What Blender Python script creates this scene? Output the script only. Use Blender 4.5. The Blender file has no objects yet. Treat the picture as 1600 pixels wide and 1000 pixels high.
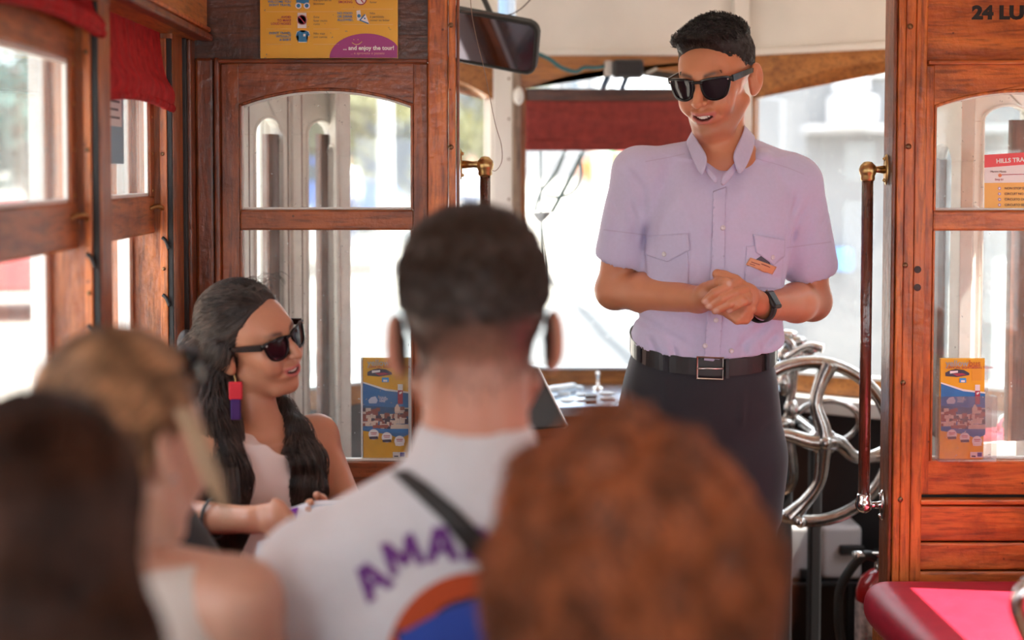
import bpy, bmesh, math, random
import numpy as np
from mathutils import Vector, Matrix
from mathutils.bvhtree import BVHTree
from mathutils.geometry import tessellate_polygon

SC = bpy.context.scene
COL = SC.collection
rnd = random.Random(7)

# ---------------------------------------------------------------- camera, sky, sun, exposure
F = 2160.0; CX = 735.0; CY = 358.0; CAMZ = 1.44
TH = math.atan(93.0 / F)
cam = bpy.data.cameras.new('camera'); camo = bpy.data.objects.new('camera', cam); COL.objects.link(camo)
cam.sensor_width = 36; cam.lens = 36 * F / 1600
cam.shift_x = (800 - CX) / 1600; cam.shift_y = -(500 - CY) / 1600
camo.location = (0, 0, CAMZ); camo.rotation_euler = (math.pi / 2 - TH, 0, 0)
cam.clip_start = 0.05; cam.clip_end = 300
cam.dof.use_dof = True; cam.dof.focus_distance = 2.78; cam.dof.aperture_fstop = 1.8
SC.camera = camo

world = bpy.data.worlds.new('sky'); SC.world = world; world.use_nodes = True
wn = world.node_tree; bg = wn.nodes['Background']
_tc = wn.nodes.new('ShaderNodeTexCoord'); _sp = wn.nodes.new('ShaderNodeSeparateXYZ'); _rp = wn.nodes.new('ShaderNodeValToRGB')
wn.links.new(_tc.outputs['Generated'], _sp.inputs[0]); wn.links.new(_sp.outputs['Z'], _rp.inputs[0])
wn.links.new(_rp.outputs[0], bg.inputs[0])
_rp.color_ramp.elements[0].color = (0.95, 0.97, 1.0, 1); _rp.color_ramp.elements[1].color = (0.72, 0.84, 1.0, 1)
bg.inputs[1].default_value = 3.6
sun = bpy.data.lights.new('sun', 'SUN'); suno = bpy.data.objects.new('sun', sun); COL.objects.link(suno)
sun.energy = 16.0; sun.angle = 0.01; sun.color = (1.0, 0.93, 0.82)
suno.rotation_euler = Vector((-0.62, 0.08, -1.0)).to_track_quat('-Z', 'Y').to_euler()
SC.view_settings.view_transform = 'Standard'; SC.view_settings.look = 'None'
SC.view_settings.gamma = 1.0; SC.view_settings.exposure = 1.06
SC.view_settings.use_curve_mapping = False
SC.cycles.max_bounces = 10; SC.cycles.diffuse_bounces = 6; SC.cycles.glossy_bounces = 4
SC.cycles.transmission_bounces = 6; SC.cycles.transparent_max_bounces = 24
SC.cycles.sample_clamp_indirect = 6.0; SC.cycles.caustics_reflective = False; SC.cycles.caustics_refractive = False
SC.cycles.use_denoising = True

def P(px, py, Y):
    a = (px - CX) / F; b = (CY - py) / F
    dy = math.cos(TH) + b * math.sin(TH); dz = -math.sin(TH) + b * math.cos(TH)
    k = Y / dy
    return Vector((a * k, Y, CAMZ + dz * k))

def RAY(px, py):
    return (P(px, py, 1.0) - Vector((0, 0, CAMZ))).normalized()

# ---------------------------------------------------------------- object helpers
def tag(o, label=None, cat=None, group=None, kind=None):
    if label: o['label'] = label
    if cat: o['category'] = cat
    if group: o['group'] = group
    if kind: o['kind'] = kind
    return o

def link(name, data, mat=None, parent=None):
    o = bpy.data.objects.new(name, data); COL.objects.link(o)
    if mat is not None: data.materials.append(mat)
    if parent is not None: o.parent = parent
    return o

def empty(name, label=None, cat=None, group=None, kind=None, loc=(0, 0, 0)):
    o = bpy.data.objects.new(name, None); COL.objects.link(o); o.location = loc
    o.empty_display_size = 0.05
    return tag(o, label, cat, group, kind)

def from_bm(name, bm, mat, parent=None, smooth=False):
    bmesh.ops.recalc_face_normals(bm, faces=bm.faces)
    me = bpy.data.meshes.new(name); bm.to_mesh(me); bm.free()
    if smooth:
        me.polygons.foreach_set('use_smooth', [True] * len(me.polygons))
    return link(name, me, mat, parent)

def from_np(name, v, f, mat, parent=None, smooth=True):
    me = bpy.data.meshes.new(name)
    v = np.asarray(v, np.float32); f = np.asarray(f, np.int32)
    k = f.shape[1]
    me.vertices.add(len(v)); me.vertices.foreach_set('co', v.ravel())
    me.loops.add(f.size); me.loops.foreach_set('vertex_index', f.ravel())
    me.polygons.add(len(f)); me.polygons.foreach_set('loop_start', np.arange(0, f.size, k, dtype=np.int32))
    if smooth: me.polygons.foreach_set('use_smooth', np.ones(len(f), bool))
    me.update(calc_edges=True); me.validate()
    return link(name, me, mat, parent)

def bm_box(bm, lo, hi, bev=0.0, seg=2, M=None):
    lo = Vector(lo); hi = Vector(hi)
    lo, hi = Vector(map(min, lo, hi)), Vector(map(max, lo, hi))
    r = bmesh.ops.create_cube(bm, size=1.0)
    vs = r['verts']
    for v in vs:
        v.co = Vector([lo[i] + (v.co[i] + 0.5) * (hi[i] - lo[i]) for i in range(3)])
    if bev > 0:
        es = list({e for v in vs for e in v.link_edges})
        r = bmesh.ops.bevel(bm, geom=vs + es, offset=min(bev, min(hi - lo) * 0.45), segments=seg, affect='EDGES', profile=0.5)
        vs = list({v for f in r['faces'] for v in f.verts} | {v for v in vs if v.is_valid})
    if M is not None:
        for v in vs: v.co = M @ v.co
    return vs

def box(name, lo, hi, mat, parent=None, bev=0.002, M=None, seg=2):
    bm = bmesh.new(); bm_box(bm, lo, hi, bev, seg, M)
    return from_bm(name, bm, mat, parent)

def prism(name, pts, y0, y1, mat, parent=None, axis='Y', bev=0.0, M=None):
    """closed polygon of (x,z) extruded between y0 and y1 (axis Y); axis X: pts are (y,z); axis Z: pts are (x,y)"""
    bm = bmesh.new()
    def mk(p, t):
        return {'Y': (p[0], t, p[1]), 'X': (t, p[0], p[1]), 'Z': (p[0], p[1], t)}[axis]
    a = [bm.verts.new(mk(p, y0)) for p in pts]; b = [bm.verts.new(mk(p, y1)) for p in pts]
    n = len(pts)
    fa = bm.faces.new(a); fb = bm.faces.new(b[::-1])
    for i in range(n):
        bm.faces.new((a[i], b[i], b[(i + 1) % n], a[(i + 1) % n]))
    if bev > 0:
        es = [e for e in bm.edges if e in set(fa.edges) | set(fb.edges)]
        bmesh.ops.bevel(bm, geom=es, offset=bev, segments=2, affect='EDGES')
    bmesh.ops.triangulate(bm, faces=[f for f in bm.faces if len(f.verts) > 4])
    if M is not None: bmesh.ops.transform(bm, matrix=M, verts=bm.verts)
    return from_bm(name, bm, mat, parent)

def catmull(pts, n=8):
    pts = [Vector(p) for p in pts]
    if len(pts) < 3: return pts
    out = []
    for i in range(len(pts) - 1):
        p0 = pts[max(i - 1, 0)]; p1 = pts[i]; p2 = pts[i + 1]; p3 = pts[min(i + 2, len(pts) - 1)]
        for j in range(n):
            t = j / n
            out.append(0.5 * ((2 * p1) + (p2 - p0) * t + (2 * p0 - 5 * p1 + 4 * p2 - p3) * t * t + (3 * p1 - p0 - 3 * p2 + p3) * t ** 3))
    out.append(pts[-1])
    return out

def bm_tube(bm, pts, r, n=12, closed=False, cap=True):
    """tube of radius r (number or list) through pts with a parallel transported frame"""
    pts = [Vector(p) for p in pts]; m = len(pts)
    rs = list(r) if hasattr(r, '__len__') else [r] * m
    if len(rs) != m: rs = list(np.interp(np.linspace(0, 1, m), np.linspace(0, 1, len(rs)), rs))
    def tan(i):
        if closed: return (pts[(i + 1) % m] - pts[i - 1]).normalized()
        return (pts[min(i + 1, m - 1)] - pts[max(i - 1, 0)]).normalized()
    t = tan(0); u = t.orthogonal().normalized(); rings = []
    for i in range(m):
        t2 = tan(i); q = t.rotation_difference(t2); u = (q @ u).normalized(); t = t2
        u = (u - t * u.dot(t)).normalized(); w = t.cross(u)
        rings.append([bm.verts.new(pts[i] + (u * math.cos(2 * math.pi * k / n) + w * math.sin(2 * math.pi * k / n)) * rs[i]) for k in range(n)])
    for i in range(m if closed else m - 1):
        A = rings[i]; B = rings[(i + 1) % m]
        off = 0
        if closed and i == m - 1:
            off = min(range(n), key=lambda o: (A[0].co - B[o].co).length)
        for k in range(n):
            bm.faces.new((A[k], A[(k + 1) % n], B[(k + 1 + off) % n], B[(k + off) % n]))
    if cap and not closed:
        bm.faces.new(rings[0]); bm.faces.new(rings[-1][::-1])

def tube(name, pts, r, mat, parent=None, n=12, closed=False, smooth_path=0):
    if smooth_path: pts = catmull(pts, smooth_path)
    bm = bmesh.new(); bm_tube(bm, pts, r, n, closed)
    return from_bm(name, bm, mat, parent, True)

def bm_lathe(bm, prof, n=24, M=None):
    """profile of (radius, z) turned about Z"""
    rings = []
    for (r, z) in prof:
        if r < 1e-6: rings.append([bm.verts.new((0, 0, z))])
        else: rings.append([bm.verts.new((r * math.cos(2 * math.pi * k / n), r * math.sin(2 * math.pi * k / n), z)) for k in range(n)])
    for A, B in zip(rings, rings[1:]):
        for k in range(n):
            k2 = (k + 1) % n
            if len(A) == 1 and len(B) == 1: continue
            if len(A) == 1: bm.faces.new((A[0], B[k], B[k2]))
            elif len(B) == 1: bm.faces.new((A[k], A[k2], B[0]))
            else: bm.faces.new((A[k], A[k2], B[k2], B[k]))
    vs = [v for R in rings for v in R]
    if M is not None:
        for v in vs: v.co = M @ v.co

def lathe(name, prof, mat, parent=None, M=None, n=24):
    bm = bmesh.new(); bm_lathe(bm, prof, n, M)
    return from_bm(name, bm, mat, parent, True)

def aim(a, b=None, d=None):
    """matrix placing local +Z along d (or a->b) at a"""
    a = Vector(a); d = (Vector(b) - a) if d is None else Vector(d)
    return Matrix.Translation(a) @ d.to_track_quat('Z', 'Y').to_matrix().to_4x4()

def ball(name, c, r, mat, parent=None, sc=(1, 1, 1), n=16):
    bm = bmesh.new(); bmesh.ops.create_uvsphere(bm, u_segments=n, v_segments=max(8, n // 2), radius=r)
    for v in bm.verts: v.co = Vector((v.co.x * sc[0], v.co.y * sc[1], v.co.z * sc[2])) + Vector(c)
    return from_bm(name, bm, mat, parent, True)

def text(s, M, size, mat, parent, bold=0.0, align='LEFT', name='lettering', width=1.0):
    cu = bpy.data.curves.new(name, 'FONT'); cu.body = s; cu.size = size; cu.align_x = align
    cu.extrude = 0.0002; cu.offset = bold * size; cu.resolution_u = 3
    o = link(name, cu, mat, parent); o.matrix_local = M @ Matrix.Diagonal((width, 1, 1, 1))
    return o

def face_cam(p):   # text plane in XZ facing -Y
    return Matrix.Translation(p) @ Matrix.Rotation(math.pi / 2, 4, 'X')

def flat(name, pts, mat, parent, M):
    """thin flat print: polygon (u,v) in the plane of M, a fraction of a millimetre thick"""
    bm = bmesh.new()
    a = [bm.verts.new((p[0], p[1], 0)) for p in pts]; b = [bm.verts.new((p[0], p[1], 0.0003)) for p in pts]
    bm.faces.new(a[::-1]); bm.faces.new(b)
    n = len(pts)
    for i in range(n): bm.faces.new((a[i], a[(i + 1) % n], b[(i + 1) % n], b[i]))
    bmesh.ops.triangulate(bm, faces=[f for f in bm.faces if len(f.verts) > 4])
    bmesh.ops.transform(bm, matrix=M, verts=bm.verts)
    return from_bm(name, bm, mat, parent)

def circ(cx, cy, r, n=20, a0=0, a1=2 * math.pi, ry=None):
    ry = ry or r
    full = abs(a1 - a0) >= 2 * math.pi - 1e-6
    m = n if full else n + 1
    return [(cx + r * math.cos(a0 + (a1 - a0) * i / n), cy + ry * math.sin(a0 + (a1 - a0) * i / n)) for i in range(m)]

# ---------------------------------------------------------------- materials
MATS = {}
def mat(name, col, rough=0.5, metal=0.0, coat=0.0, noise=0.0, nscale=20.0, bump=0.0, bscale=200.0, vcol=False, sheen=0.0, spec=None, sss=0.0, coat_rough=0.1):
    if name in MATS: return MATS[name]
    m = bpy.data.materials.new(name); m.use_nodes = True; nt = m.node_tree; b = nt.nodes['Principled BSDF']
    b.inputs['Base Color'].default_value = (*col, 1); b.inputs['Roughness'].default_value = rough; b.inputs['Metallic'].default_value = metal
    b.inputs['Coat Weight'].default_value = coat; b.inputs['Coat Roughness'].default_value = coat_rough
    if sheen: b.inputs['Sheen Weight'].default_value = sheen
    if spec is not None: b.inputs['Specular IOR Level'].default_value = spec
    if sss:
        b.inputs['Subsurface Weight'].default_value = sss; b.inputs['Subsurface Radius'].default_value = (1, .35, .2); b.inputs['Subsurface Scale'].default_value = 0.006
    tc = nt.nodes.new('ShaderNodeTexCoord')
    src = None
    if vcol:
        a = nt.nodes.new('ShaderNodeAttribute'); a.attribute_name = 'Col'; src = a.outputs['Color']
    if noise > 0:
        n = nt.nodes.new('ShaderNodeTexNoise'); n.inputs['Scale'].default_value = nscale; n.inputs['Detail'].default_value = 5
        nt.links.new(tc.outputs['Object'], n.inputs['Vector'])
        mp = nt.nodes.new('ShaderNodeMapRange'); mp.inputs['From Min'].default_value = 0.3; mp.inputs['From Max'].default_value = 0.7
        mp.inputs['To Min'].default_value = 1 - noise; mp.inputs['To Max'].default_value = 1 + noise * 0.5
        nt.links.new(n.outputs['Fac'], mp.inputs['Value'])
        mx = nt.nodes.new('ShaderNodeVectorMath'); mx.operation = 'SCALE'
        if src is not None: nt.links.new(src, mx.inputs[0])
        else: mx.inputs[0].default_value = col
        nt.links.new(mp.outputs[0], mx.inputs['Scale']); src = mx.outputs[0]
    if src is not None: nt.links.new(src, b.inputs['Base Color'])
    if bump > 0:
        n = nt.nodes.new('ShaderNodeTexNoise'); n.inputs['Scale'].default_value = bscale; n.inputs['Detail'].default_value = 3
        nt.links.new(tc.outputs['Object'], n.inputs['Vector'])
        bp = nt.nodes.new('ShaderNodeBump'); bp.inputs['Strength'].default_value = bump; bp.inputs['Distance'].default_value = 0.002
        nt.links.new(n.outputs['Fac'], bp.inputs['Height']); nt.links.new(bp.outputs[0], b.inputs['Normal'])
    MATS[name] = m
    return m

def wood(name, dark, light, axis='Z', coat=0.30, wear=0.45, rough=0.45, scale=1.0):
    if name in MATS: return MATS[name]
    m = bpy.data.materials.new(name); m.use_nodes = True; nt = m.node_tree; b = nt.nodes['Principled BSDF']; L = nt.links.new
    tc = nt.nodes.new('ShaderNodeTexCoord'); mp = nt.nodes.new('ShaderNodeMapping')
    s = {'X': (2.6, 26, 26), 'Y': (26, 2.6, 26), 'Z': (26, 26, 2.6)}[axis]
    mp.inputs['Scale'].default_value = [v * scale for v in s]; L(tc.outputs['Object'], mp.inputs[0])
    n1 = nt.nodes.new('ShaderNodeTexNoise'); n1.inputs['Scale'].default_value = 1.0; n1.inputs['Detail'].default_value = 8; n1.inputs['Roughness'].default_value = 0.62; n1.inputs['Distortion'].default_value = 0.9
    L(mp.outputs[0], n1.inputs[0])
    n2 = nt.nodes.new('ShaderNodeTexNoise'); n2.inputs['Scale'].default_value = 6.0; n2.inputs['Detail'].default_value = 4
    L(mp.outputs[0], n2.inputs[0])
    r = nt.nodes.new('ShaderNodeValToRGB'); e = r.color_ramp.elements
    e[0].position = 0.36; e[0].color = (*dark, 1); e[1].position = 0.62; e[1].color = (*light, 1)
    L(n1.outputs['Fac'], r.inputs[0])
    # fine pores
    mr = nt.nodes.new('ShaderNodeMapRange'); mr.inputs['From Min'].default_value = 0.35; mr.inputs['From Max'].default_value = 0.5; mr.inputs['To Min'].default_value = 0.6; mr.inputs['To Max'].default_value = 1.0
    L(n2.outputs['Fac'], mr.inputs['Value'])
    sc = nt.nodes.new('ShaderNodeVectorMath'); sc.operation = 'SCALE'; L(r.outputs[0], sc.inputs[0]); L(mr.outputs[0], sc.inputs['Scale'])
    # worn dark blotches
    n3 = nt.nodes.new('ShaderNodeTexNoise'); n3.inputs['Scale'].default_value = 9.0; n3.inputs['Detail'].default_value = 6; n3.inputs['Roughness'].default_value = 0.7
    L(tc.outputs['Object'], n3.inputs[0])
    m3 = nt.nodes.new('ShaderNodeMapRange'); m3.inputs['From Min'].default_value = 0.28; m3.inputs['From Max'].default_value = 0.5; m3.inputs['To Min'].default_value = 1 - wear; m3.inputs['To Max'].default_value = 1.0
    L(n3.outputs['Fac'], m3.inputs['Value'])
    s2 = nt.nodes.new('ShaderNodeVectorMath'); s2.operation = 'SCALE'; L(sc.outputs[0], s2.inputs[0]); L(m3.outputs[0], s2.inputs['Scale'])
    # small dark dents
    vo = nt.nodes.new('ShaderNodeTexVoronoi'); vo.inputs['Scale'].default_value = 22.0; L(tc.outputs['Object'], vo.inputs['Vector'])
    m4 = nt.nodes.new('ShaderNodeMapRange'); m4.inputs['From Min'].default_value = 0.03; m4.inputs['From Max'].default_value = 0.07; m4.inputs['To Min'].default_value = 0.35; m4.inputs['To Max'].default_value = 1.0
    L(vo.outputs['Distance'], m4.inputs['Value'])
    s3 = nt.nodes.new('ShaderNodeVectorMath'); s3.operation = 'SCALE'; L(s2.outputs[0], s3.inputs[0]); L(m4.outputs[0], s3.inputs['Scale'])
    L(s3.outputs[0], b.inputs['Base Color'])
    b.inputs['Roughness'].default_value = rough; b.inputs['Coat Weight'].default_value = coat; b.inputs['Coat Roughness'].default_value = 0.14
    n5 = nt.nodes.new('ShaderNodeTexNoise'); n5.inputs['Scale'].default_value = 60.0; n5.inputs['Detail'].default_value = 4; L(tc.outputs['Object'], n5.inputs[0])
    ad = nt.nodes.new('ShaderNodeMath'); ad.operation = 'ADD'; L(n1.outputs['Fac'], ad.inputs[0]); L(n5.outputs['Fac'], ad.inputs[1])
    bp = nt.nodes.new('ShaderNodeBump'); bp.inputs['Strength'].default_value = 0.45; bp.inputs['Distance'].default_value = 0.004
    L(ad.outputs[0], bp.inputs['Height']); L(bp.outputs[0], b.inputs['Normal']); L(bp.outputs[0], b.inputs['Coat Normal'])
    MATS[name] = m
    return m

def glass(name, tint=(0.96, 0.98, 0.98), dirt=0.10, gloss=1.0):
    """thin window pane: see-through with a fresnel reflection and a film of dirt and scratches"""
    if name in MATS: return MATS[name]
    m = bpy.data.materials.new(name); m.use_nodes = True; nt = m.node_tree; L = nt.links.new
    nt.nodes.remove(nt.nodes['Principled BSDF']); out = nt.nodes['Material Output']
    tr = nt.nodes.new('ShaderNodeBsdfTransparent'); tr.inputs[0].default_value = (*tint, 1)
    gl = nt.nodes.new('ShaderNodeBsdfGlossy'); gl.inputs['Roughness'].default_value = 0.02
    fr = nt.nodes.new('ShaderNodeLayerWeight'); fr.inputs[0].default_value = 0.5
    f4 = nt.nodes.new('ShaderNodeMath'); f4.operation = 'POWER'; f4.inputs[1].default_value = 4.0; L(fr.outputs['Facing'], f4.inputs[0])
    fm = nt.nodes.new('ShaderNodeMath'); fm.operation = 'MULTIPLY_ADD'; fm.inputs[1].default_value = 0.75 * gloss; fm.inputs[2].default_value = 0.025 * gloss; L(f4.outputs[0], fm.inputs[0])
    mx = nt.nodes.new('ShaderNodeMixShader'); L(fm.outputs[0], mx.inputs[0]); L(tr.outputs[0], mx.inputs[1]); L(gl.outputs[0], mx.inputs[2])
    tl = nt.nodes.new('ShaderNodeBsdfTranslucent'); tl.inputs[0].default_value = (0.8, 0.8, 0.78, 1)
    df = nt.nodes.new('ShaderNodeBsdfDiffuse'); df.inputs[0].default_value = (0.75, 0.72, 0.68, 1)
    dm = nt.nodes.new('ShaderNodeMixShader'); L(tl.outputs[0], dm.inputs[1]); L(df.outputs[0], dm.inputs[2])
    tc = nt.nodes.new('ShaderNodeTexCoord'); n = nt.nodes.new('ShaderNodeTexNoise'); n.inputs['Scale'].default_value = 9; n.inputs['Detail'].default_value = 8; n.inputs['Roughness'].default_value = 0.7
    L(tc.outputs['Object'], n.inputs[0])
    mr = nt.nodes.new('ShaderNodeMapRange'); mr.inputs['From Min'].default_value = 0.42; mr.inputs['From Max'].default_value = 0.75; mr.inputs['To Min'].default_value = dirt * 0.25; mr.inputs['To Max'].default_value = dirt
    L(n.outputs['Fac'], mr.inputs['Value'])
    n2 = nt.nodes.new('ShaderNodeTexNoise'); n2.inputs['Scale'].default_value = 120; n2.inputs['Detail'].default_value = 3; L(tc.outputs['Object'], n2.inputs[0])
    m2 = nt.nodes.new('ShaderNodeMapRange'); m2.inputs['From Min'].default_value = 0.70; m2.inputs['From Max'].default_value = 0.74; m2.inputs['To Max'].default_value = 0.4
    L(n2.outputs['Fac'], m2.inputs['Value'])
    ad = nt.nodes.new('ShaderNodeMath'); ad.operation = 'ADD'; L(mr.outputs[0], ad.inputs[0]); L(m2.outputs[0], ad.inputs[1])
    m3 = nt.nodes.new('ShaderNodeMixShader'); L(ad.outputs[0], m3.inputs[0]); L(mx.outputs[0], m3.inputs[1]); L(dm.outputs[0], m3.inputs[2])
    L(m3.outputs[0], out.inputs['Surface'])
    MATS[name] = m
    return m

def hairmat(name, col, rough=0.32, random_=0.35, streak=0.0, spec=0.35):
    if name in MATS: return MATS[name]
    m = bpy.data.materials.new(name); m.use_nodes = True; nt = m.node_tree; b = nt.nodes['Principled BSDF']; L = nt.links.new
    hi = nt.nodes.new('ShaderNodeHairInfo'); mr = nt.nodes.new('ShaderNodeMapRange'); mr.inputs['To Min'].default_value = 1 - random_; mr.inputs['To Max'].default_value = 1 + random_
    L(hi.outputs['Random'], mr.inputs['Value'])
    sc = nt.nodes.new('ShaderNodeVectorMath'); sc.operation = 'SCALE'
    a = nt.nodes.new('ShaderNodeRGB'); a.outputs[0].default_value = (*col, 1); L(a.outputs[0], sc.inputs[0]); L(mr.outputs[0], sc.inputs['Scale'])
    last = sc.outputs[0]
    if streak:
        tc = nt.nodes.new('ShaderNodeTexCoord'); n = nt.nodes.new('ShaderNodeTexNoise'); n.inputs['Scale'].default_value = 26; n.inputs['Detail'].default_value = 3; L(tc.outputs['Object'], n.inputs[0])
        m2 = nt.nodes.new('ShaderNodeMapRange'); m2.inputs['From Min'].default_value = .38; m2.inputs['From Max'].default_value = .62; m2.inputs['To Min'].default_value = 1 - streak; m2.inputs['To Max'].default_value = 1 + streak; L(n.outputs['Fac'], m2.inputs['Value'])
        s2 = nt.nodes.new('ShaderNodeVectorMath'); s2.operation = 'SCALE'; L(last, s2.inputs[0]); L(m2.outputs[0], s2.inputs['Scale']); last = s2.outputs[0]
    L(last, b.inputs['Base Color']); b.inputs['Roughness'].default_value = rough; b.inputs['Specular IOR Level'].default_value = spec
    MATS[name] = m
    return m

# ---------------------------------------------------------------- sculpting in a distance field
def smin(a, b, k):
    if k <= 0: return np.minimum(a, b)
    h = np.maximum(k - np.abs(a - b), 0) / k
    return np.minimum(a, b) - h * h * k * 0.25

class Vol:
    def __init__(s, lo, hi, h):
        s.lo = np.array(lo, float); s.h = h
        s.n = [int(math.ceil((hi[i] - lo[i]) / h)) + 1 for i in range(3)]
        s.ax = [(s.lo[i] + np.arange(s.n[i]) * h).astype(np.float32) for i in range(3)]
        s.d = np.full(s.n, 1.0, np.float32)
        s.M = Matrix.Identity(4)
    def frame(s, M): s.M = M.copy()
    def _loc(s):
        A = np.array(s.M.to_3x3()); sc = float(np.linalg.norm(A[:, 0])); return A / sc, np.array(s.M.translation), sc
    def _win(s, lo, hi):
        sl = []
        for i in range(3):
            a = int(np.floor((lo[i] - s.lo[i]) / s.h)); b = int(np.ceil((hi[i] - s.lo[i]) / s.h)) + 1
            a = max(a, 0); b = min(b, s.n[i])
            if b <= a: return None
            sl.append(slice(a, b))
        return tuple(sl)
    def _pts(s, sl):
        R, t, sc = s._loc()
        x = s.ax[0][sl[0]][:, None, None] - np.float32(t[0]); y = s.ax[1][sl[1]][None, :, None] - np.float32(t[1]); z = s.ax[2][sl[2]][None, None, :] - np.float32(t[2])
        R = (R / sc).astype(np.float32)
        return [x * R[0, i] + y * R[1, i] + z * R[2, i] for i in range(3)], sc
    def _put(s, sl, d, k, op):
        c = s.d[sl]
        if op == 'u': s.d[sl] = smin(c, d, k)
        elif op == 's': s.d[sl] = -smin(-c, d, k)
        elif op == 'i': s.d[sl] = -smin(-c, -d, k)
    def _bb(s, pts, r, k):
        w = [s.M @ Vector(p) for p in pts]; sc = s._loc()[2]; m = r * sc + k + 3 * s.h
        return [min(p[i] for p in w) - m for i in range(3)], [max(p[i] for p in w) + m for i in range(3)]
    def ell(s, c, r, k=0.01, op='u', rot=None):
        sl = s._win(*s._bb([c], max(r), k))
        if sl is None: return
        (x, y, z), sc = s._pts(sl)
        x = x - c[0]; y = y - c[1]; z = z - c[2]
        if rot is not None:
            A = np.array(rot.to_3x3(), np.float32)
            x, y, z = [x * A[0, i] + y * A[1, i] + z * A[2, i] for i in range(3)]
        k0 = np.sqrt((x / r[0]) ** 2 + (y / r[1]) ** 2 + (z / r[2]) ** 2) + 1e-6
        k1 = np.sqrt((x / r[0] ** 2) ** 2 + (y / r[1] ** 2) ** 2 + (z / r[2] ** 2) ** 2) + 1e-6
        s._put(sl, k0 * (k0 - 1) / k1 * sc, k, op)
    def cap(s, a, b, ra, rb, k=0.01, op='u', flat=None):
        """tapered capsule; flat=(axis vector, factor) squashes it across that axis"""
        sl = s._win(*s._bb([a, b], max(ra, rb), k))
        if sl is None: return
        (x, y, z), sc = s._pts(sl)
        a = np.array(a, np.float32); b = np.array(b, np.float32); ba = b - a; L = float(ba @ ba) + 1e-9
        x = x - a[0]; y = y - a[1]; z = z - a[2]
        t = np.clip((x * ba[0] + y * ba[1] + z * ba[2]) / L, 0, 1)
        x = x - t * ba[0]; y = y - t * ba[1]; z = z - t * ba[2]
        q = x * x + y * y + z * z
        if flat is not None:
            n = np.array(Vector(flat[0]).normalized(), np.float32); e = x * n[0] + y * n[1] + z * n[2]
            q = q + e * e * (1.0 / flat[1] ** 2 - 1)
        s._put(sl, (np.sqrt(q) - (ra + (rb - ra) * t)) * sc, k, op)
    def chain(s, pts, rs, k=0.01, op='u', flat=None):
        for i in range(len(pts) - 1): s.cap(pts[i], pts[i + 1], rs[i], rs[i + 1], k, op, flat)
    def loft(s, secs, k=0.01, op='u', pw=2.3, cut=True):
        """secs: (z, cx, cy, rx, ry) bottom to top, in the current frame"""
        S = np.array(secs, float); S = S[np.argsort(S[:, 0])]
        zz = np.linspace(S[0, 0], S[-1, 0], 60)
        c = [np.interp(zz, S[:, 0], S[:, i]) for i in range(1, 5)]
        for i in range(4):
            for _ in range(3): c[i][1:-1] = (c[i][:-2] + 2 * c[i][1:-1] + c[i][2:]) / 4
        pts = [(p[1] + sx * p[3], p[2] + sy * p[4], p[0]) for p in S for sx in (-1, 1) for sy in (-1, 1)]
        sl = s._win(*s._bb(pts, 0.0, k + 0.01))
        if sl is None: return
        (x, y, z), sc = s._pts(sl)
        cx, cy, rx, ry = [np.interp(z, zz, q).astype(np.float32) for q in c]
        u = np.abs(x - cx) / rx; v = np.abs(y - cy) / ry
        q = (u ** pw + v ** pw) ** (1.0 / pw)
        d = (q - 1) * np.minimum(rx, ry)
        if cut: d = np.maximum(d, np.maximum(S[0, 0] - z, z - S[-1, 0]))
        s._put(sl, d * sc, k, op)
    def plane(s, p, n, k=0.002):
        """cut away everything on the side n points to"""
        R, t, sc = s._loc(); p = np.array(s.M @ Vector(p)); n = np.array((s.M.to_3x3() @ Vector(n)).normalized())
        x = s.ax[0][:, None, None]; y = s.ax[1][None, :, None]; z = s.ax[2][None, None, :]
        d = (x - p[0]) * n[0] + (y - p[1]) * n[1] + (z - p[2]) * n[2]
        s.d = -smin(-s.d, -d.astype(np.float32), k)
    def crease(s, pts, w, amp, front=None):
        """fold line pressed in (or raised, amp < 0); front: y up to which the fold runs through the cloth, distance then taken across it"""
        for a, b in zip(pts, pts[1:]):
            lo, hi = s._bb([a, b], 2.6 * w, 0)
            if front is not None: lo[1] = s.lo[1]; hi[1] = front
            sl = s._win(lo, hi)
            if sl is None: continue
            (x, y, z), sc = s._pts(sl)
            a_ = np.array(a, np.float32); ba = np.array(b, np.float32) - a_; L = float(ba @ ba) + 1e-9
            x = x - a_[0]; y = y - a_[1]; z = z - a_[2]
            t = np.clip((x * ba[0] + y * ba[1] + z * ba[2]) / L, 0, 1)
            if front is not None:
                L2 = float(ba[0] ** 2 + ba[2] ** 2) + 1e-9; t = np.clip((x * ba[0] + z * ba[2]) / L2, 0, 1) + 0 * y
                q = (x - t * ba[0]) ** 2 + (z - t * ba[2]) ** 2 + 0 * y
            else: q = (x - t * ba[0]) ** 2 + (y - t * ba[1]) ** 2 + (z - t * ba[2]) ** 2
            s.d[sl] += (amp * np.exp(-q / (w * w)) * (0.25 + 0.75 * np.sin(np.pi * np.clip(t, 0.02, 0.98)))).astype(np.float32)
    def wobble(s, amp, sx, sy, sz, seed=0):
        r = np.random.RandomState(seed)
        x = s.ax[0][:, None, None]; y = s.ax[1][None, :, None]; z = s.ax[2][None, None, :]
        for i in range(4):
            f = 1.0 + 0.7 * i; p = r.rand(6) * 6.28
            wx = x + 0.3 / sy * np.sin(y * sy * f + p[3]); wy = y + 0.3 / sz * np.sin(z * sz * f + p[4]); wz = z + 0.3 / sx * np.sin(x * sx * f + p[5])
            s.d += (amp / f * np.sin(wx * sx * f + p[0]) * np.sin(wy * sy * f + p[1]) * np.sin(wz * sz * f + p[2])).astype(np.float32)
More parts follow.
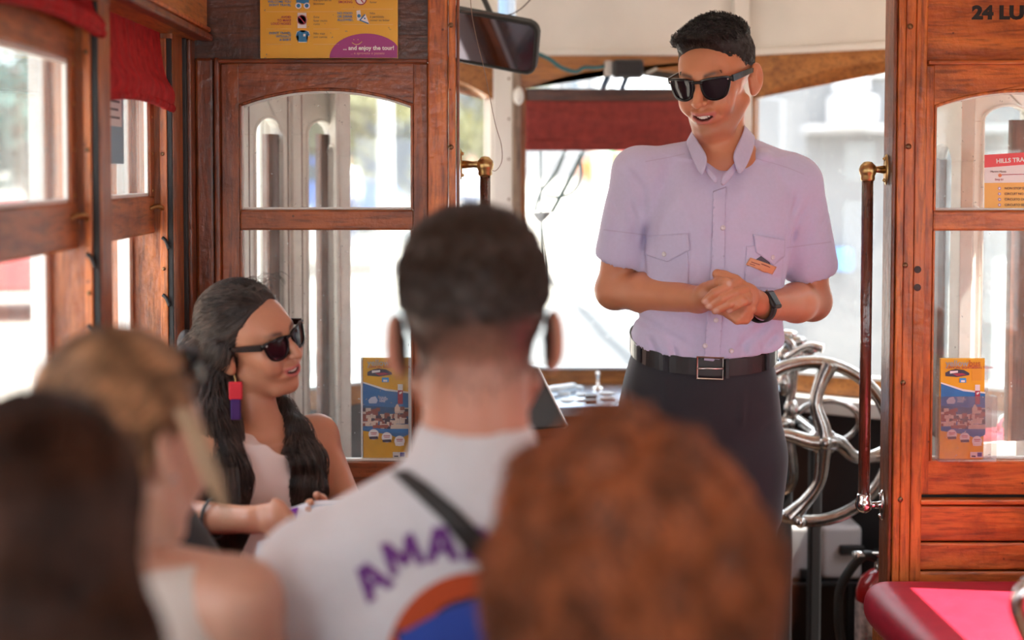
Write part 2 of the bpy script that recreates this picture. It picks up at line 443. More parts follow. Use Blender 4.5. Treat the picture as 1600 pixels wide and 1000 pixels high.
    def mesh(s, name, mat, parent=None, smooth=0):
        d = s.d; n = d.shape
        d[0], d[-1], d[:, 0], d[:, -1], d[:, :, 0], d[:, :, -1] = [np.maximum(q, s.h) for q in (d[0], d[-1], d[:, 0], d[:, -1], d[:, :, 0], d[:, :, -1])]
        S = d < 0
        cnt = np.zeros([k - 1 for k in n], np.int8)
        for i in (0, 1):
            for j in (0, 1):
                for k in (0, 1): cnt += S[i:n[0] - 1 + i, j:n[1] - 1 + j, k:n[2] - 1 + k]
        act = (cnt > 0) & (cnt < 8)
        I = np.argwhere(act); N = len(I)
        idx = np.full(act.shape, -1, np.int32); idx[act] = np.arange(N)
        pos = np.zeros((N, 3)); c = np.zeros(N)
        C = [(i, j, k) for i in (0, 1) for j in (0, 1) for k in (0, 1)]
        val = {q: d[I[:, 0] + q[0], I[:, 1] + q[1], I[:, 2] + q[2]].astype(float) for q in C}
        for a in C:
            for ax in range(3):
                if a[ax]: continue
                b = list(a); b[ax] = 1; b = tuple(b)
                va, vb = val[a], val[b]; m = (va < 0) != (vb < 0)
                t = np.where(m, va / np.where(np.abs(va - vb) < 1e-12, 1, va - vb), 0)
                p = np.array(a, float)[None, :] + t[:, None] * (np.array(b) - np.array(a))[None, :]
                pos[m] += p[m]; c[m] += 1
        V = s.lo + (I + pos / np.maximum(c, 1)[:, None]) * s.h
        faces = []
        for ax in range(3):
            o = [1, 1, 1]; o[ax] = 0
            A = S[o[0]:n[0] - 1, o[1]:n[1] - 1, o[2]:n[2] - 1] if ax != 0 else S[0:n[0] - 1, 1:n[1] - 1, 1:n[2] - 1]
            if ax == 0: A = S[0:n[0] - 1, 1:n[1] - 1, 1:n[2] - 1]; B = S[1:n[0], 1:n[1] - 1, 1:n[2] - 1]; u, w = (0, 1, 0), (0, 0, 1)
            if ax == 1: A = S[1:n[0] - 1, 0:n[1] - 1, 1:n[2] - 1]; B = S[1:n[0] - 1, 1:n[1], 1:n[2] - 1]; u, w = (0, 0, 1), (1, 0, 0)
            if ax == 2: A = S[1:n[0] - 1, 1:n[1] - 1, 0:n[2] - 1]; B = S[1:n[0] - 1, 1:n[1] - 1, 1:n[2]]; u, w = (1, 0, 0), (0, 1, 0)
            E = np.argwhere(A != B)
            inn = A[E[:, 0], E[:, 1], E[:, 2]]
            off = np.array([0 if ax == 0 else 1, 0 if ax == 1 else 1, 0 if ax == 2 else 1])
            E = E + off
            u = np.array(u); w = np.array(w)
            q = [E - u - w, E - w, E, E - u]
            ids = np.stack([idx[p[:, 0], p[:, 1], p[:, 2]] for p in q], 1)
            ids[~inn] = ids[~inn][:, ::-1]
            faces.append(ids)
        Fc = np.concatenate(faces)
        if smooth:
            e0 = np.concatenate([Fc[:, 0], Fc[:, 1], Fc[:, 2], Fc[:, 3]]); e1 = np.concatenate([Fc[:, 1], Fc[:, 2], Fc[:, 3], Fc[:, 0]])
            deg = np.bincount(e0, minlength=N) + np.bincount(e1, minlength=N)
            for it in range(smooth):
                acc = np.stack([np.bincount(e0, V[e1, i], N) + np.bincount(e1, V[e0, i], N) for i in range(3)], 1) / np.maximum(deg, 1)[:, None]
                V = V + (0.5 if it % 2 == 0 else -0.52) * (acc - V)
        return from_np(name, V, Fc, mat, parent)

def paint(o, fn):
    """colour of the skin itself (lips, cropped hair) per vertex from fn(points Nx3) -> Nx3"""
    me = o.data; n = len(me.vertices); co = np.empty(n * 3, np.float32); me.vertices.foreach_get('co', co); co = co.reshape(-1, 3)
    c = np.ones((n, 4), np.float32); c[:, :3] = fn(co)
    a = me.color_attributes.new('Col', 'FLOAT_COLOR', 'POINT'); a.data.foreach_set('color', c.ravel())

def local_of(M, co):
    Mi = np.array(M.inverted()); return co @ Mi[:3, :3].T + Mi[:3, 3]

def bvh_of(o):
    me = o.data; n = len(me.vertices); co = np.empty(n * 3, np.float32); me.vertices.foreach_get('co', co)
    return BVHTree.FromPolygons(co.reshape(-1, 3).tolist(), [tuple(p.vertices) for p in me.polygons])

def strands(name, roots, rad, matl, parent):
    """roots: list of point lists, each one hair"""
    sizes = [len(p) for p in roots]
    hc = bpy.data.hair_curves.new(name); hc.add_curves(sizes)
    hc.attributes['position'].data.foreach_set('vector', np.array([c for p in roots for c in p], np.float32).ravel())
    a = hc.attributes.get('radius') or hc.attributes.new('radius', 'FLOAT', 'POINT')
    r = np.concatenate([rad * np.interp(np.linspace(0, 1, k), [0, .15, .7, 1], [.6, 1, .9, .25]) for k in sizes]).astype(np.float32)
    a.data.foreach_set('value', r)
    hc.materials.append(matl)
    o = bpy.data.objects.new(name, hc); COL.objects.link(o); o.parent = parent; o['kind'] = 'stuff'
    return o

def grow(base, n, dirf, steps, step, lift, keep=None, seed=1, jitter=0.15, wave=0.0, wfreq=60.0, clump=0.0):
    """hairs combed over the surface of base: dirf(point, normal) -> direction; lift(t) -> height above it"""
    r = random.Random(seed); me = base.data
    tree = bvh_of(base); nv = len(me.vertices); out = []; tries = 0
    co = np.empty(nv * 3, np.float32); me.vertices.foreach_get('co', co); co = co.reshape(-1, 3)
    while len(out) < n and tries < n * 12:
        tries += 1
        p = Vector(co[r.randrange(nv)])
        loc, nor, i, dd = tree.find_nearest(p)
        if loc is None or (keep and not keep(loc, nor)): continue
        j = Vector((r.gauss(0, jitter), r.gauss(0, jitter), r.gauss(0, jitter)))
        lf = 0.5 + 0.9 * r.random(); ph = r.random() * 6.28
        pts = []; L = steps if steps < 6 else max(5, int(steps * (0.65 + 0.5 * r.random())))
        q = loc
        for k in range(L):
            t = k / (L - 1)
            side = nor.cross(Vector((0, 0, 1)))
            w = wave * math.sin(ph + wfreq * k * step)
            pts.append(tuple(q + nor * (lift(t) * lf) + side * w))
            d = Vector(dirf(q, nor)) + j
            d = d - nor * d.dot(nor)
            if d.length < 1e-5: break
            nq = q + d.normalized() * step
            loc, nn, i, dd = tree.find_nearest(nq)
            if loc is None: break
            q = loc; nor = (nor * 0.5 + nn * 0.5).normalized()
        if len(pts) >= 3: out.append(pts)
    return out

def decal(name, poly, tree, matl, parent, off=0.0012, cell=4.0, Yg=1.0, thick=0.0006):
    """a patch of cloth, card or print laid on a sculpted surface: outline found along the line of sight, then draped over it"""
    bm = bmesh.new(); vs = [bm.verts.new((p[0], p[1], 0)) for p in poly]
    bm.faces.new(vs); bmesh.ops.triangulate(bm, faces=bm.faces)
    for _ in range(6):
        es = [e for e in bm.edges if e.calc_length() > cell]
        if not es: break
        bmesh.ops.subdivide_edges(bm, edges=es, cuts=1, use_grid_fill=False)
        bmesh.ops.triangulate(bm, faces=[f for f in bm.faces if len(f.verts) > 3])
    o0 = Vector((0, 0, CAMZ)); last = Yg; nrm = {}
    for v in sorted(bm.verts, key=lambda v: (round(v.co.y / 6), v.co.x)):
        px, py = v.co.x, v.co.y
        hit = tree.ray_cast(o0, RAY(px, py))
        if hit[0] is not None:
            last = hit[0].y; n = hit[1]
            if n.y > 0: n = -n
            v.co = hit[0] + n * off
        else: v.co = P(px, py, last)
    bmesh.ops.recalc_face_normals(bm, faces=bm.faces)
    return from_bm(name, bm, matl, parent, True)

# ---------------------------------------------------------------- woods and metals
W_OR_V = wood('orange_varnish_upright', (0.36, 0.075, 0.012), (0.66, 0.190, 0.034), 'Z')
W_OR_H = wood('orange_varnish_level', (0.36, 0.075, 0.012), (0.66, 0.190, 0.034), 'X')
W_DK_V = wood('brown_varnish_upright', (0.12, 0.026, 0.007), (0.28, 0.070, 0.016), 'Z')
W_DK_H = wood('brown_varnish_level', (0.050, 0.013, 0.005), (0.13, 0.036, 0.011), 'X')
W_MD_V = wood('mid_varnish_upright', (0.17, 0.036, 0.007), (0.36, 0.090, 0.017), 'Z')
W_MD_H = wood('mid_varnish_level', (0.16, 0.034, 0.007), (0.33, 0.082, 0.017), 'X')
W_SIDE = wood('side_varnish', (0.28, 0.066, 0.014), (0.52, 0.160, 0.036), 'Y')
W_SIDE_V = wood('side_varnish_upright', (0.25, 0.058, 0.012), (0.48, 0.145, 0.032), 'Z')
W_GOLD = wood('golden_varnish', (0.30, 0.105, 0.018), (0.46, 0.175, 0.034), 'X', wear=0.06)
W_GOLD_V = wood('golden_varnish_upright', (0.26, 0.090, 0.018), (0.42, 0.160, 0.034), 'Z', wear=0.2)
W_CORN = wood('cornice_varnish', (0.40, 0.150, 0.030), (0.62, 0.260, 0.060), 'Y', wear=0.15)
W_WORN = wood('worn_bare_wood', (0.20, 0.13, 0.09), (0.42, 0.30, 0.21), 'Z', coat=0.1, rough=0.6)
W_FLOOR = wood('floor_board_wood', (0.10, 0.055, 0.035), (0.22, 0.13, 0.08), 'Y', coat=0.1, rough=0.6)
WHITE = mat('white_paint', (0.80, 0.76, 0.70), 0.35, coat=0.2, noise=0.06, nscale=6)
WHITE2 = mat('cream_paint', (0.82, 0.78, 0.72), 0.45, noise=0.10, nscale=12)
BLACK = mat('black_paint', (0.012, 0.011, 0.012), 0.5)
RUBBER = mat('black_rubber', (0.015, 0.014, 0.013), 0.6, bump=0.3, bscale=300)
BRASS = mat('aged_brass', (0.50, 0.32, 0.13), 0.32, metal=1.0, noise=0.25, nscale=40)
CHROME = mat('chrome', (0.78, 0.76, 0.74), 0.12, metal=1.0, bump=0.05, bscale=60)
STEEL = mat('cast_steel', (0.52, 0.49, 0.46), 0.24, metal=1.0, noise=0.3, nscale=30, bump=0.3, bscale=90)
SCREW = mat('screw_bronze', (0.22, 0.13, 0.07), 0.35, metal=1.0)
GLASS = glass('pane_glass', dirt=0.10)
GLASS_D = glass('dusty_glass', dirt=0.15)
RED_CLOTH = mat('red_curtain_cloth', (0.42, 0.018, 0.020), 0.8, noise=0.35, nscale=60, bump=0.4, bscale=400, spec=0.2)
RED_SEAT = mat('red_leatherette', (0.48, 0.016, 0.045), 0.42, noise=0.12, nscale=30, bump=0.15, bscale=500)

YB = 2.8
def bx(px, py=265, Y=YB):
    p = P(px, py, Y); return (p.x, p.z)
def zz(py, Y=YB): return P(CX, py, Y).z
def xx(px, Y=YB): return P(px, 265, Y).x

# ---------------------------------------------------------------- floor, roof, walls
fl = empty('floor', kind='structure')
for i in range(26):
    x = -0.62 + i * 0.08
    box('plank', (x + 0.0015, -1.4, -0.03), (x + 0.0785, 4.0, 0.0), W_FLOOR, fl, 0.002)
box('underfloor', (-0.7, -1.4, -0.12), (1.55, 4.1, -0.031), BLACK, fl, 0)
ce = empty('ceiling', kind='structure')
box('panel', (-0.72, -1.4, 2.12), (1.55, 2.9, 2.16), WHITE, ce, 0)
box('panel', (-0.75, 2.9, 2.0), (1.6, 4.15, 2.06), WHITE, ce, 0)
for y in (-0.8, 0.1, 1.0, 1.9, 2.7):
    box('roof_rib', (-0.70, y, 2.085), (1.53, y + 0.05, 2.12), W_OR_H, ce, 0.004)

# left wall: posts, sill, panelling, cornice
XL = -0.57
wl = empty('wall_left', kind='structure')
box('lower_panel', (-0.70, -1.4, 0.0), (-0.60, 2.86, 0.93), W_SIDE, wl, 0)
for i in range(11):
    z = 0.02 + i * 0.082
    box('plank', (-0.60, -1.4, z), (-0.588, 2.8, z + 0.079), W_SIDE, wl, 0.004)
box('sill', (-0.70, -1.4, 0.93), (-0.555, 2.8, 0.965), W_SIDE, wl, 0.006)
PIL = [(2.134, 2.2), (1.575, 1.64), (1.02, 1.085), (0.465, 0.53), (-0.09, -0.025), (-0.645, -0.58), (-1.2, -1.135)]
def pillar(par, y0, y1, s=-1, X=XL):
    box('post', (X + s * 0.10, y0, 0.965), (X, y1, 2.12), W_SIDE_V, par, 0.004)
    for (a, b_, m, d) in ((0.024, 0.012, W_OR_V, 0.010), (0.012, 0.002, RUBBER, 0.005)):
        box('stop_bead' if m is W_OR_V else 'rubber_strip', (X + s * a, y0 - d, 0.965), (X + s * b_, y0 + 0.001, 1.698), m, par, 0.0015)
        box('stop_bead' if m is W_OR_V else 'rubber_strip', (X + s * a, y1 - 0.001, 0.965), (X + s * b_, y1 + d, 1.698), m, par, 0.0015)
for (a, b_) in PIL: pillar(wl, a, b_)
# corner post with grooves
box('post', (-0.70, 2.656, 0.965), (XL, 2.80, 2.12), W_SIDE_V, wl, 0.004)
box('groove_bead', (-0.575, 2.745, 0.965), (-0.562, 2.758, 1.70), RUBBER, wl, 0.003)
box('groove_bead', (-0.575, 2.762, 0.965), (-0.556, 2.80, 1.70), W_DK_V, wl, 0.004)
box('stop_bead', (-0.594, 2.644, 0.965), (-0.580, 2.657, 1.69), W_OR_V, wl, 0.0015)
box('rubber_strip', (-0.580, 2.648, 0.965), (-0.571, 2.657, 1.69), RUBBER, wl, 0.001)
# ratchet notches for the window catches
for (yy) in (2.130, 2.650):
    for z in (1.10, 1.20, 1.31):
        tube('window_catch_notch', [(-0.590, yy - 0.007, z), (-0.583, yy - 0.008, z - 0.006), (-0.577, yy - 0.008, z - 0.022)], 0.0035, BLACK, wl, 8, smooth_path=4)
for z in (1.05, 1.25, 1.47, 1.62):
    for yy in (2.122, 2.642):
        ball('screw', (-0.5875, yy, z), 0.0035, SCREW, wl, (1, 0.5, 1), 8)
# cornice box over the windows
box('cornice_board', (-0.70, -1.4, 1.70), (-0.53, 2.8, 2.12), W_CORN, wl, 0.003)
box('cornice_moulding', (-0.545, -1.4, 1.698), (-0.518, 2.8, 1.712), W_DK_V, wl, 0.004)
box('cornice_moulding', (-0.535, -1.4, 1.716), (-0.522, 2.8, 1.726), W_OR_H, wl, 0.004)

# window sashes on the left side, each with a frame, pane, brass screws and catch
def sash(n, y0, y1, s=-1, X=XL, full=True):
    w = empty('window_%d' % n, kind='structure')
    xa, xb = X + s * 0.062, X + s * 0.036
    box('rail', (xa, y0, 1.318), (xb, y1, 1.390), W_SIDE, w, 0.004)
    box('rail', (xa, y0, 1.607), (xb, y1, 1.69), W_SIDE, w, 0.004)
    box('stile', (xa, y0, 1.388), (xb, y0 + 0.034, 1.609), W_SIDE_V, w, 0.003)
    box('stile', (xa, y1 - 0.034, 1.388), (xb, y1, 1.609), W_SIDE_V, w, 0.003)
    box('sash_pane', (X + s * 0.051, y0 + 0.03, 1.385), (X + s * 0.048, y1 - 0.03, 1.612), GLASS_D, w, 0)
    # cream putty bead round the pane
    for (a, b_, c, d) in ((y0 + .034, y1 - .034, 1.390, 1.396), (y0 + .034, y1 - .034, 1.600, 1.607)):
        box('putty_bead', (X + s * 0.047, a, c), (X + s * 0.040, b_, d), WHITE2, w, 0.001)
    for (a, b_) in ((y0 + .034, y0 + .040), (y1 - .040, y1 - .034)):
        box('putty_bead', (X + s * 0.047, a, 1.390), (X + s * 0.040, b_, 1.607), WHITE2, w, 0.001)
    for z in (1.40, 1.47, 1.54, 1.60):
        ball('screw', (xb - s * 0.0, y1 - 0.016, z), 0.0035, BRASS, w, (0.5, 1, 1), 8)
    tube('catch', [(xb, y1 - 0.04, 1.366), (xb - s * 0.010, y1 - 0.025, 1.370), (xb - s * 0.016, y1 - 0.010, 1.366), (xb - s * 0.014, y1 - 0.004, 1.354)], [0.003, 0.004, 0.005, 0.003], BRASS, w, 10, smooth_path=4)
    # outer fixed light behind the sash and the white outside stanchion
    box('outer_pane', (X + s * 0.088, y0, 0.96), (X + s * 0.085, y1, 1.70), GLASS, w, 0)
    box('outer_stile', (X + s * 0.105, y1 - 0.02, 0.95), (X + s * 0.080, y1 + 0.045, 1.75), WHITE, w, 0.003)
    box('outer_stile', (X + s * 0.105, y0 - 0.03, 0.95), (X + s * 0.080, y0 + 0.012, 1.75), WHITE, w, 0.003)
    return w
ys = [(2.2, 2.656)] + [(PIL[i + 1][1], PIL[i][0]) for i in range(len(PIL) - 1)]
for i, (a, b_) in enumerate(ys): sash(i + 1, a, b_)
# small notice stuck on the far side window glass
nt_ = empty('window_notice', 'grey and white notice stuck inside the small side window', 'sign')
Mn = Matrix.Translation((XL - 0.046, 2.33, 1.47)) @ Matrix.Rotation(math.pi / 2, 4, 'Z') @ Matrix.Rotation(math.pi / 2, 4, 'X')
flat('paper', [(0, -0.02), (0.13, -0.02), (0.13, 0.14), (0, 0.14)], mat('notice_blue', (0.25, 0.42, 0.52), 0.5), nt_, Mn)
Mn2 = Mn @ Matrix.Translation((0, 0, 0.0006))
flat('white_box', [(0.005, 0.045), (0.115, 0.045), (0.115, 0.13), (0.005, 0.13)], mat('notice_white', (0.78, 0.77, 0.75), 0.5), nt_, Mn2)
for k in range(5):
    flat('text_line', [(0.015, 0.058 + k * 0.014), (0.10 - 0.01 * (k % 2), 0.058 + k * 0.014), (0.10 - 0.01 * (k % 2), 0.062 + k * 0.014), (0.015, 0.062 + k * 0.014)], mat('notice_ink', (0.12, 0.12, 0.13), 0.5), nt_, Mn2 @ Matrix.Translation((0, 0, 0.0006)))

# right wall (beside the frame) with its windows open to the sky
XR = 1.40
wr = empty('wall_right', kind='structure')
box('lower_panel', (1.43, -1.4, 0.0), (1.50, 2.86, 0.93), W_SIDE, wr, 0)
for i in range(11):
    z = 0.02 + i * 0.082
    box('plank', (1.418, -1.4, z), (1.43, 2.8, z + 0.079), W_SIDE, wr, 0.004)
box('sill', (1.385, -1.4, 0.93), (1.50, 2.8, 0.965), W_SIDE, wr, 0.006)
for (a, b_) in PIL: box('post', (XR, a, 0.965), (1.50, b_, 2.12), W_SIDE_V, wr, 0.004)
box('post', (XR, 2.656, 0.965), (1.50, 2.80, 2.12), W_SIDE_V, wr, 0.004)
box('cornice_board', (1.36, -1.4, 1.70), (1.50, 2.8, 2.12), W_CORN, wr, 0.003)
for i, (a, b_) in enumerate(ys):
    w = empty('window_%d' % (i + 11), kind='structure')
    box('rail', (1.436, a, 1.62), (1.462, b_, 1.70), W_SIDE, w, 0.004)
    box('rail', (1.436, a, 0.965), (1.462, b_, 1.01), W_SIDE, w, 0.004)
    box('stile', (1.436, a, 1.01), (1.462, a + 0.03, 1.62), W_SIDE_V, w, 0.004)
    box('stile', (1.436, b_ - 0.03, 1.01), (1.462, b_, 1.62), W_SIDE_V, w, 0.004)
    box('pane', (1.448, a + 0.028, 1.005), (1.451, b_ - 0.028, 1.625), GLASS, w, 0)
# rear wall with a broad doorway and two windows
wb = empty('wall_back', kind='structure')
box('lower_panel', (-0.70, -1.46, 0.0), (0.0, -1.4, 0.93), W_SIDE, wb, 0.004)
box('lower_panel', (0.85, -1.46, 0.0), (1.50, -1.4, 0.93), W_SIDE, wb, 0.004)
box('door_panel', (0.0, -1.46, 0.0), (0.85, -1.4, 0.95), W_SIDE, wb, 0.004)
box('header', (-0.70, -1.46, 1.60), (1.50, -1.4, 2.12), W_OR_H, wb, 0.004)
for x in (-0.70, -0.06, 0.85, 1.44): box('post', (x, -1.46, 0.93), (x + 0.06, -1.4, 1.80), W_OR_V, wb, 0.004)

# ---------------------------------------------------------------- the bulkhead between saloon and platform
wf = empty('wall_front', kind='structure')
def bbox(name, x0, x1, y0, y1, m, d0=0.0, d1=0.05, bev=0.003, Y=YB):
    return box(name, (xx(x0), Y + d0, zz(y1)), (xx(x1), Y + d1, zz(y0)), m, wf, bev)

def arched_light(x0, x1, ytop, yspring, ypeak, ymid0, ymid1, ybot, wood_v, wood_h, stile_w):
    """joinery of one glazed bulkhead bay: arched top rail, stiles, mid rail, panes and beads"""
    XA, XB = xx(x0), xx(x1)
    n = 28; zt, zs, zp = zz(ytop), zz(yspring), zz(ypeak)
    w = XB - XA; sg = zp - zs; R = (w * w / 4 + sg * sg) / (2 * sg); zc = zp - R
    arc = []
    for i in range(n + 1):
        x = XA + w * i / n; arc.append((x, zc + math.sqrt(max(R * R - (x - (XA + XB) / 2) ** 2, 0))))
    prism('arched_rail', [(XA - 0.001, zt), (XB + 0.001, zt)] + arc[::-1], YB + 0.012, YB + 0.045, wood_h, wf, 'Y')
    bm = bmesh.new(); bm_tube(bm, [(p[0], YB + 0.013, p[1]) for p in arc], 0.0035, 8); from_bm('arch_bead', bm, wood_v, wf, True)
    bm = bmesh.new(); bm_tube(bm, [(p[0], YB + 0.034, p[1] - 0.003) for p in arc], 0.004, 8); from_bm('putty_bead', bm, WHITE2, wf, True)
    box('mid_rail', (XA, YB + 0.010, zz(ymid1)), (XB, YB + 0.045, zz(ymid0)), wood_h, wf, 0.004)
    for (a, b_) in ((yspring, ymid0), (ymid1, ybot)):
        for x, s in ((XA, 1), (XB, -1)):
            box('bead', (x, YB + 0.008, zz(b_)), (x + s * 0.004, YB + 0.020, zz(a)), wood_v, wf, 0.001)
            box('putty_bead', (x, YB + 0.026, zz(b_)), (x + s * 0.006, YB + 0.038, zz(a)), WHITE2, wf, 0.001)
        box('putty_bead', (XA, YB + 0.024, zz(b_)), (XB, YB + 0.038, zz(b_) + 0.0045), WHITE2, wf, 0.001)
    poly = [(XA - 0.004, zz(ymid0) - 0.006), (XB + 0.004, zz(ymid0) - 0.006)] + [(p[0], p[1] + 0.004) for p in arc[::-1]]
    prism('pane', poly, YB + 0.029, YB + 0.032, GLASS, wf, 'Y')
    box('pane', (XA - 0.004, YB + 0.029, zz(ybot) - 0.004), (XB + 0.004, YB + 0.032, zz(ymid1) + 0.004), GLASS_D, wf, 0)

# left bay
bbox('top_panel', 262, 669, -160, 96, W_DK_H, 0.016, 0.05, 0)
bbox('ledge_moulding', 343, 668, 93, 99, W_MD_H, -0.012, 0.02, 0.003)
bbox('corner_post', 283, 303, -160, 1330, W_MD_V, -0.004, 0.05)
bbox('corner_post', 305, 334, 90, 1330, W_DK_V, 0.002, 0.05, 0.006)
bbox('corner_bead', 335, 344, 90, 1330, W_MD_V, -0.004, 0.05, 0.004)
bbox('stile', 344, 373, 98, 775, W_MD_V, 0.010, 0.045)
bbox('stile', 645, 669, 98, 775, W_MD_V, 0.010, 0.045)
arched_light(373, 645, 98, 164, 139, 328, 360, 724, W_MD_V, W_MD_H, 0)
bbox('bottom_rail', 373, 645, 724, 775, W_MD_H, 0.010, 0.045)
# right bay
bbox('top_panel', 1447, 1830, -160, 94, W_OR_H, 0.014, 0.05, 0)
bbox('ledge_moulding', 1447, 1830, 94, 101, W_OR_H, -0.010, 0.02, 0.003)
bbox('stile', 1447, 1462, 101, 775, W_OR_V, 0.010, 0.045)
bbox('stile', 1736, 1770, 101, 775, W_OR_V, 0.010, 0.045)
bbox('corner_post', 1770, 1830, -160, 1330, W_OR_V, 0.0, 0.05)
arched_light(1462, 1736, 101, 166, 141, 329, 361, 721, W_OR_V, W_OR_H, 0)
bbox('bottom_rail', 1458, 1740, 721, 775, W_OR_H, 0.010, 0.045)
bbox('dado_moulding', 1444, 1830, 780, 788, W_OR_H, -0.006, 0.02, 0.003)
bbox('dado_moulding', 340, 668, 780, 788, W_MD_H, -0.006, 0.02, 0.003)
# tongued planks below the glass
yy_ = [790, 848, 893, 940]
while yy_[-1] < 1370: yy_.append(yy_[-1] + 46)
for a, b_ in zip(yy_, yy_[1:]):
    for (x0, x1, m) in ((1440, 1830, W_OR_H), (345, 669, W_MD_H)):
        z1, z0 = zz(a) - 0.0012, max(zz(b_) + 0.0022, 0.001)
        if z1 > z0 + 0.01: box('plank', (xx(x0), YB + 0.002, z0), (xx(x1), YB + 0.022, z1), m, wf, 0.005, seg=3)
bbox('backing_board', 345, 669, 775, 1378, BLACK, 0.024, 0.045, 0)
bbox('backing_board', 1440, 1830, 775, 1378, BLACK, 0.024, 0.045, 0)
# door jambs
for (a, b_, m, d0, d1) in ((669, 700, W_OR_V, -0.006, 0.05), (701, 712, W_OR_V, -0.010, 0.05), (713, 718, W_DK_V, -0.006, 0.055),
                            (1400, 1411, W_OR_V, -0.010, 0.05), (1412, 1428, W_OR_V, -0.006, 0.05), (1429, 1447, W_OR_V, -0.003, 0.05)):
    box('door_jamb', (xx(a), YB + d0, 0.0), (xx(b_), YB + d1, 2.12), m, wf, 0.003)
box('jamb_edge', (xx(1393.5), YB - 0.004, 0.0), (xx(1400), YB + 0.058, 2.12), W_DK_V, wf, 0.003)
box('jamb_edge', (xx(1397), YB + 0.01, 0.0), (xx(1399.6), YB + 0.056, 2.12), BRASS, wf, 0.001)
for px, py in ((705, 40), (705, 230), (1417, 42), (1417, 229), (1414, 414), (1413, 597), (1411, 779)):
    lathe('screw', [(0, 0.0035), (0.003, 0.003), (0.005, 0.0015), (0.006, 0)], SCREW, wf, aim((xx(px), YB - 0.009, zz(py)), d=(0, -1, 0)), 12)
for px, py in ((1435, 421), (1435, 449)):
    lathe('bolt_plug', [(0, 0.001), (0.006, 0.0008), (0.0075, 0)], mat('plug_dark', (0.05, 0.035, 0.03), 0.6), wf, aim((xx(px), YB - 0.004, zz(py)), d=(0, -1, 0)), 12)
# painted seat count on the lintel of the right bay
INK = mat('black_lettering', (0.008, 0.007, 0.007), 0.5)
text('24 LUGARES', face_cam((xx(1519), YB + 0.0135, zz(28))), 0.0365, INK, wf, bold=0.055, width=1.16)

# ---------------------------------------------------------------- platform: windscreen, fascia, apron
def plan_M(p, q):
    d = Vector((q[0] - p[0], q[1] - p[1], 0)); L = d.length; d.normalize()
    return Matrix(((d.x, -d.y, 0, p[0]), (d.y, d.x, 0, p[1]), (0, 0, 1, 0), (0, 0, 0, 1))), L
SCR = empty('wall_windscreen', kind='structure')
YW = 4.0
z_head1, z_peak, z_spr = P(0, 88, YW).z, P(0, 108, YW).z, P(0, 139, YW).z
z_tr1, z_tr0 = P(0, 139, YW).z, P(0, 160, YW).z
z_sill1, z_sill0 = P(0, 574, YW).z, P(0, 603, YW).z
def bay(p, q, spring, peak, post_m, sill_m, transom):
    M, L = plan_M(p, q); n = 24; a = 0.02; w = L - 2 * a
    sg = peak - spring; R = (w * w / 4 + sg * sg) / (2 * sg); zc = peak - R
    arc = [(a + w * i / n, zc + math.sqrt(R * R - (w * i / n - w / 2) ** 2)) for i in range(n + 1)]
    prism('header', [(0, z_head1), (L, z_head1), (L, spring)] + arc[::-1] + [(0, spring)], -0.02, 0.02, W_GOLD, SCR, 'Y', M=M)
    box('post', (0, -0.018, z_sill1), (a, 0.018, spring), post_m, SCR, 0.003, M)
    box('post', (L - a, -0.018, z_sill1), (L, 0.018, spring), post_m, SCR, 0.003, M)
    box('sill_rail', (0, -0.03, z_sill0), (L, 0.02, z_sill1), sill_m, SCR, 0.004, M)
    box('metal_sill', (a, -0.034, z_sill1 - 0.002), (L - a, 0.0, z_sill1 + 0.006), mat('alu_trim', (0.75, 0.74, 0.72), 0.3, metal=0.6), SCR, 0.001, M)
    if transom: box('transom', (a, -0.022, z_tr0), (L - a, 0.018, z_tr1), W_DK_H, SCR, 0.004, M)
    poly = [(a, z_sill1), (L - a, z_sill1)] + arc[::-1]
    prism('pane', poly, 0.004, 0.008, GLASS, SCR, 'Y', M=M)
    box('fascia', (-0.01, -0.012, P(0, 78, YW).z), (L + 0.01, 0.02, 2.02), WHITE, SCR, 0, M)
    box('fascia_moulding', (-0.01, -0.03, P(0, 88, YW).z), (L + 0.01, 0.02, P(0, 78, YW).z), WHITE, SCR, 0.004, M)
    box('apron', (0, -0.01, 0.0), (L, 0.02, z_sill0), BLACK, SCR, 0, M)
xa, xb = P(822, 0, YW).x - 0.02, P(1161, 0, YW).x
bay((xa, YW), (xb, YW), z_spr, z_peak, W_GOLD_V, W_GOLD, True)
bay((P(1174, 0, YW).x, YW), (1.47, 3.55), P(0, 155, YW).z, P(0, 110, YW).z + 0.005, W_GOLD_V, W_GOLD, False)
bay((-0.52, 3.55), (xa - 0.075, YW), P(0, 155, YW).z, P(0, 110, YW).z, WHITE2, W_GOLD, False)
box('apron', (xa - 0.08, YW - 0.01, 0), (xa + 0.01, YW + 0.02, z_sill0 + 0.005), BLACK, SCR, 0)
box('apron', (xb - 0.01, YW - 0.01, 0), (xb + 0.03, YW + 0.02, z_sill0 + 0.005), BLACK, SCR, 0)
box('white_post', (xa - 0.075, YW - 0.03, z_sill0), (xa - 0.018, YW + 0.03, P(0, 100, YW).z), WHITE, SCR, 0.004)
box('worn_post', (xa - 0.018, YW - 0.035, z_sill0), (xa + 0.004, YW + 0.02, P(0, 108, YW).z), W_WORN, SCR, 0.003)
for k in range(7): ball('rivet', (xa - 0.030, YW - 0.031, 1.70 - 0.115 * k), 0.0035, SCREW, SCR, (1, 0.4, 1), 8)
box('fascia_batten', (P(1147, 0, 3.96).x, 3.955, P(0, 90, YW).z), (P(1171, 0, 3.96).x, 3.985, 2.0), WHITE, SCR, 0.004)
box('white_post', (xb - 0.004, YW - 0.03, z_sill0), (P(1173.5, 0, YW).x, YW + 0.02, z_head1), WHITE, SCR, 0.003)
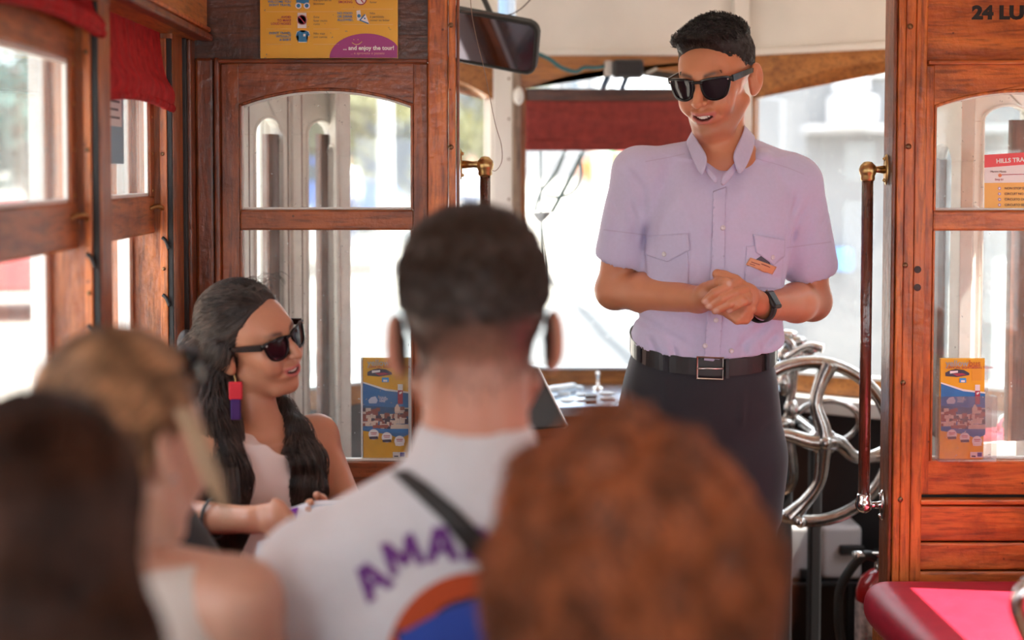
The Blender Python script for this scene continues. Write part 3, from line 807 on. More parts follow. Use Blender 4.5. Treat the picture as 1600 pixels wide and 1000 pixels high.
lathe('porcelain_knob', [(0, 0.03), (0.012, 0.026), (0.016, 0.012), (0.012, 0)], mat('porcelain', (0.8, 0.78, 0.74), 0.2), SCR, aim(P(810, 150, 3.965), d=(0, -1, 0)) @ Matrix.Diagonal((1, 1.7, 1, 1)), 16)
# white ledge that runs under the right hand pane
M_, L_ = plan_M((xb + 0.02, YW - 0.03), (1.46, 3.53))
box('ledge', (0, -0.07, P(0, 640, 3.85).z), (L_, 0.0, P(0, 616, 3.85).z), mat('grey_ledge', (0.55, 0.53, 0.50), 0.4), SCR, 0.004, M_)
# platform sides: low panels added to block light from the sides, and corner posts
for (x, m) in ((-0.56, WHITE), (1.44, WHITE)):
    box('side_panel', (x - 0.02, 2.93, 0.0), (x + 0.02, 3.50, 0.86), BLACK, SCR, 0.004)
    box('side_post', (x - 0.03, 3.50, 0.0), (x + 0.03, 3.56, 2.0), m, SCR, 0.004)
    box('side_post', (x - 0.03, 2.87, 0.0), (x + 0.03, 2.93, 2.0), m, SCR, 0.004)
    box('side_header', (x - 0.03, 2.9, 1.80), (x + 0.03, 3.55, 2.0), m, SCR, 0.004)

W_REV = wood('bare_brown_edge', (0.085, 0.028, 0.014), (0.18, 0.065, 0.034), 'Z', coat=0.1, rough=0.6)
# folded platform doors, white, each leaf with a narrow arched light
def leaf(par, p, q, zt=1.72, zb=0.06, arch_top=1.56, light_lo=0.25, bot=0.42):
    M, L = plan_M(p, q); n = 14
    u0, u1 = L * 0.24, L * 0.76; cx, r = (u0 + u1) / 2, (u1 - u0) / 2
    arc = [(cx + r * math.cos(math.pi * i / n), arch_top - r * 0.55 + r * 0.55 * math.sin(math.pi * i / n)) for i in range(n + 1)]
    t0, t1 = -0.014, 0.014
    prism('top_rail', [(0, zt), (0, arch_top - r * 0.55), (u0, arch_top - r * 0.55)] + arc[::-1][1:-1] + [(u1, arch_top - r * 0.55), (L, arch_top - r * 0.55), (L, zt)], t0, t1, WHITE2, par, 'Y', M=M)
    box('stile', (0, t0, zb), (u0, t1, arch_top - r * 0.55), WHITE2, par, 0.002, M)
    box('stile', (u1, t0, zb), (L, t1, arch_top - r * 0.55), WHITE2, par, 0.002, M)
    box('lower_panel', (u0, t0 + 0.006, zb), (u1, t1 - 0.006, bot + 0.4), WHITE2, par, 0.001, M)
    bm = bmesh.new(); bm_tube(bm, [M @ Vector((a[0], t0 - 0.001, a[1])) for a in [(u1, bot + 0.4)] + arc + [(u0, bot + 0.4)]], 0.004, 6); from_bm('bead', bm, WHITE2, par, True)
    # side reveal of the slot shows bare brown wood
    box('reveal', (u1 - (u1 - u0) * 0.36, -0.004, bot + 0.4), (u1 + 0.002, t1 - 0.001, arch_top - r * 0.50), W_REV, par, 0, M)
    box('edge_groove', (u0 - L * .10, t0 - 0.001, zb + .1), (u0 - L * .085, t0 + 0.002, zt - .03), W_REV, par, 0, M); box('edge_groove', (u1 + L * .085, t0 - 0.001, zb + .1), (u1 + L * .10, t0 + 0.002, zt - .03), W_REV, par, 0, M)
    box('pane', (u0, -0.001, bot + 0.4), (u1, 0.001, arch_top - r * 0.1), GLASS_D, par, 0, M)
    box('edge_strip', (L - 0.006, t0 - 0.008, zb), (L + 0.004, t0, zt), WHITE, par, 0.002, M)
dl = empty('folding_door', 'white folding platform door with narrow arched panes behind left glazed bay', 'door', group=None)
leaf(dl, (-0.515, 3.02), (-0.43, 3.30)); leaf(dl, (-0.43, 3.27), (-0.325, 3.50)); leaf(dl, (-0.35, 3.48), (-0.30, 3.30), arch_top=1.5)
dr = empty('folding_door', 'white folding platform door with arched panes behind right glazed bay', 'door')
leaf(dr, (1.085, 3.10), (1.33, 3.16), arch_top=1.585); leaf(dr, (1.085, 3.02), (1.095, 3.30), arch_top=1.5)
box('drop_bolt_knob', (1.115, 3.07, 1.33), (1.135, 3.095, 1.36), WHITE, dr, 0.008)

# ---------------------------------------------------------------- curtains
def side_curtain(name, label, y0, y1, z1, z0, X, flare, folds, grp):
    o_v = []; nu, nv = 90, 26
    r = random.Random(int(y0 * 100))
    ph = [r.random() * 6.28 for _ in range(4)]
    for j in range(nv + 1):
        t = j / nv
        for i in range(nu + 1):
            u = i / nu; y = y0 + (y1 - y0) * u
            z = z1 + (z0 - z1) * t
            w = 0.0022 * math.sin(folds * u * 6.28 + ph[0]) + 0.0014 * math.sin(folds * 2.3 * u * 6.28 + ph[1] + 2 * t) + 0.001 * math.sin(folds * 4.1 * u * 6.28 + ph[2])
            w *= 0.2 + 0.6 * t
            belly = 0.010 * math.exp(-((t - 0.86) / 0.10) ** 2)
            b = flare * t ** 2 * (0.4 + 0.6 * u)
            o_v.append((X + b + belly + w, y + 0.012 * t * t * (u - 0.3), z + (0.012 * math.sin(u * 3.1) * t)))
    f = [(j * (nu + 1) + i, j * (nu + 1) + i + 1, (j + 1) * (nu + 1) + i + 1, (j + 1) * (nu + 1) + i) for j in range(nv) for i in range(nu)]
    root = from_np(name, o_v, f, RED_CLOTH, None)
    m = root.modifiers.new('thick', 'SOLIDIFY'); m.thickness = 0.004
    tag(root, label, 'curtain', grp)
    last = o_v[-(nu + 1):]
    tube('hem_roll', [(p[0] + 0.001, p[1], p[2]) for p in last], 0.0075, RED_CLOTH, root, 10)
    return root
side_curtain('window_curtain', 'short rolled red curtain over the near side window', 1.645, 2.128, 1.76, 1.648, -0.590, 0.020, 5, None)
side_curtain('window_curtain', 'long pleated red curtain over the side window beside the bulkhead', 2.205, 2.650, 1.76, 1.556, -0.597, 0.024, 9, None)

for (a_, b_, z0_) in ((1.65, 2.125, 1.50), (2.21, 2.645, 1.50)):  # unseen curtains, added to trim the sun patch on the right bench
    c_ = box('window_curtain', (1.405, a_, z0_), (1.415, b_, 1.74), RED_CLOTH, None, 0.004); tag(c_, 'short red curtain on right wall window %s' % ('beside the bulkhead' if a_ > 2 else 'second from the bulkhead'), 'curtain')
    tube('hem_roll', [(1.41, a_, z0_), (1.41, b_, z0_)], 0.009, RED_CLOTH, c_, 10)
# windscreen curtain: sagging cloth under the transom
o_v = []; nu, nv = 70, 20
xa2, xb2 = P(822, 0, 3.95).x, P(1160, 0, 3.95).x; zc1, zc0 = P(0, 158, 3.95).z, P(0, 233, 3.95).z
for j in range(nv + 1):
    t = j / nv
    for i in range(nu + 1):
        u = i / nu
        sag = 0.010 * math.exp(-((t - 0.18 - 0.25 * math.sin(u * 3.1)) / 0.12) ** 2) + 0.006 * math.exp(-((t - 0.85 + 0.1 * math.cos(u * 3)) / 0.08) ** 2)
        o_v.append((xa2 + (xb2 - xa2) * u, 3.955 - sag - 0.004 * math.sin(u * 17 + t * 3), zc1 + (zc0 - zc1) * t))
f = [(j * (nu + 1) + i, j * (nu + 1) + i + 1, (j + 1) * (nu + 1) + i + 1, (j + 1) * (nu + 1) + i) for j in range(nv) for i in range(nu)]
wc = from_np('windscreen_curtain', o_v, f, mat('dark_red_cloth', (0.27, 0.035, 0.028), 0.8, noise=0.25, nscale=40, bump=0.3, bscale=300), None)
wc.modifiers.new('thick', 'SOLIDIFY').thickness = 0.004
tag(wc, 'dark red roller curtain pulled partly down across the windscreen', 'curtain')
box('hem_band', (xa2, 3.945, zc0 - 0.004), (xb2, 3.957, zc0 + 0.022), mat('dark_red_cloth', (0, 0, 0)), wc, 0.004)

# ---------------------------------------------------------------- yellow instruction sign
YEL = mat('poster_yellow', (0.92, 0.48, 0.035), 0.35, coat=0.2, coat_rough=0.05)
PUR = mat('poster_magenta', (0.36, 0.03, 0.22), 0.3, coat=0.6)
BLU = mat('poster_blue', (0.02, 0.22, 0.48), 0.3, coat=0.6)
PWH = mat('print_white', (0.85, 0.82, 0.80), 0.4)
PGR = mat('print_dark', (0.16, 0.10, 0.08), 0.5)
PRD = mat('print_red', (0.42, 0.05, 0.08), 0.5)
sg = empty('instruction_sign', 'yellow passenger instruction sign with purple dome and smiley above arched window', 'sign')
YS = YB + 0.005
def SG(px, py, d=0.0): p = P(px, py, YS); return Vector((p.x, YS - d, p.z))
x0, x1, z0, z1 = xx(408, YS), xx(622, YS), zz(91, YS), zz(-60, YS)
box('acrylic_cover', (x0 - 0.005, YS - 0.001, z0 - 0.004), (x1 + 0.005, YS + 0.011, z1), glass('acrylic', dirt=0.0, gloss=0.5), sg, 0.001)
box('board', (x0, YS + 0.0005, z0), (x1, YS + 0.010, z1 - 0.004), YEL, sg, 0)
def sgflat(name, pts, m, lay):
    q = [P(a, b, YS) for a, b in pts]
    prism(name, [(p.x, p.z) for p in q], YS - 0.0012 - 0.0004 * lay, YS - 0.0008 - 0.0004 * lay, m, sg)
dome = [(515, 90.5)] + [(515 + i, 90.5 - 37.5 * math.sin(math.acos(max(-1, min(1, (i - 57) / 57.0)))) ) for i in range(4, 106, 4)] + [(621, 69), (621, 90.5)]
dome = [(515, 90.5)] + [(572 + 57 * math.cos(a), 90.5 - 38 * math.sin(a)) for a in [math.pi - k * 0.13 for k in range(1, 21)] if 572 + 57 * math.cos(a) < 620] + [(621, 72), (621, 90.5)]
sgflat('purple_dome', dome, PUR, 1)
def sgt(s, px, py, h, m, al='LEFT', bold=0.0, lay=2, wd=1.0):
    text(s, face_cam(SG(px, py, 0.0012 + 0.0004 * lay)), h / 771.0 * 1.38, m, sg, bold, al, 'lettering', wd)
sgt('... and enjoy the tour!', 536, 78, 6.6, PWH, 'LEFT', 0.03, 2, 1.0)
sgt('... e aproveite o passeio', 548, 85, 4.0, mat('print_salmon', (0.75, 0.35, 0.3), 0.5), 'LEFT', 0.0)
for k in range(5):
    pass
tube('smile', [SG(550, 66.5, .0022), SG(555, 69.5, .0022), SG(561, 69, .0022), SG(566, 65, .0022)], 0.0007, mat('print_yellow', (0.85, 0.65, 0.25), 0.5), sg, 6, smooth_path=4)
for px in (553, 559.5): ball('smiley_eye', SG(px, 62, .002), 0.0010, mat('print_yellow', (0, 0, 0)), sg, n=8)
for (lines, xr, y0_, m) in ((("DON'T TRAVEL", 'WITHOUT', 'A SHIRT'), 455, 53.5, BLU), (('AVOID', 'TO MAKE', 'LOUD NOISES'), 455, 28.5, PRD), (('WELCOME YOU', "DON'T TRAVEL"), 455, 4.5, BLU),
                            (('NO FOOD', 'OR DRINK', 'ALLOWED'), 551, 22.5, BLU), (('SMOKING',), 551, 5, PRD)):
    for k, s in enumerate(lines): sgt(s, xr, y0_ + 5.2 * k, 3.6, m, 'RIGHT', 0.02)
for (lines, xr, y0_) in ((('Não viaje', 'sem camisa', ''), 490, 54), (('Evite', 'fazer muito', 'ruído'), 490, 28.5), (('transportes de', 'bicicletas'), 490, 2), (('Não', 'é permitido', 'comer ou beber'), 578, 22.5), (('fumar',), 578, 5)):
    for k, s in enumerate(lines):
        if s: sgt(s, xr, y0_ + 5.4 * k, 3.4, PGR, 'LEFT', 0.0)
for (xa_, xb_, y_) in ((416, 455, 45), (490, 530, 45), (416, 455, 69), (490, 530, 69), (534, 614, 14), (534, 614, 38), (416, 530, 18)):
    sgflat('ruled_line', [(xa_, y_), (xb_, y_), (xb_, y_ + 0.6), (xa_, y_ + 0.6)], mat('rule_pale', (0.9, 0.6, 0.25), 0.5), 1)
# t-shirt pictogram
sgflat('shirt_picture', [(464, 49), (469, 47.5), (472, 50), (475, 50), (478, 47.5), (483, 49), (485, 56), (480, 58), (480, 66.5), (466, 66.5), (466, 58), (462, 56)], PWH, 1)
sgflat('shirt_picture', [(465, 50), (469, 48.5), (472, 51), (475, 51), (478, 48.5), (482, 50), (484, 55), (479, 57), (479, 65.5), (467, 65.5), (467, 57), (463, 55)], BLU, 2)
sgflat('shirt_pocket', [(474, 53), (477.5, 53), (477.5, 57), (474, 57)], PWH, 3)
sgflat('noise_picture', circ(472, 31, 8, 20), PWH, 1); sgflat('noise_picture', [(465, 20), (479, 20), (479, 44), (465, 44)], PWH, 1)
def ring(cx, cy, r0, r1, m, lay):
    n = 24
    for a in range(2):
        pts = circ(cx, cy, r1, 12, a * math.pi, (a + 1) * math.pi) + circ(cx, cy, r0, 12, a * math.pi, (a + 1) * math.pi)[::-1]
        sgflat('prohibition_ring', pts, m, lay)
ring(472, 31, 6.2, 7.2, PRD, 2); ring(564, -1, 7.6, 9.2, PRD, 2); sgflat('smoking_picture', circ(564, -1, 7.6, 20), PWH, 1)
sgflat('prohibition_bar', [(567, 5), (568.5, 4), (561, -6), (559.5, -5)], PRD, 2); sgflat('prohibition_bar', [(475.5, 36.5), (477, 35.5), (468.5, 26), (467, 27)], PRD, 3)
sgflat('bicycle_picture', [(463, -2), (483, -2), (483, 4), (476, 6), (470, 5), (463, 4)], BLU, 1)
for cx_ in (466.5, 479.5): sgflat('bicycle_picture', circ(cx_, 9, 5, 16), PWH, 1); sgflat('bicycle_picture', circ(cx_, 9, 3, 14), BLU, 2)
sgflat('food_picture', [(557, 17), (563, 16), (565, 33), (558, 32)], PWH, 1); sgflat('food_picture', circ(561, 25, 2.8, 12), BLU, 2)
sgflat('food_picture', [(562, 32), (571, 22), (577, 37)], PWH, 2); sgflat('food_picture', [(561, 32), (563, 31), (576, 36), (576, 38)], BLU, 3); sgflat('food_picture', [(562, 31), (570, 22), (571, 23.5), (563.5, 32)], BLU, 3); sgflat('food_picture', circ(570, 29, 1.4, 10), BLU, 3)

# ---------------------------------------------------------------- brochures behind the panes
def brochure(label, p0, ex, ez, Yb, holder):
    """p0: upper left pixel, ex/ez: size in pixels of the leaflet front"""
    br = empty('brochure', label, 'brochure')
    def q(u, v): p = P(p0[0] + u * ex, p0[1] + v * ez, Yb); return (p.x, p.z)
    def pr(name, pts, m, lay, th=0.0003):
        prism(name, [q(*a) for a in pts], Yb - 0.0004 * (lay + 1), Yb - 0.0004 * (lay + 1) + th, m, br)
    YB_ = mat('leaflet_yellow', (0.86, 0.45, 0.02), 0.35, coat=0.3)
    SKY = mat('leaflet_sky', (0.03, 0.20, 0.50), 0.35, coat=0.3, noise=0.25, nscale=18)
    SEA = mat('leaflet_sea', (0.02, 0.13, 0.28), 0.35, noise=0.3, nscale=60)
    CITY = mat('leaflet_roofs', (0.30, 0.10, 0.08), 0.5); WALL = mat('leaflet_walls', (0.68, 0.55, 0.46), 0.5); DK = mat('leaflet_dark', (0.05, 0.05, 0.08), 0.5)
    box('booklet', (q(0, 0)[0], Yb, q(0, 1)[1]), (q(1, 0)[0], Yb + 0.008, q(0, 0)[1]), YB_, br, 0.0005)
    pr('sky_print', [(0, .24), (.5, .32), (1, .35), (1, .76), (.8, .80), (.6, .76), (0, .72)], SKY, 1)
    pr('white_wave', [(0, .235), (.5, .305), (1, .335), (1, .35), (.5, .325), (0, .25)], PWH, 2)
    pr('sea_print', [(0, .47), (1, .50), (1, .62), (0, .62)], SEA, 2)
    r = random.Random(3)
    for row in range(7):
        v = .50 + row * .024; u = 0.0
        while u < 0.95:
            w = .04 + .08 * r.random(); h = .02 + .03 * r.random()
            lo = .47 + (0.05 if .3 < u < .6 else 0.0) + row * .024
            pr('building_print', [(u, lo + .06), (u, lo + .06 - h), (min(u + w, 1), lo + .06 - h), (min(u + w, 1), lo + .06)], r.choice([CITY, WALL, DK, CITY, WALL]), 3 + row * 0.3)
            u += w + 0.004
    pr('dome_print', [(.70, .53), (.70, .49), (.72, .485)] + [(.76 + .035 * math.cos(a), .485 - .03 * math.sin(a)) for a in [math.pi - k * .5 for k in range(1, 6)]] + [(.80, .485), (.82, .49), (.82, .53)], WALL, 5.4)
    pr('quay_print', [(.22, .665), (.55, .66), (.55, .69), (.22, .695)], CITY, 6); pr('quay_print', [(.62, .66), (1, .655), (1, .70), (.62, .70)], WALL, 6)
    pr('sea_print', [(0, .69), (.5, .70), (1, .70), (1, .745), (.7, .74), (.3, .72), (0, .71)], SKY, 6.3)
    for (u, v) in ((.24, .755), (.53, .785), (.81, .82)):
        e = ex / ez
        pts = [(u + .115 * math.cos(a), v + .115 * e * math.sin(a)) for a in [k * 2 * math.pi / 20 for k in range(20)]]
        pr('round_badge', pts, PWH, 7)
        pr('badge_line', [(u - .07, v - .02), (u + .07, v - .02), (u + .07, v - .012), (u - .07, v - .012)], PRD, 8)
        pr('badge_line', [(u - .06, v - .003), (u + .06, v - .003), (u + .06, v + .003), (u - .06, v + .003)], PRD, 8)
        pr('tram_picture', [(u - .10, v + .022), (u + .09, v + .018), (u + .10, v + .045), (u - .09, v + .047)], DK if u < .7 else PWH, 8)
    pr('vehicle_picture', [(.10, .14), (.22, .115), (.34, .12), (.34, .105), (.52, .115), (.64, .145), (.64, .165), (.36, .185), (.10, .175)], DK, 3)
    pr('vehicle_picture', [(.20, .125), (.38, .12), (.38, .14), (.20, .15)], PWH, 4); pr('vehicle_picture', [(.26, .15), (.48, .145), (.58, .16), (.36, .175)], PRD, 4)
    pr('city_stamp', [(.42, .195), (.57, .195), (.57, .24), (.42, .24)], mat('leaflet_azure', (0.05, .35, .75), .4), 3)
    pr('stamp_mark', [(.45, .215), (.54, .215), (.54, .235), (.45, .235)], PWH, 4)
    pr('side_tab', [(.77, .26), (.88, .26), (.88, .32), (.77, .32)], PWH, 4); pr('side_tab', [(.77, .32), (.88, .32), (.88, .455), (.77, .455)], PRD, 4)
    pr('tab_mark', [(.80, .34), (.86, .33), (.86, .345), (.82, .36), (.80, .355)], PWH, 5)
    pr('map_sketch', [(.12, .42), (.18, .39), (.28, .38), (.33, .42), (.30, .45), (.14, .45)], mat('leaflet_pale', (.55, .62, .75), .5), 4)
    pr('corner_logo', [(.66, .93), (.94, .93), (.94, .985), (.66, .985)], PWH, 4); pr('corner_logo', [(.82, .935), (.92, .935), (.92, .975), (.82, .975)], mat('leaflet_indigo', (.06, .05, .3), .5), 5); pr('corner_logo', [(.69, .965), (.78, .965), (.78, .978), (.69, .978)], DK, 5)
    pr('square_mark', [(.70, .11), (.92, .11), (.92, .22), (.70, .22)], mat('leaflet_ochre', (.80, .38, .03), .5), 2)
    def t(s, u, v, h, m, bold=0.0, wd=1.0):
        a = q(u, v); text(s, face_cam((a[0], Yb - 0.0030, a[1])), h, m, br, bold, 'LEFT', 'lettering', wd)
    t('yellow', .10, .075, 0.0175, mat('print_grey', (.42, .42, .36), .5), 0.02); t('bus', .62 if holder else .55, .075, 0.0175, mat('print_orange', (.55, .17, .02), .5), 0.03)
    t('OFFICIAL SIGHTSEEING TOURS', .12, .10, 0.0066, PRD, 0.01, 1.05)
    for k in range(3): t(('YOUR', 'TICKET', 'HERE')[k], .36, .40 + .018 * k, 0.0055, PWH)
    return br, q
brL, qL = brochure('yellow and blue tour leaflet in white frame on left pane', (567, 559), 71, 158, YB + 0.034, False)
WF = mat('white_frame', (0.85, 0.85, 0.84), 0.35)
for (a, b_, c, d) in ((-.045, 0, -.0, 1.03), (1, 1.13, -.0, 1.03), (-.045, 1.13, 1.0, 1.035)):
    A, B = qL(a, c), qL(b_, d); box('white_edge', (A[0], YB + 0.032, B[1]), (B[0], YB + 0.046, A[1]), WF, brL, 0.0005)
box('card_back', (qL(-.045, 0)[0], YB + 0.042, qL(0, 1.03)[1]), (qL(1.13, 0)[0], YB + 0.046, qL(0, 0)[1]), WF, brL, 0)
brR, qR = brochure('tour leaflet standing in clear holder low on right glazed bay', (1470, 560), 69, 157, YB + 0.0, True)
hd = empty('leaflet_holder', 'clear acrylic leaflet holder fixed low on right glazed bay', 'holder')
AC = glass('holder_acrylic', tint=(0.93, 0.90, 0.90), dirt=0.32, gloss=1.0)
A, B = qR(-.05, .37), qR(1.09, 1.0)
box('front_plate', (A[0], YB - 0.012, B[1]), (B[0], YB - 0.0095, A[1]), AC, hd, 0.0006)
box('back_plate', (A[0], YB + 0.0105, B[1]), (B[0], YB + 0.0125, A[1] + 0.06), AC, hd, 0.0006)
box('side_plate', (B[0], YB - 0.012, B[1]), (B[0] + 0.011, YB + 0.0125, A[1]), AC, hd, 0.0006)
box('side_plate', (A[0] - 0.002, YB - 0.012, B[1]), (A[0], YB + 0.0125, A[1]), AC, hd, 0.0006)
box('base_plate', (A[0] - 0.002, YB - 0.012, B[1] - 0.004), (B[0] + 0.011, YB + 0.0125, B[1] - 0.0005), AC, hd, 0.0006)

# route notice high on the right pane
rn = empty('route_notice', 'red white and orange tram route notice stuck high on right arched pane', 'sign')
Yn = YB + 0.026
def rnp(pts, m, lay, name='band'): prism(name, [(P(a, b, Yn).x, P(a, b, Yn).z) for a, b in pts], Yn - 0.0004 * (lay + 1), Yn - 0.0004 * lay, m, rn)
rnp([(1538, 242), (1668, 234), (1668, 327), (1538, 327)], mat('notice_orange', (0.86, 0.46, 0.10), 0.4), 0, 'sheet')
rnp([(1538, 242), (1668, 234), (1668, 252), (1538, 262)], mat('notice_red', (0.78, 0.09, 0.10), 0.4), 1)
rnp([(1538, 262), (1668, 252), (1668, 284), (1538, 286)], mat('notice_cream', (0.80, 0.76, 0.74), 0.4), 1)
rnp([(1563, 272.6), (1668, 270.4), (1668, 271.2), (1563, 273.6)], PRD, 2); rnp(circ(1562, 274, 2.8, 12), mat('notice_dot', (.8, .25, .08), .4), 3, 'dot')
def rnt(s, px, py, h, m, bold=0.0, ang=0.0):
    p = P(px, py, Yn); text(s, face_cam((p.x, Yn - 0.0018, p.z)) @ Matrix.Rotation(ang, 4, 'Z'), h / 771 * 1.38, m, rn, bold)
rnt('HILLS TRAM', 1556, 255, 7.0, PWH, 0.03, 0.06); rnt('Martim Moniz', 1547, 269.5, 3.2, PGR); rnt('Stop 01', 1554, 282, 3.2, PRD)
for k, s in enumerate(('NON STOP SERVICE', 'CIRCUIT NO STOPS', 'CIRCUITO DIRETO', 'CIRCUITO SEM')):
    rnt(s, 1569, 296 + k * 8.6, 3.8, PGR, 0.01)
    rnp(circ(1561.5, 294.3 + k * 8.6, 2.4, 10), mat('notice_violet', (.35, .2, .45), .4), 1, 'dot'); rnp(circ(1561.5, 294.3 + k * 8.6, 1.3, 10), PWH, 2, 'dot')

# ---------------------------------------------------------------- grab poles with brass fittings
def pole(label, px, ztop_py, ybot_py, xj_px, Yp, side, top_m, bot_m, w):
    g = empty('grab_pole', label, 'handrail')
    X = xx(px, Yp); zt = P(0, ztop_py, Yp).z; zb = P(0, ybot_py, Yp).z; xj = xx(xj_px, YB)
    bm = bmesh.new(); bm_tube(bm, [(X, Yp, zb), (X, Yp, (zb + zt) / 2), (X, Yp, zt)], w, 20); from_bm('wooden_rod', bm, wood('pole_wood', (0.075, 0.020, 0.012), (0.17, 0.045, 0.022), 'Z', coat=0.9, rough=0.25), g, True)
    for z, m, up in ((zt, top_m, 1), (zb, bot_m, -1)):
        lathe('knob', [(0.0, 0.017), (0.008, 0.0155), (0.0155, 0.008), (0.018, 0.0), (0.0165, -0.008), (0.014, -0.013), (0.0145, -0.020), (0.012, -0.024), (0.0, -0.024)], m, g, Matrix.Translation((X, Yp, z)) @ (Matrix.Rotation(math.pi, 4, 'X') if up < 0 else Matrix.Identity(4)))
        bm = bmesh.new(); bm_tube(bm, [(X, Yp, z), (X + (xj - X) * .45, Yp, z), (xj - side * 0.002, Yp, z)], [0.010, 0.0065, 0.009], 14); from_bm('bracket_arm', bm, m, g, True)
        M = Matrix.Translation((xj, Yp, z)) @ Matrix.Rotation(-side * math.pi / 2, 4, 'Y')
        bm = bmesh.new(); bm_lathe(bm, [(0, 0.004), (0.010, 0.004), (0.0135, 0.002), (0.014, 0.0)], 18)
        bmesh.ops.transform(bm, matrix=M @ Matrix.Diagonal((2.3, 1, 1, 1)), verts=bm.verts); from_bm('wall_plate', bm, m, g, True)
        for dz in (-0.022, 0.022): ball('screw', (xj - side * 0.004, Yp, z + dz), 0.004, m, g, n=8)
pole('tall grab pole of dark wood with brass knob at right of doorway', 1356, 265, 789, 1392, YB + 0.030, 1, BRASS, CHROME, 0.0118)
pole('grab pole of dark wood with brass knob at left of doorway', 758, 257, 800, 719, YB + 0.030, -1, BRASS, BRASS, 0.0110)
cw = tube('pull_cord', [P(734, -30, 2.9), P(737, 20, 2.9), P(747, 70, 2.9), P(757, 110, 2.9), P(773, 190, 2.9), P(783, 225, 2.9), P(784, 252, 2.9), P(774, 267, 2.87), P(764, 262, 2.85)], 0.0008, mat('cord_tan', (.25, .16, .12), .6), None, 6, smooth_path=6)
tag(cw, 'thin cord hanging beside the mirror down to the left brass knob', 'cord')

# ---------------------------------------------------------------- driver's mirror
mr_ = empty('driver_mirror', 'large black framed rear view mirror tilted in top of doorway', 'mirror')
c = P(762, 64, 3.30); U = (P(840, 78, 3.27) - P(700, 52, 3.33)).normalized(); Vv = (P(764, 15, 3.26) - P(758, 115, 3.34)); Nn = U.cross(Vv).normalized(); Vv = Nn.cross(U).normalized()
MM = Matrix(((U.x, Vv.x, Nn.x, c.x), (U.y, Vv.y, Nn.y, c.y), (U.z, Vv.z, Nn.z, c.z), (0, 0, 0, 1)))
def rrect(w, h, r, n=6):
    out = []
    for (sx, sy, a0) in ((1, 1, 0), (-1, 1, 90), (-1, -1, 180), (1, -1, 270)):
        for k in range(n + 1):
            a = math.radians(a0 + 90 * k / n); out.append((sx * (w - r) + r * math.cos(a), sy * (h - r) + r * math.sin(a)))
    return out
prism('housing', rrect(0.122, 0.066, 0.024), -0.022, 0.0, BLACK, mr_, 'Z', 0.004, MM)
prism('mirror_glass', rrect(0.114, 0.058, 0.019), 0.0002, 0.0016, mat('mirror_silver', (0.26, 0.24, 0.28), 0.02, metal=1.0), mr_, 'Z', 0, MM)
bm = bmesh.new(); bm_tube(bm, [MM @ Vector((a, b_, 0.001)) for a, b_ in rrect(0.119, 0.063, 0.022)], 0.0045, 8, True); from_bm('rubber_rim', bm, RUBBER, mr_, True)
tube('mirror_arm', [MM @ Vector((0, 0.0, -0.02)), MM @ Vector((-0.01, 0.03, -0.06)), (c.x - 0.02, 3.45, 1.9), (c.x - 0.02, 3.45, 2.0)], 0.007, BLACK, mr_, 10, smooth_path=5)
wv = tube('electric_wire', [P(720, 18, 3.25), P(755, 20, 3.25), P(790, 24, 3.25), P(812, 15, 3.3), P(832, -5, 3.3), P(838, -20, 3.3)], 0.0016, mat('wire_brown', (.09, .05, .04), .5), None, 6, smooth_path=6)
tag(wv, 'thin dark wire looping over the top of the mirror', 'cable')
fm = empty('trim_1', kind='structure')
text('K', face_cam((P(754, 10, 3.98).x, 3.985 - 0.0, P(754, 10, 3.98).z)), 0.045, INK, fm, 0.01)

# ---------------------------------------------------------------- windscreen device and its cable
dv = empty('windscreen_device', 'small dark rounded box device mounted at top of windscreen', 'device')
a, b_ = P(957, 93, 3.92), P(1005, 122, 3.92)
box('casing', (a.x, 3.90, b_.z), (b_.x, 3.94, a.z), mat('charcoal_plastic', (0.035, 0.035, 0.038), 0.45), dv, 0.012, seg=4)
box('screen_face', (a.x + 0.008, 3.897, b_.z + 0.008), (b_.x - 0.008, 3.901, a.z - 0.008), BLACK, dv, 0.002)
box('mount_clip', (P(945, 0, 3.93).x, 3.92, P(0, 118, 3.93).z), (P(957, 0, 3.93).x, 3.95, P(0, 95, 3.93).z), mat('clip_plastic', (.6, .58, .55), .4), dv, 0.003)
for px in (942, 972): 
    p, q = P(px + 8, 118, 3.95), P(px, 138, 3.97); tube('support_foot', [p, q], 0.008, mat('foot_blue', (.05, .09, .16), .4), dv, 8)
cb = tube('teal_cable', [P(836, 82, 3.9), P(858, 92, 3.9), P(878, 106, 3.9), P(900, 112, 3.9), P(912, 106, 3.9), P(930, 106, 3.91), P(944, 104, 3.93)], 0.0055, mat('cable_teal', (.02, .13, .15), .5), None, 8, smooth_path=6)
tag(cb, 'teal cable sagging from mirror side to the windscreen device', 'cable')
rd = tube('pointer_rod', [P(1010, 114, 3.97), P(1018, 111, 3.96), P(1026, 107, 3.95)], 0.004, mat('rod_cream', (.7, .65, .55), .4), None, 8)
tag(rd, 'short cream rod sticking up beside the windscreen device', 'rod')

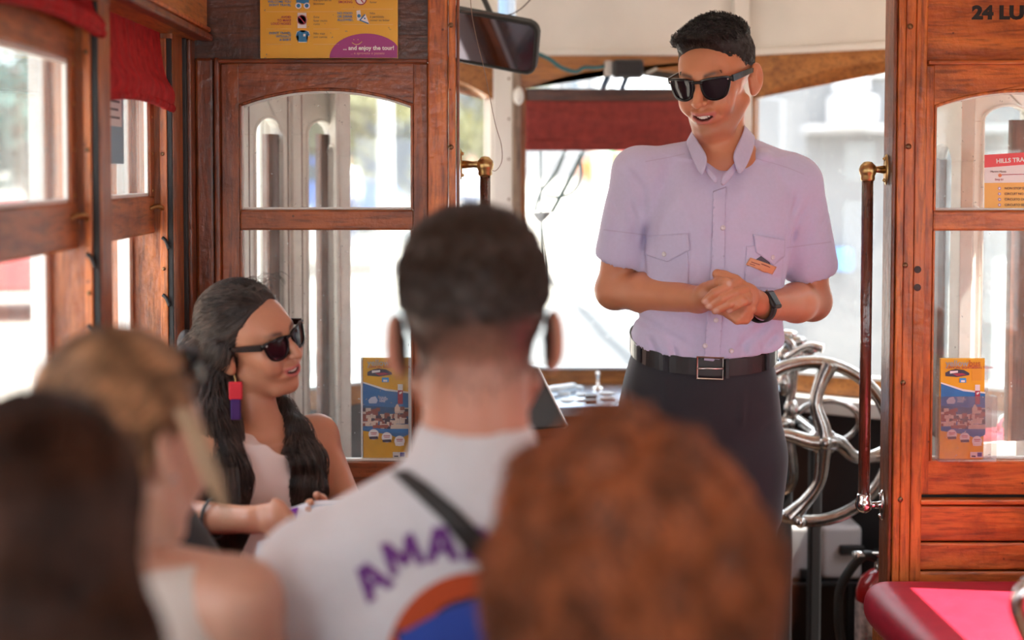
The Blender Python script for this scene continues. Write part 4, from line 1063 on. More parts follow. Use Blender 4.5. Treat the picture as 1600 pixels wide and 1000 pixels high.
# wiper linkage seen outside the windscreen
wp = empty('windscreen_wiper', 'dark green wiper linkage with cables outside the windscreen', 'wiper')
TEAL = mat('wiper_green', (.01, .07, .06), .5)
YQ = 4.06
for pts, r in (([(845, 232), (845, 300), (845, 345), (846, 420)], .0036), ([(884, 232), (868, 270), (845, 300), (836, 330)], .0052), ([(912, 235), (890, 280), (862, 332)], .0062), ([(905, 240), (908, 275), (895, 300), (870, 308), (848, 304)], .0044), ([(847, 345), (850, 390), (852, 430)], .0028)):
    tube('linkage_rod', [P(a, b_, YQ) for a, b_ in pts], r, TEAL, wp, 8, smooth_path=5)
prism('hinge_plate', [(P(a, b_, YQ).x, P(a, b_, YQ).z) for a, b_ in ((830, 332), (862, 330), (858, 338), (848, 347), (840, 346))], YQ - .004, YQ + .004, mat('plate_grey', (.12, .12, .12), .4), wp, 'Y', 0.001)

# ---------------------------------------------------------------- control console
cn = empty('control_console', 'driver console with polished metal top, dials and toggles under windscreen', 'console')
zc = 0.822
box('cabinet', (0.17, 3.60, 0.0), (0.72, 3.96, zc - 0.03), W_MD_H, cn, 0.004)
for z in (0.2, 0.45, 0.68): box('front_rail', (0.165, 3.592, z), (0.725, 3.602, z + 0.03), W_DK_H, cn, 0.003)
box('metal_top', (0.16, 3.585, zc - 0.03), (0.73, 3.965, zc), mat('brushed_top', (0.50, 0.62, 0.76), 0.22, metal=0.9, bump=0.1, bscale=80), cn, 0.004)
for (px, py, r, kind) in ((886, 613, .017, 'd'), (902, 611, .018, 'd'), (882, 624, .017, 'd'), (908, 626, .016, 'd'), (948, 624, .021, 'd'), (885, 636, .018, 'd'), (906, 635, .018, 'r'), (950, 634, .019, 'd')):
    Yd = 3.965 - (py - 603) / (641 - 603) * 0.34
    p = P(px, py, Yd)
    lathe('dial', [(0, .003), (r * .7, .003), (r * .8, .006), (r, .005), (r, 0)], mat('dial_rim', (.75, .80, .85), .15, metal=1.0) if kind == 'r' else mat('dial_white', (.72, .78, .82), .25), cn, Matrix.Translation((p.x, Yd, zc)), 20)
for (px, py) in ((923, 629), (923, 638)):
    Yd = 3.965 - (py - 603) / 38 * 0.34; p = P(px, py, Yd); box('rocker_switch', (p.x - .015, Yd - .022, zc), (p.x + .015, Yd + .022, zc + .006), BLACK, cn, .002)
p = P(934, 610, 3.86); lathe('toggle', [(0, .052), (.005, .050), (.0065, .044), (.0045, .038), (.0035, .010), (.012, .009), (.016, .002), (.016, 0)], CHROME, cn, Matrix.Translation((p.x, 3.86, zc)), 16)
tube('lever_handle', [P(838, 612, 3.72), P(870, 607, 3.78), P(897, 603, 3.84)], [0.008, 0.010, 0.009], mat('lever_white', (.72, .76, .78), .25), cn, 12, smooth_path=4)
for px in (866, 895): ball('screw', (P(px, 600, 3.9).x, 3.93, zc + .001), .004, CHROME, cn, (1, 1, .5), 8)
# tilted tablet on a stand
tb = empty('tablet_display', 'dark tablet with silver edge leaning behind the seated short-haired passenger', 'tablet')
a = P(838, 577, 3.20); b_ = P(884, 668, 3.14); wv_ = Vector((-0.17, -0.10, 0.01))
e2 = (b_ - a).normalized(); e1 = wv_.normalized(); nn = e1.cross(e2).normalized(); e2 = nn.cross(e1).normalized() if False else e2
MT = Matrix(((e1.x, e2.x, nn.x, a.x), (e1.y, e2.y, nn.y, a.y), (e1.z, e2.z, nn.z, a.z), (0, 0, 0, 1))); LT = (b_ - a).length
box('body', (0, 0, -0.006), (0.20, LT, 0.006), mat('charcoal_plastic', (0, 0, 0)), tb, 0.003, MT)
box('silver_edge', (-0.004, -0.002, -0.008), (0.002, LT + 0.002, 0.008), mat('alu_trim', (0, 0, 0)), tb, 0.002, MT)
box('screen', (0.012, 0.012, -0.0072), (0.188, LT - 0.012, -0.0062), mat('dark_screen', (.02, .03, .025), .15), tb, 0, MT)
pb = MT @ Vector((0.1, LT * 0.6, 0.006)); tube('stand', [pb, (pb.x + .01, pb.y + .08, pb.z - .08), (pb.x + .01, pb.y + .10, 0.0)], 0.009, BLACK, tb, 10, smooth_path=4)
lathe('stand_foot', [(0, .012), (.07, .010), (.08, 0)], BLACK, tb, Matrix.Translation((pb.x + .01, pb.y + .10, 0.0)))

# ---------------------------------------------------------------- brake handwheel
hw = empty('brake_handwheel', 'polished steel spoked brake handwheel behind right grab pole', 'wheel')
Yh = 3.32; cxp, cyp, Rp = 1268, 690, 126
def H(a, rr, dy=0.0): # polar about rim centre, pixels -> metres
    q = P(cxp, cyp, Yh); s = Yh / F
    return Vector((q.x + rr * s * math.cos(a), Yh + dy, q.z + rr * s * math.sin(a) * 1.0))
bm = bmesh.new(); bm_tube(bm, [H(2 * math.pi * k / 56, Rp) for k in range(56)], 0.0155, 12, True); from_bm('rim', bm, STEEL, hw, True)
hub = H(math.radians(8), 16, -0.02)
for a_hub, a_rim, bend in ((95, 78, 14), (-4, -8, -16), (-92, -106, 14), (178, 186, -16)):
    h = hub + Vector((math.cos(math.radians(a_hub)), 0, math.sin(math.radians(a_hub)))) * 0.035
    e = H(math.radians(a_rim), Rp, 0.0)
    d = (e - h).normalized(); s_ = Vector((-d.z, 0, d.x))
    m1 = h.lerp(e, .35) + s_ * bend * .0016; m2 = h.lerp(e, .70) + s_ * bend * .0011
    tube('spoke', [hub, h, m1, m2, e], [0.026, 0.019, 0.0150, 0.0165, 0.025], STEEL, hw, 12, smooth_path=6)
lathe('hub', [(0, .032), (.012, .030), (.016, .022), (.018, .014), (.030, .012), (.034, .004), (.034, -.02)], STEEL, hw, aim(hub, d=(0, -1, 0)))
lathe('rim_bolt', [(0, .028), (.010, .026), (.014, .018), (.012, .008), (.015, 0)], CHROME, hw, aim(H(math.radians(-99), Rp, -.008), d=(0, -1, 0)), 16)
lathe('shaft', [(.018, -.30), (.018, 0)], STEEL, hw, aim(hub, d=(0, -1, 0)))
ps = Vector((hub.x, Yh + .20, 0)); box('column', (xx(1270, 3.46) , 3.44, 0.0), (xx(1287, 3.46), 3.48, hub.z + 0.03), BLACK, hw, .004)
# second smaller wheel and valve gear beyond it
vg = empty('brake_valve', 'cluster of cast steel brake valve parts beside driver right hip', 'valve')
q = P(1292, 660, 3.62)
tube('control_ring', [Vector((q.x + .085 * math.cos(t), 3.62 - .02 * math.sin(t), q.z + .062 * math.sin(t))) for t in [k * math.pi / 12 for k in range(24)]], .009, STEEL, vg, 10, True)
def vb(px, py, r, sc=(1, 1, 1), m=STEEL, Y=3.5): ball('casting', P(px, py, Y), r, m, vg, sc)
for (px, py, r, sc) in ((1240, 533, .020, (1.8, 1, .8)), (1262, 545, .018, (1.6, 1, 1)), (1228, 556, .022, (1, 1, 1.2)), (1246, 568, .026, (1.5, 1, .8)), (1226, 600, .018, (1, 1, 1.8)), (1236, 640, .020, (1, 1, 1.5)), (1222, 662, .026, (1.3, 1, .9))): vb(px, py, r, sc)
tube('pipe', [P(1218, 525, 3.5), P(1240, 545, 3.48), P(1238, 600, 3.5), P(1232, 660, 3.5), P(1240, 745, 3.5), P(1225, 770, 3.53)], .012, STEEL, vg, 10, smooth_path=5)
tube('lever', [P(1228, 560, 3.47), P(1262, 540, 3.44), P(1286, 545, 3.42)], [.010, .008, .012], CHROME, vg, 10, smooth_path=4)
box('valve_stand', (xx(1212, 3.55), 3.52, 0), (xx(1240, 3.55), 3.60, P(0, 600, 3.55).z), BLACK, vg, .006)
vb(1232, 522, .017, (1.4, 1, .7), CHROME); vb(1252, 553, .013, (1.6, 1, .7), CHROME); vb(1275, 560, .012, (1.8, 1, .6), CHROME)

# white plastic water container in two lobes strapped behind the column
jc = empty('water_container', 'translucent white plastic container strapped under the handwheel', 'container')
PL = mat('milky_plastic', (0.55, 0.52, 0.52), 0.4)
for (a, b_) in ((1207, 1272), (1284, 1347)):
    p, q = P(a, 822, 3.70), P(b_, 906, 3.70); box('tank_half', (p.x, 3.70, q.z), (q.x, 3.80, p.z), PL, jc, .014, seg=4)
p, q = P(1262, 835, 3.72), P(1296, 900, 3.72); box('tank_bridge', (p.x, 3.72, q.z), (q.x, 3.79, p.z), PL, jc, .008)
for (a, b_, c_, d_) in ((1203, 1222, 840, 856), (1312, 1350, 852, 866), (1250, 1274, 889, 904)):
    p, q = P(a, c_, 3.695), P(b_, d_, 3.695); box('strap_clip', (p.x, 3.685, q.z), (q.x, 3.702, p.z), BLACK, jc, .003)
p, q = P(1200, 907, 3.70), P(1352, 907, 3.70); box('shelf_bracket', (p.x, 3.68, q.z - .010), (q.x, 3.84, q.z - .001), BLACK, jc, .001)
for px in (1207, 1345): p = P(px, 907, 3.7); box('shelf_leg', (p.x - .008, 3.80, 0), (p.x + .008, 3.82, p.z - .009), BLACK, jc, .001)

# fire extinguisher
fe = empty('fire_extinguisher', 'red fire extinguisher with black hose on platform floor behind right jamb', 'extinguisher')
Yf = 3.30; cxf = xx(1388, Yf); RF = 0.064
zt = P(0, 888, Yf).z; REDP = mat('extinguisher_red', (0.46, 0.012, 0.015), 0.25, coat=0.6)
lathe('cylinder', [(0, 0.0), (RF * .96, 0.0), (RF, .012), (RF, zt - .075), (RF * .97, zt - .050), (RF * .82, zt - .026), (RF * .5, zt - .008), (.018, zt), (0, zt)], REDP, fe, Matrix.Translation((cxf, Yf, 0)), 40)
lathe('valve_neck', [(.020, zt - .004), (.020, zt + .012), (.013, zt + .016), (.013, zt + .035), (0, zt + .035)], CHROME, fe, Matrix.Translation((cxf, Yf, 0)), 20)
box('handle', (cxf - .055, Yf - .012, zt + .03), (cxf + .03, Yf + .012, zt + .042), CHROME, fe, .003)
lathe('label_band', [(RF + .0006, P(0, 975, Yf).z - .11), (RF + .0006, P(0, 937, Yf).z)], mat('label_white', (.60, .50, .48), .5, noise=0.7, nscale=45), fe, Matrix.Translation((cxf, Yf, 0)), 40)
def curved_text(s, zc_, size, m, a0, par, bold=0.0):
    t = 0
    for ch in s:
        a = a0 + t
        pos = Vector((cxf + (RF + .0012) * math.sin(a), Yf - (RF + .0012) * math.cos(a), zc_))
        text(ch, Matrix.Translation(pos) @ Matrix.Rotation(a, 4, 'Z') @ Matrix.Rotation(math.pi / 2, 4, 'X'), size, m, par, bold, name='letter')
        t += size * (.62 if ch not in 'il' else .4) / RF
curved_text('FIRE', P(0, 945, Yf).z + .004, .021, PWH, -1.0, fe, .02)
for k in range(4): curved_text('= -= = =-', P(0, 985, Yf).z - .010 * k, .012, PRD, -.95, fe)
tube('hose', [Vector((cxf - .02, Yf, zt + .028)), Vector((cxf - .05, Yf - .01, zt + .034)), P(1330, 888, 3.28), P(1313, 920, 3.28), P(1310, 960, 3.28), P(1314, 1000, 3.28), P(1330, 1060, 3.28)], .0115, RUBBER, fe, 12, smooth_path=6)
tube('hose_ferrule', [Vector((cxf - .052, Yf - .01, zt + .034)), Vector((cxf - .075, Yf - .012, zt + .033))], .0125, CHROME, fe, 12)

# made-up red stool and lever standing for the red seat's reflection
st = empty('driver_stool', 'small red stool with chrome lever behind right glazed bay', 'stool')
p = P(1582, 700, 3.25)
lathe('seat', [(0, .03), (.05, .028), (.085, .012), (.09, -.01), (.085, -.03), (0, -.03)], RED_SEAT, st, Matrix.Translation((p.x, 3.31, p.z)), 28)
lathe('pillar', [(.02, 0), (.02, p.z - .03)], BLACK, st, Matrix.Translation((p.x, 3.31, 0)), 14); lathe('foot', [(0, .02), (.12, .012), (.13, 0)], BLACK, st, Matrix.Translation((p.x, 3.31, 0)), 20)
tube('chrome_lever', [(p.x - .01, 3.31, p.z + .03), (p.x - .01, 3.30, p.z + .06), (p.x + .015, 3.29, p.z + .075), (p.x + .02, 3.29, p.z + .055)], .006, CHROME, st, 10, smooth_path=5)

# ---------------------------------------------------------------- seats
def cushion(name, lo, hi, m, par, r=0.03):
    return box(name, lo, hi, m, par, r, seg=5)
# longitudinal bench under the right windows
sr = empty('side_bench', 'red leatherette bench against right bulkhead in sunlight', 'bench')
zt_ = P(0, 938, 2.62).z
bm = bmesh.new(); bm_box(bm, (xx(1418, 2.5), 1.30, zt_ - .10), (1.38, 2.78, zt_), .045, 6); from_bm('cushion', bm, RED_SEAT, sr, True)
box('frame', (xx(1440, 2.5), 1.32, zt_ - .16), (1.40, 2.77, zt_ - .10), W_OR_H, sr, .004)
for y in (1.4, 2.0, 2.6): box('leg', (xx(1450, 2.5), y, 0), (xx(1450, 2.5) + .05, y + .05, zt_ - .16), W_OR_V, sr, .003)
box('backrest', (1.33, 1.30, zt_), (1.41, 2.76, .92), RED_SEAT, sr, .02, seg=4)
gh = tube('chrome_grab_bar', [P(1640, 1080, 1.75), P(1612, 1010, 1.75), P(1592, 960, 1.75), P(1590, 940, 1.75), P(1600, 920, 1.75), P(1625, 905, 1.75), P(1660, 900, 1.75)], .0095, CHROME, None, 12, smooth_path=6)
tag(gh, 'curved chrome bar at edge of the sunlit red bench', 'grab bar')
lathe('mounting_flange', [(0, .01), (.02, .008), (.022, 0)], CHROME, gh, aim(P(1660, 900, 1.75), d=(-1, 0, 0)), 14)
tube('lower_stay', [P(1640, 1080, 1.75), Vector((P(1640, 1080, 1.75).x, 1.75, zt_ - .02))], .0095, CHROME, gh, 12)

# side bench under the woman
sl_ = empty('side_bench', 'red leatherette bench along left wall under the woman in sunglasses', 'bench')
cushion('cushion', (-.57, 2.24, .40), (-.235, 2.78, .50), RED_SEAT, sl_, .03); box('frame', (-.57, 2.26, .34), (-.25, 2.77, .40), W_SIDE, sl_, .004)
for x in (-.5, -.30):
    for y in (2.28, 2.70): box('leg', (x, y, 0), (x + .04, y + .04, .34), W_SIDE_V, sl_, .003)
bm = bmesh.new(); bm_box(bm, (-.585, 2.30, .50), (-.53, 2.78, P(0, 815, 2.35).z), .02, 4); from_bm('backrest', bm, RED_SEAT, sl_, True)
# transverse seat in front of the passengers: red back with gold rail
tsb = empty('transverse_seat', 'red backed bench with thin gold rail ahead of the blonde passenger', 'bench')
Yt = 2.05; z_t = P(0, 898, Yt).z
bm = bmesh.new(); bm_box(bm, (-.57, Yt, .42), (P(520, 900, Yt).x, Yt + .05, z_t), .012, 4); from_bm('backrest', bm, RED_SEAT, tsb, True)
box('gold_rail', (-.57, Yt - .006, P(0, 925, Yt).z), (P(520, 900, Yt).x, Yt + .002, P(0, 917, Yt).z), mat('gold_trim', (.75, .55, .22), .3, metal=.8), tsb, .002)
box('cream_rail', (-.57, Yt - .004, P(0, 917, Yt).z), (P(520, 900, Yt).x, Yt + .002, P(0, 913.5, Yt).z), WHITE2, tsb, .001)
cushion('cushion', (-.57, Yt - .22, .36), (-.2, Yt + .01, .43), RED_SEAT, tsb, .02)
box('leg', (-.54, Yt, 0), (-.50, Yt + .06, .37), W_SIDE_V, tsb, .003); box('leg', (-.28, Yt, 0), (-.24, Yt + .06, .37), W_SIDE_V, tsb, .003)
for yb, lb in ((1.37, 'wooden slatted bench under the passenger in white t-shirt'), (0.80, 'wooden slatted bench under the nearest passengers')):
    tb2 = empty('slatted_bench', lb, 'bench')
    for k in range(6): box('slat', (-.56, yb + k * .068, .42), (.42, yb + k * .068 + .060, .445), W_OR_H, tb2, .004)
    for x in (-.5, .34): box('leg', (x, yb + .02, 0), (x + .05, yb + .38, .42), W_OR_V, tb2, .004)

# black bag on the bench beside the woman
bg_ = tube('black_bag', [P(262, 800, 2.02), P(275, 850, 2.0), P(300, 905, 1.98), P(320, 960, 1.98)], [.035, .05, .055, .05], mat('bag_nylon', (.012, .012, .014), .6, bump=.3, bscale=120), None, 16, smooth_path=5)
tag(bg_, 'black bag standing between blonde passenger and red bench', 'bag')
tube('strap', [P(255, 810, 2.0), P(262, 770, 2.02), P(275, 810, 2.03)], .006, BLACK, bg_, 8, smooth_path=5)

# ---------------------------------------------------------------- the street outside
def gz(y): return -0.8 + max(0.0, (y - 10) * 0.06)
gr = empty('ground', kind='structure')
COB = mat('pale_cobble', (0.40, 0.36, 0.31), 0.8, noise=0.18, nscale=6)
bm = bmesh.new(); ysl = [-12, 4, 10, 20, 40, 70, 110]
for a, b_ in zip(ysl, ysl[1:]):
    v = [bm.verts.new(c) for c in ((-60, a, gz(a)), (60, a, gz(a)), (60, b_, gz(b_)), (-60, b_, gz(b_)))]; bm.faces.new(v)
from_bm('street_surface', bm, COB, gr)
# tram rail groove curving across the square
pts = [P(835, 424, 20.9), P(862, 434, 19.8), P(890, 452, 18.6), P(920, 482, 17.0), P(950, 517, 15.5), P(985, 558, 14.3), P(1040, 640, 12.2)]
pts = [Vector((p.x, p.y, gz(p.y) + .01)) for p in catmull(pts, 5)]
bm = bmesh.new(); A = []
for i, p in enumerate(pts):
    t = (pts[min(i + 1, len(pts) - 1)] - pts[max(i - 1, 0)]).normalized(); s = Vector((t.y, -t.x, 0)).normalized() * .10
    A.append((bm.verts.new(p + s), bm.verts.new(p - s)))
for a, b_ in zip(A, A[1:]): bm.faces.new((a[0], a[1], b_[1], b_[0]))
from_bm('rail_groove', bm, mat('rail_dark', (.06, .055, .05), .6), gr)
for (x0, x1, y0, y1) in ((-5.5, -.6, 19.6, 22.4),):  # dark band laid on the street as a painted road shadow
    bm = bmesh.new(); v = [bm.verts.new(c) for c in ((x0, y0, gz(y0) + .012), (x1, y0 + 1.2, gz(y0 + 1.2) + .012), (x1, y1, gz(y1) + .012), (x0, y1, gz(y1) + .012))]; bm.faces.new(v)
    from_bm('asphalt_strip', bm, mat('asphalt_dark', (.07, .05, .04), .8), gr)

WINC = mat('far_window', (0.10, 0.13, 0.17), 0.2)
def building(label, x0, x1, y, zg, h, wall, cols, rows, facing='Y', depth=6, name='building', base=1.2, wm=WINC):
    b = empty(name, label, 'building')
    def pt(u, z, d=0.0):
        return (u, y + d, z) if facing == 'Y' else (y + d, u, z)
    def bxx(n, u0, u1, za, zb_, d0, d1, m):
        return box(n, pt(u0, za, d0), pt(u1, zb_, d1), m, b, 0)
    s = 1 if facing in ('Y', 'X+') else -1
    bxx('wall', x0, x1, zg, zg + h, 0, s * depth, wall); bxx('cornice', x0 - .1, x1 + .1, zg + h - .3, zg + h, -s * .25, s * .1, WHITE2)
    cw_ = (x1 - x0) / cols; rh = (h - base) / rows
    for i in range(cols):
        for j in range(rows):
            u = x0 + cw_ * (i + .5); z = zg + base + rh * (j + .45)
            f = bxx('window_frame', u - cw_ * .24, u + cw_ * .24, z - rh * .32, z + rh * .32, -s * .06, 0, WHITE2)
            g = box('window_glass', pt(u - cw_ * .19, z - rh * .27, -s * .08), pt(u + cw_ * .19, z + rh * .27, -s * .05), wm, f, 0)
    return b
PALE = mat('facade_pale', (.20, .20, .21), .8, noise=.1, nscale=.5); OCH = mat('facade_ochre', (.22, .14, .06), .8); GREY = mat('facade_grey', (.11, .125, .15), .8); BLUEF = mat('facade_blue', (.08, .13, .19), .8); ROSE = mat('facade_rose', (.18, .10, .08), .8)
building('grey facade far up the street behind left arched pane', -9.0, -1.6, 38, gz(38), 7.0, GREY, 6, 2)
building('pale blue house far away beside the left white post', -1.4, .9, 34, gz(34), 11, BLUEF, 2, 4)
building('ochre shop front at end of square behind the windscreen', 1.1, 4.4, 42, gz(42), 9, PALE, 4, 3)
bR = building('white building with signs right of the windscreen', 3.2, 7.6, 13.2, gz(13), 8.0, mat('facade_white', (.16, .16, .165), .8, noise=.06, nscale=1), 3, 2, depth=4, base=2.6)
a, b_ = P(1258, 197, 13.0), P(1400, 208, 13.0); box('ledge', (a.x, 12.9, b_.z), (6.2, 13.2, a.z), mat('ledge_grey', (.25, .25, .26), .7), bR, .02)
SGW = mat('sign_white', (.40, .40, .42), .4)
for (x0, x1, y0, y1) in ((1303, 1354, 118, 147), (1295, 1367, 151, 195)):
    p, q = P(x0, y0, 12.8), P(x1, y1, 12.8); s_ = box('shop_sign', (p.x, 12.7, q.z), (q.x, 12.85, p.z), SGW, bR, .03)
p, q = P(1312, 162, 12.7), P(1350, 184, 12.7)
for k in range(4): box('sign_mark', (p.x + (q.x - p.x) * k / 4, 12.68, q.z), (p.x + (q.x - p.x) * (k + .7) / 4, 12.70, p.z - .03 * (k % 2)), mat('sign_blue', (.62, .70, .84), .5), bR, 0)
p, q = P(1325, 395, 12.6), P(1345, 425, 12.6); box('blue_plate', (p.x, 12.9, q.z), (q.x, 13.2, p.z), mat('plate_blue', (.1, .3, .7), .5), bR, .01)
building('rose house across the street on the left', -2, 9, -9.0, -.8, 8, ROSE, 6, 3, facing='X-', depth=5)
building('pale house farther up the left side of street', 12, 26, -11.0, -.8, 9, PALE, 6, 3, facing='X-', depth=5)
building('pale house across the street on the right', -6, 12, 9.5, -.8, 7, PALE, 8, 3, facing='X+', depth=5)

def tree(label, x, y, zg, h, r, m, seed, n=5200):
    t = empty('tree', label, 'tree'); rr = random.Random(seed)
    bm = bmesh.new(); bm_tube(bm, [(x, y, zg), (x + .1, y, zg + h * .3), (x - .05, y, zg + h * .6)], [.16, .12, .07], 10); from_bm('trunk', bm, mat('bark', (.10, .07, .05), .8), t, True)
    for k in range(6):
        a = k * 1.05 + rr.random(); bm = bmesh.new()
        bm_tube(bm, catmull([(x, y, zg + h * .32 + k * .12), (x + math.cos(a) * r * .4, y + math.sin(a) * r * .4, zg + h * .55 + k * .1), (x + math.cos(a) * r * .75, y + math.sin(a) * r * .75, zg + h * .7)], 4), [.06, .04, .02], 7); from_bm('branch', bm, mat('bark', (0, 0, 0)), t, True)
    V, Fc = [], []
    cl = [(rr.gauss(0, r * .45), rr.gauss(0, r * .45), rr.gauss(0, h * .16)) for _ in range(16)]
    for i in range(n):
        c = rr.choice(cl); p = Vector((x + c[0] + rr.gauss(0, r * .24), y + c[1] + rr.gauss(0, r * .24), zg + h * .68 + c[2] + rr.gauss(0, h * .07)))
        d = Vector((rr.gauss(0, 1), rr.gauss(0, 1), rr.gauss(0, 1))).normalized(); e = d.orthogonal().normalized(); s = .05 + .05 * rr.random(); s *= r / 1.6
        b0 = len(V); V += [p - d * s * 1.6, p + e * s * .7, p + d * s * 1.6, p - e * s * .7]; Fc.append((b0, b0 + 1, b0 + 2, b0 + 3))
    f = from_np('foliage', V, Fc, m, t, False); f['kind'] = 'stuff'
    return t
LG = mat('leaf_green', (.10, .17, .05), .6, noise=.5, nscale=1.2); LY = mat('leaf_yellow_green', (.13, .12, .03), .6, noise=.5, nscale=1.0); LT_ = mat('leaf_blue_green', (.03, .14, .12), .6, noise=.5, nscale=1.2)
tree('leafy green tree outside the near side window', -7.4, 24, gz(24), 3.6, 1.9, LT_, 1)
tree('light green tree outside the near side window lower and closer', -9.7, 30.5, gz(30), 2.5, 1.8, LG, 4)
tree('yellow green tree far behind the left arched pane', -3.1, 31, gz(31), 3.9, 2.0, LY, 2, 6500)
tree('yellow green tree far away seen left of the white post', .3, 26, gz(26), 3.8, 1.0, LY, 3, 3500)

def post(label, px, Y, top_py, r, m, name='lamp_post', cat='post'):
    p = P(px, 300, Y); zt = P(px, top_py, Y).z; zg = gz(Y)
    g = empty(name, label, cat)
    tube('shaft', [(p.x, Y, zg), (p.x, Y, zg + (zt - zg) * .5), (p.x, Y, zt)], [r * 1.3, r, r * .8], m, g, 12)
    lathe('collar', [(r * 1.9, 0), (r * 1.9, .25), (r * 1.3, .35)], m, g, Matrix.Translation((p.x, Y, zg)), 14); lathe('cap', [(r * 1.3, -.05), (r * 1.3, .05), (0, .12)], m, g, Matrix.Translation((p.x, Y, zt)), 12)
    return g
PW = mat('post_white', (.75, .75, .72), .5)
post('white lamp post in the square behind left arched pane', 603, 20, -60, .09, PW)
post('white lamp post outside behind the windscreen centre', 939, 22, -60, .10, PW)
post('grey lamp post outside the right windscreen pane', 1222, 17, -60, .09, mat('post_grey', (.35, .37, .40), .5))

def car(label, x, y, ang, m, s=1.0):
    c = empty('car', label, 'car'); M = Matrix.Translation((x, y, gz(y))) @ Matrix.Rotation(ang, 4, 'Z') @ Matrix.Scale(s, 4)
    prof = [(-2.05, .32), (-2.1, .62), (-1.95, .84), (-1.25, .92), (-.75, 1.38), (.55, 1.42), (1.35, .98), (2.0, .86), (2.1, .55), (2.05, .32)]
    prism('body', prof, -.84, .84, m, c, 'Y', .06, M)
    DG = mat('car_glass', (.03, .04, .05), .08)
    for sy in (-1, 1):
        prism('side_window', [(-1.05, .95), (-.68, 1.32), (-.10, 1.34), (-.10, .95)], sy * .845, sy * .855, DG, c, 'Y', 0, M)
        prism('side_window', [(0, .95), (0, 1.34), (.50, 1.34), (1.12, .97)], sy * .845, sy * .855, DG, c, 'Y', 0, M)
        for wx in (-1.3, 1.32): lathe('wheel', [(0, .10), (.2, .10), (.22, .11), (.32, .10), (.33, 0), (.32, -.1), (0, -.1)], mat('tyre', (.02, .02, .02), .7), c, M @ Matrix.Translation((wx, sy * .78, .33)) @ Matrix.Rotation(math.pi / 2, 4, 'X'), 20)
        box('headlamp', (2.02, sy * .6 - .16, .62), (2.11, sy * .6 + .16, .76), PW, c, .02, M)
    prism('windscreen', [(.60, 1.40), (1.33, .99), (1.36, 1.0), (.62, 1.42)], -.72, .72, DG, c, 'Y', 0, M)
    return c
car('red car parked across the street outside near side window', -6.1, 17.2, .15, mat('car_red', (.45, .03, .04), .3, coat=1))
car('small white car parked far off behind left arched pane', -4.6, 22.5, .1, mat('car_white', (.6, .62, .65), .3, coat=1))
car('blue car parked far off behind left arched pane', -3.6, 27.8, 3.0, mat('car_blue', (.05, .12, .4), .3, coat=1))

# no-entry sign on a post outside the right bay
ne = empty('no_entry_sign', 'round red no entry road sign turned sideways outside right bay', 'road sign')
Ys = 7.6; p = P(1561, 463, Ys)
Mse = Matrix.Translation(p) @ Matrix.Rotation(math.radians(62), 4, 'Z') @ Matrix.Rotation(math.pi / 2, 4, 'X')
lathe('disc', [(0, .008), (.158, .008), (.165, .004), (.165, -.008), (0, -.008)], PWH, ne, Mse, 40)
lathe('red_field', [(0, .0095), (.148, .0095), (.148, .0082)], mat('sign_red', (.62, .05, .05), .5), ne, Mse, 40)
flat('white_bar', [(-.115, -.030), (.115, -.030), (.115, .030), (-.115, .030)], PWH, ne, Mse @ Matrix.Translation((0, 0, .0105)))
tube('post', [(p.x + .02, Ys + .05, -.8), (p.x + .02, Ys + .05, p.z + .2)], .025, PW, ne, 10)

# people far off in the square
def pedestrian(label, px, py_head, Y, top, leg, skin=(.45, .25, .16)):
    x = P(px, 300, Y).x; z0 = gz(Y); h = 1.68
    V = Vol((x - .32, Y - .3, z0 - .02), (x + .32, Y + .3, z0 + h + .05), .02)
    V.chain([(x - .10, Y - .08, z0 + .06), (x - .09, Y, z0 + .45), (x - .08, Y, z0 + .88)], [.05, .06, .085], .02)
    V.chain([(x + .10, Y + .10, z0 + .06), (x + .09, Y - .02, z0 + .46), (x + .08, Y, z0 + .88)], [.05, .06, .085], .02)
    V.cap((x - .10, Y - .10, z0 + .05), (x - .10, Y - .2, z0 + .03), .045, .035); V.cap((x + .10, Y + .08, z0 + .05), (x + .10, Y - .03, z0 + .03), .045, .035)
    V.cap((x, Y, z0 + .92), (x, Y, z0 + 1.30), .125, .145, .05, flat=((0, 1, 0), .75))
    V.cap((x, Y, z0 + 1.3), (x, Y, z0 + 1.48), .06, .05, .04); V.ell((x, Y - .01, z0 + 1.57), (.075, .09, .11), .01)
    for s in (-1, 1): V.chain([(x + s * .17, Y, z0 + 1.36), (x + s * .23, Y, z0 + 1.08), (x + s * .22, Y - .08, z0 + .84)], [.055, .045, .035], .03)
    o = V.mesh('person', mat('skin_paint', (1, 1, 1), .6, vcol=True), None)
    def col(co):
        z = co[:, 2] - z0; c = np.tile(np.array(skin), (len(co), 1))
        c[(z < .95)] = leg; c[(z > .95) & (z < 1.42)] = top; c[(z > 1.60) | ((z > 1.5) & (co[:, 1] > Y + .02))] = (.03, .02, .015); c[z < .07] = (.03, .03, .03)
        return c
    paint(o, col); tag(o, label, 'person', None); return o
pedestrian('person in red top and blue trousers standing in the square', 975, 240, 30, (.55, .04, .05), (.05, .10, .35))
pedestrian('person in green top far off beside the driver left sleeve', 953, 240, 33, (.03, .35, .16), (.10, .12, .16))
pedestrian('person in orange top and dark trousers farther down the square', 925, 240, 27, (.65, .20, .04), (.16, .18, .28))
pedestrian('person in pale top walking by far left pane', 735, 240, 24, (.55, .6, .7), (.12, .14, .2))
pedestrian('person in white shirt standing by cars behind left arched pane', 540, 240, 24, (.6, .6, .62), (.08, .10, .18))

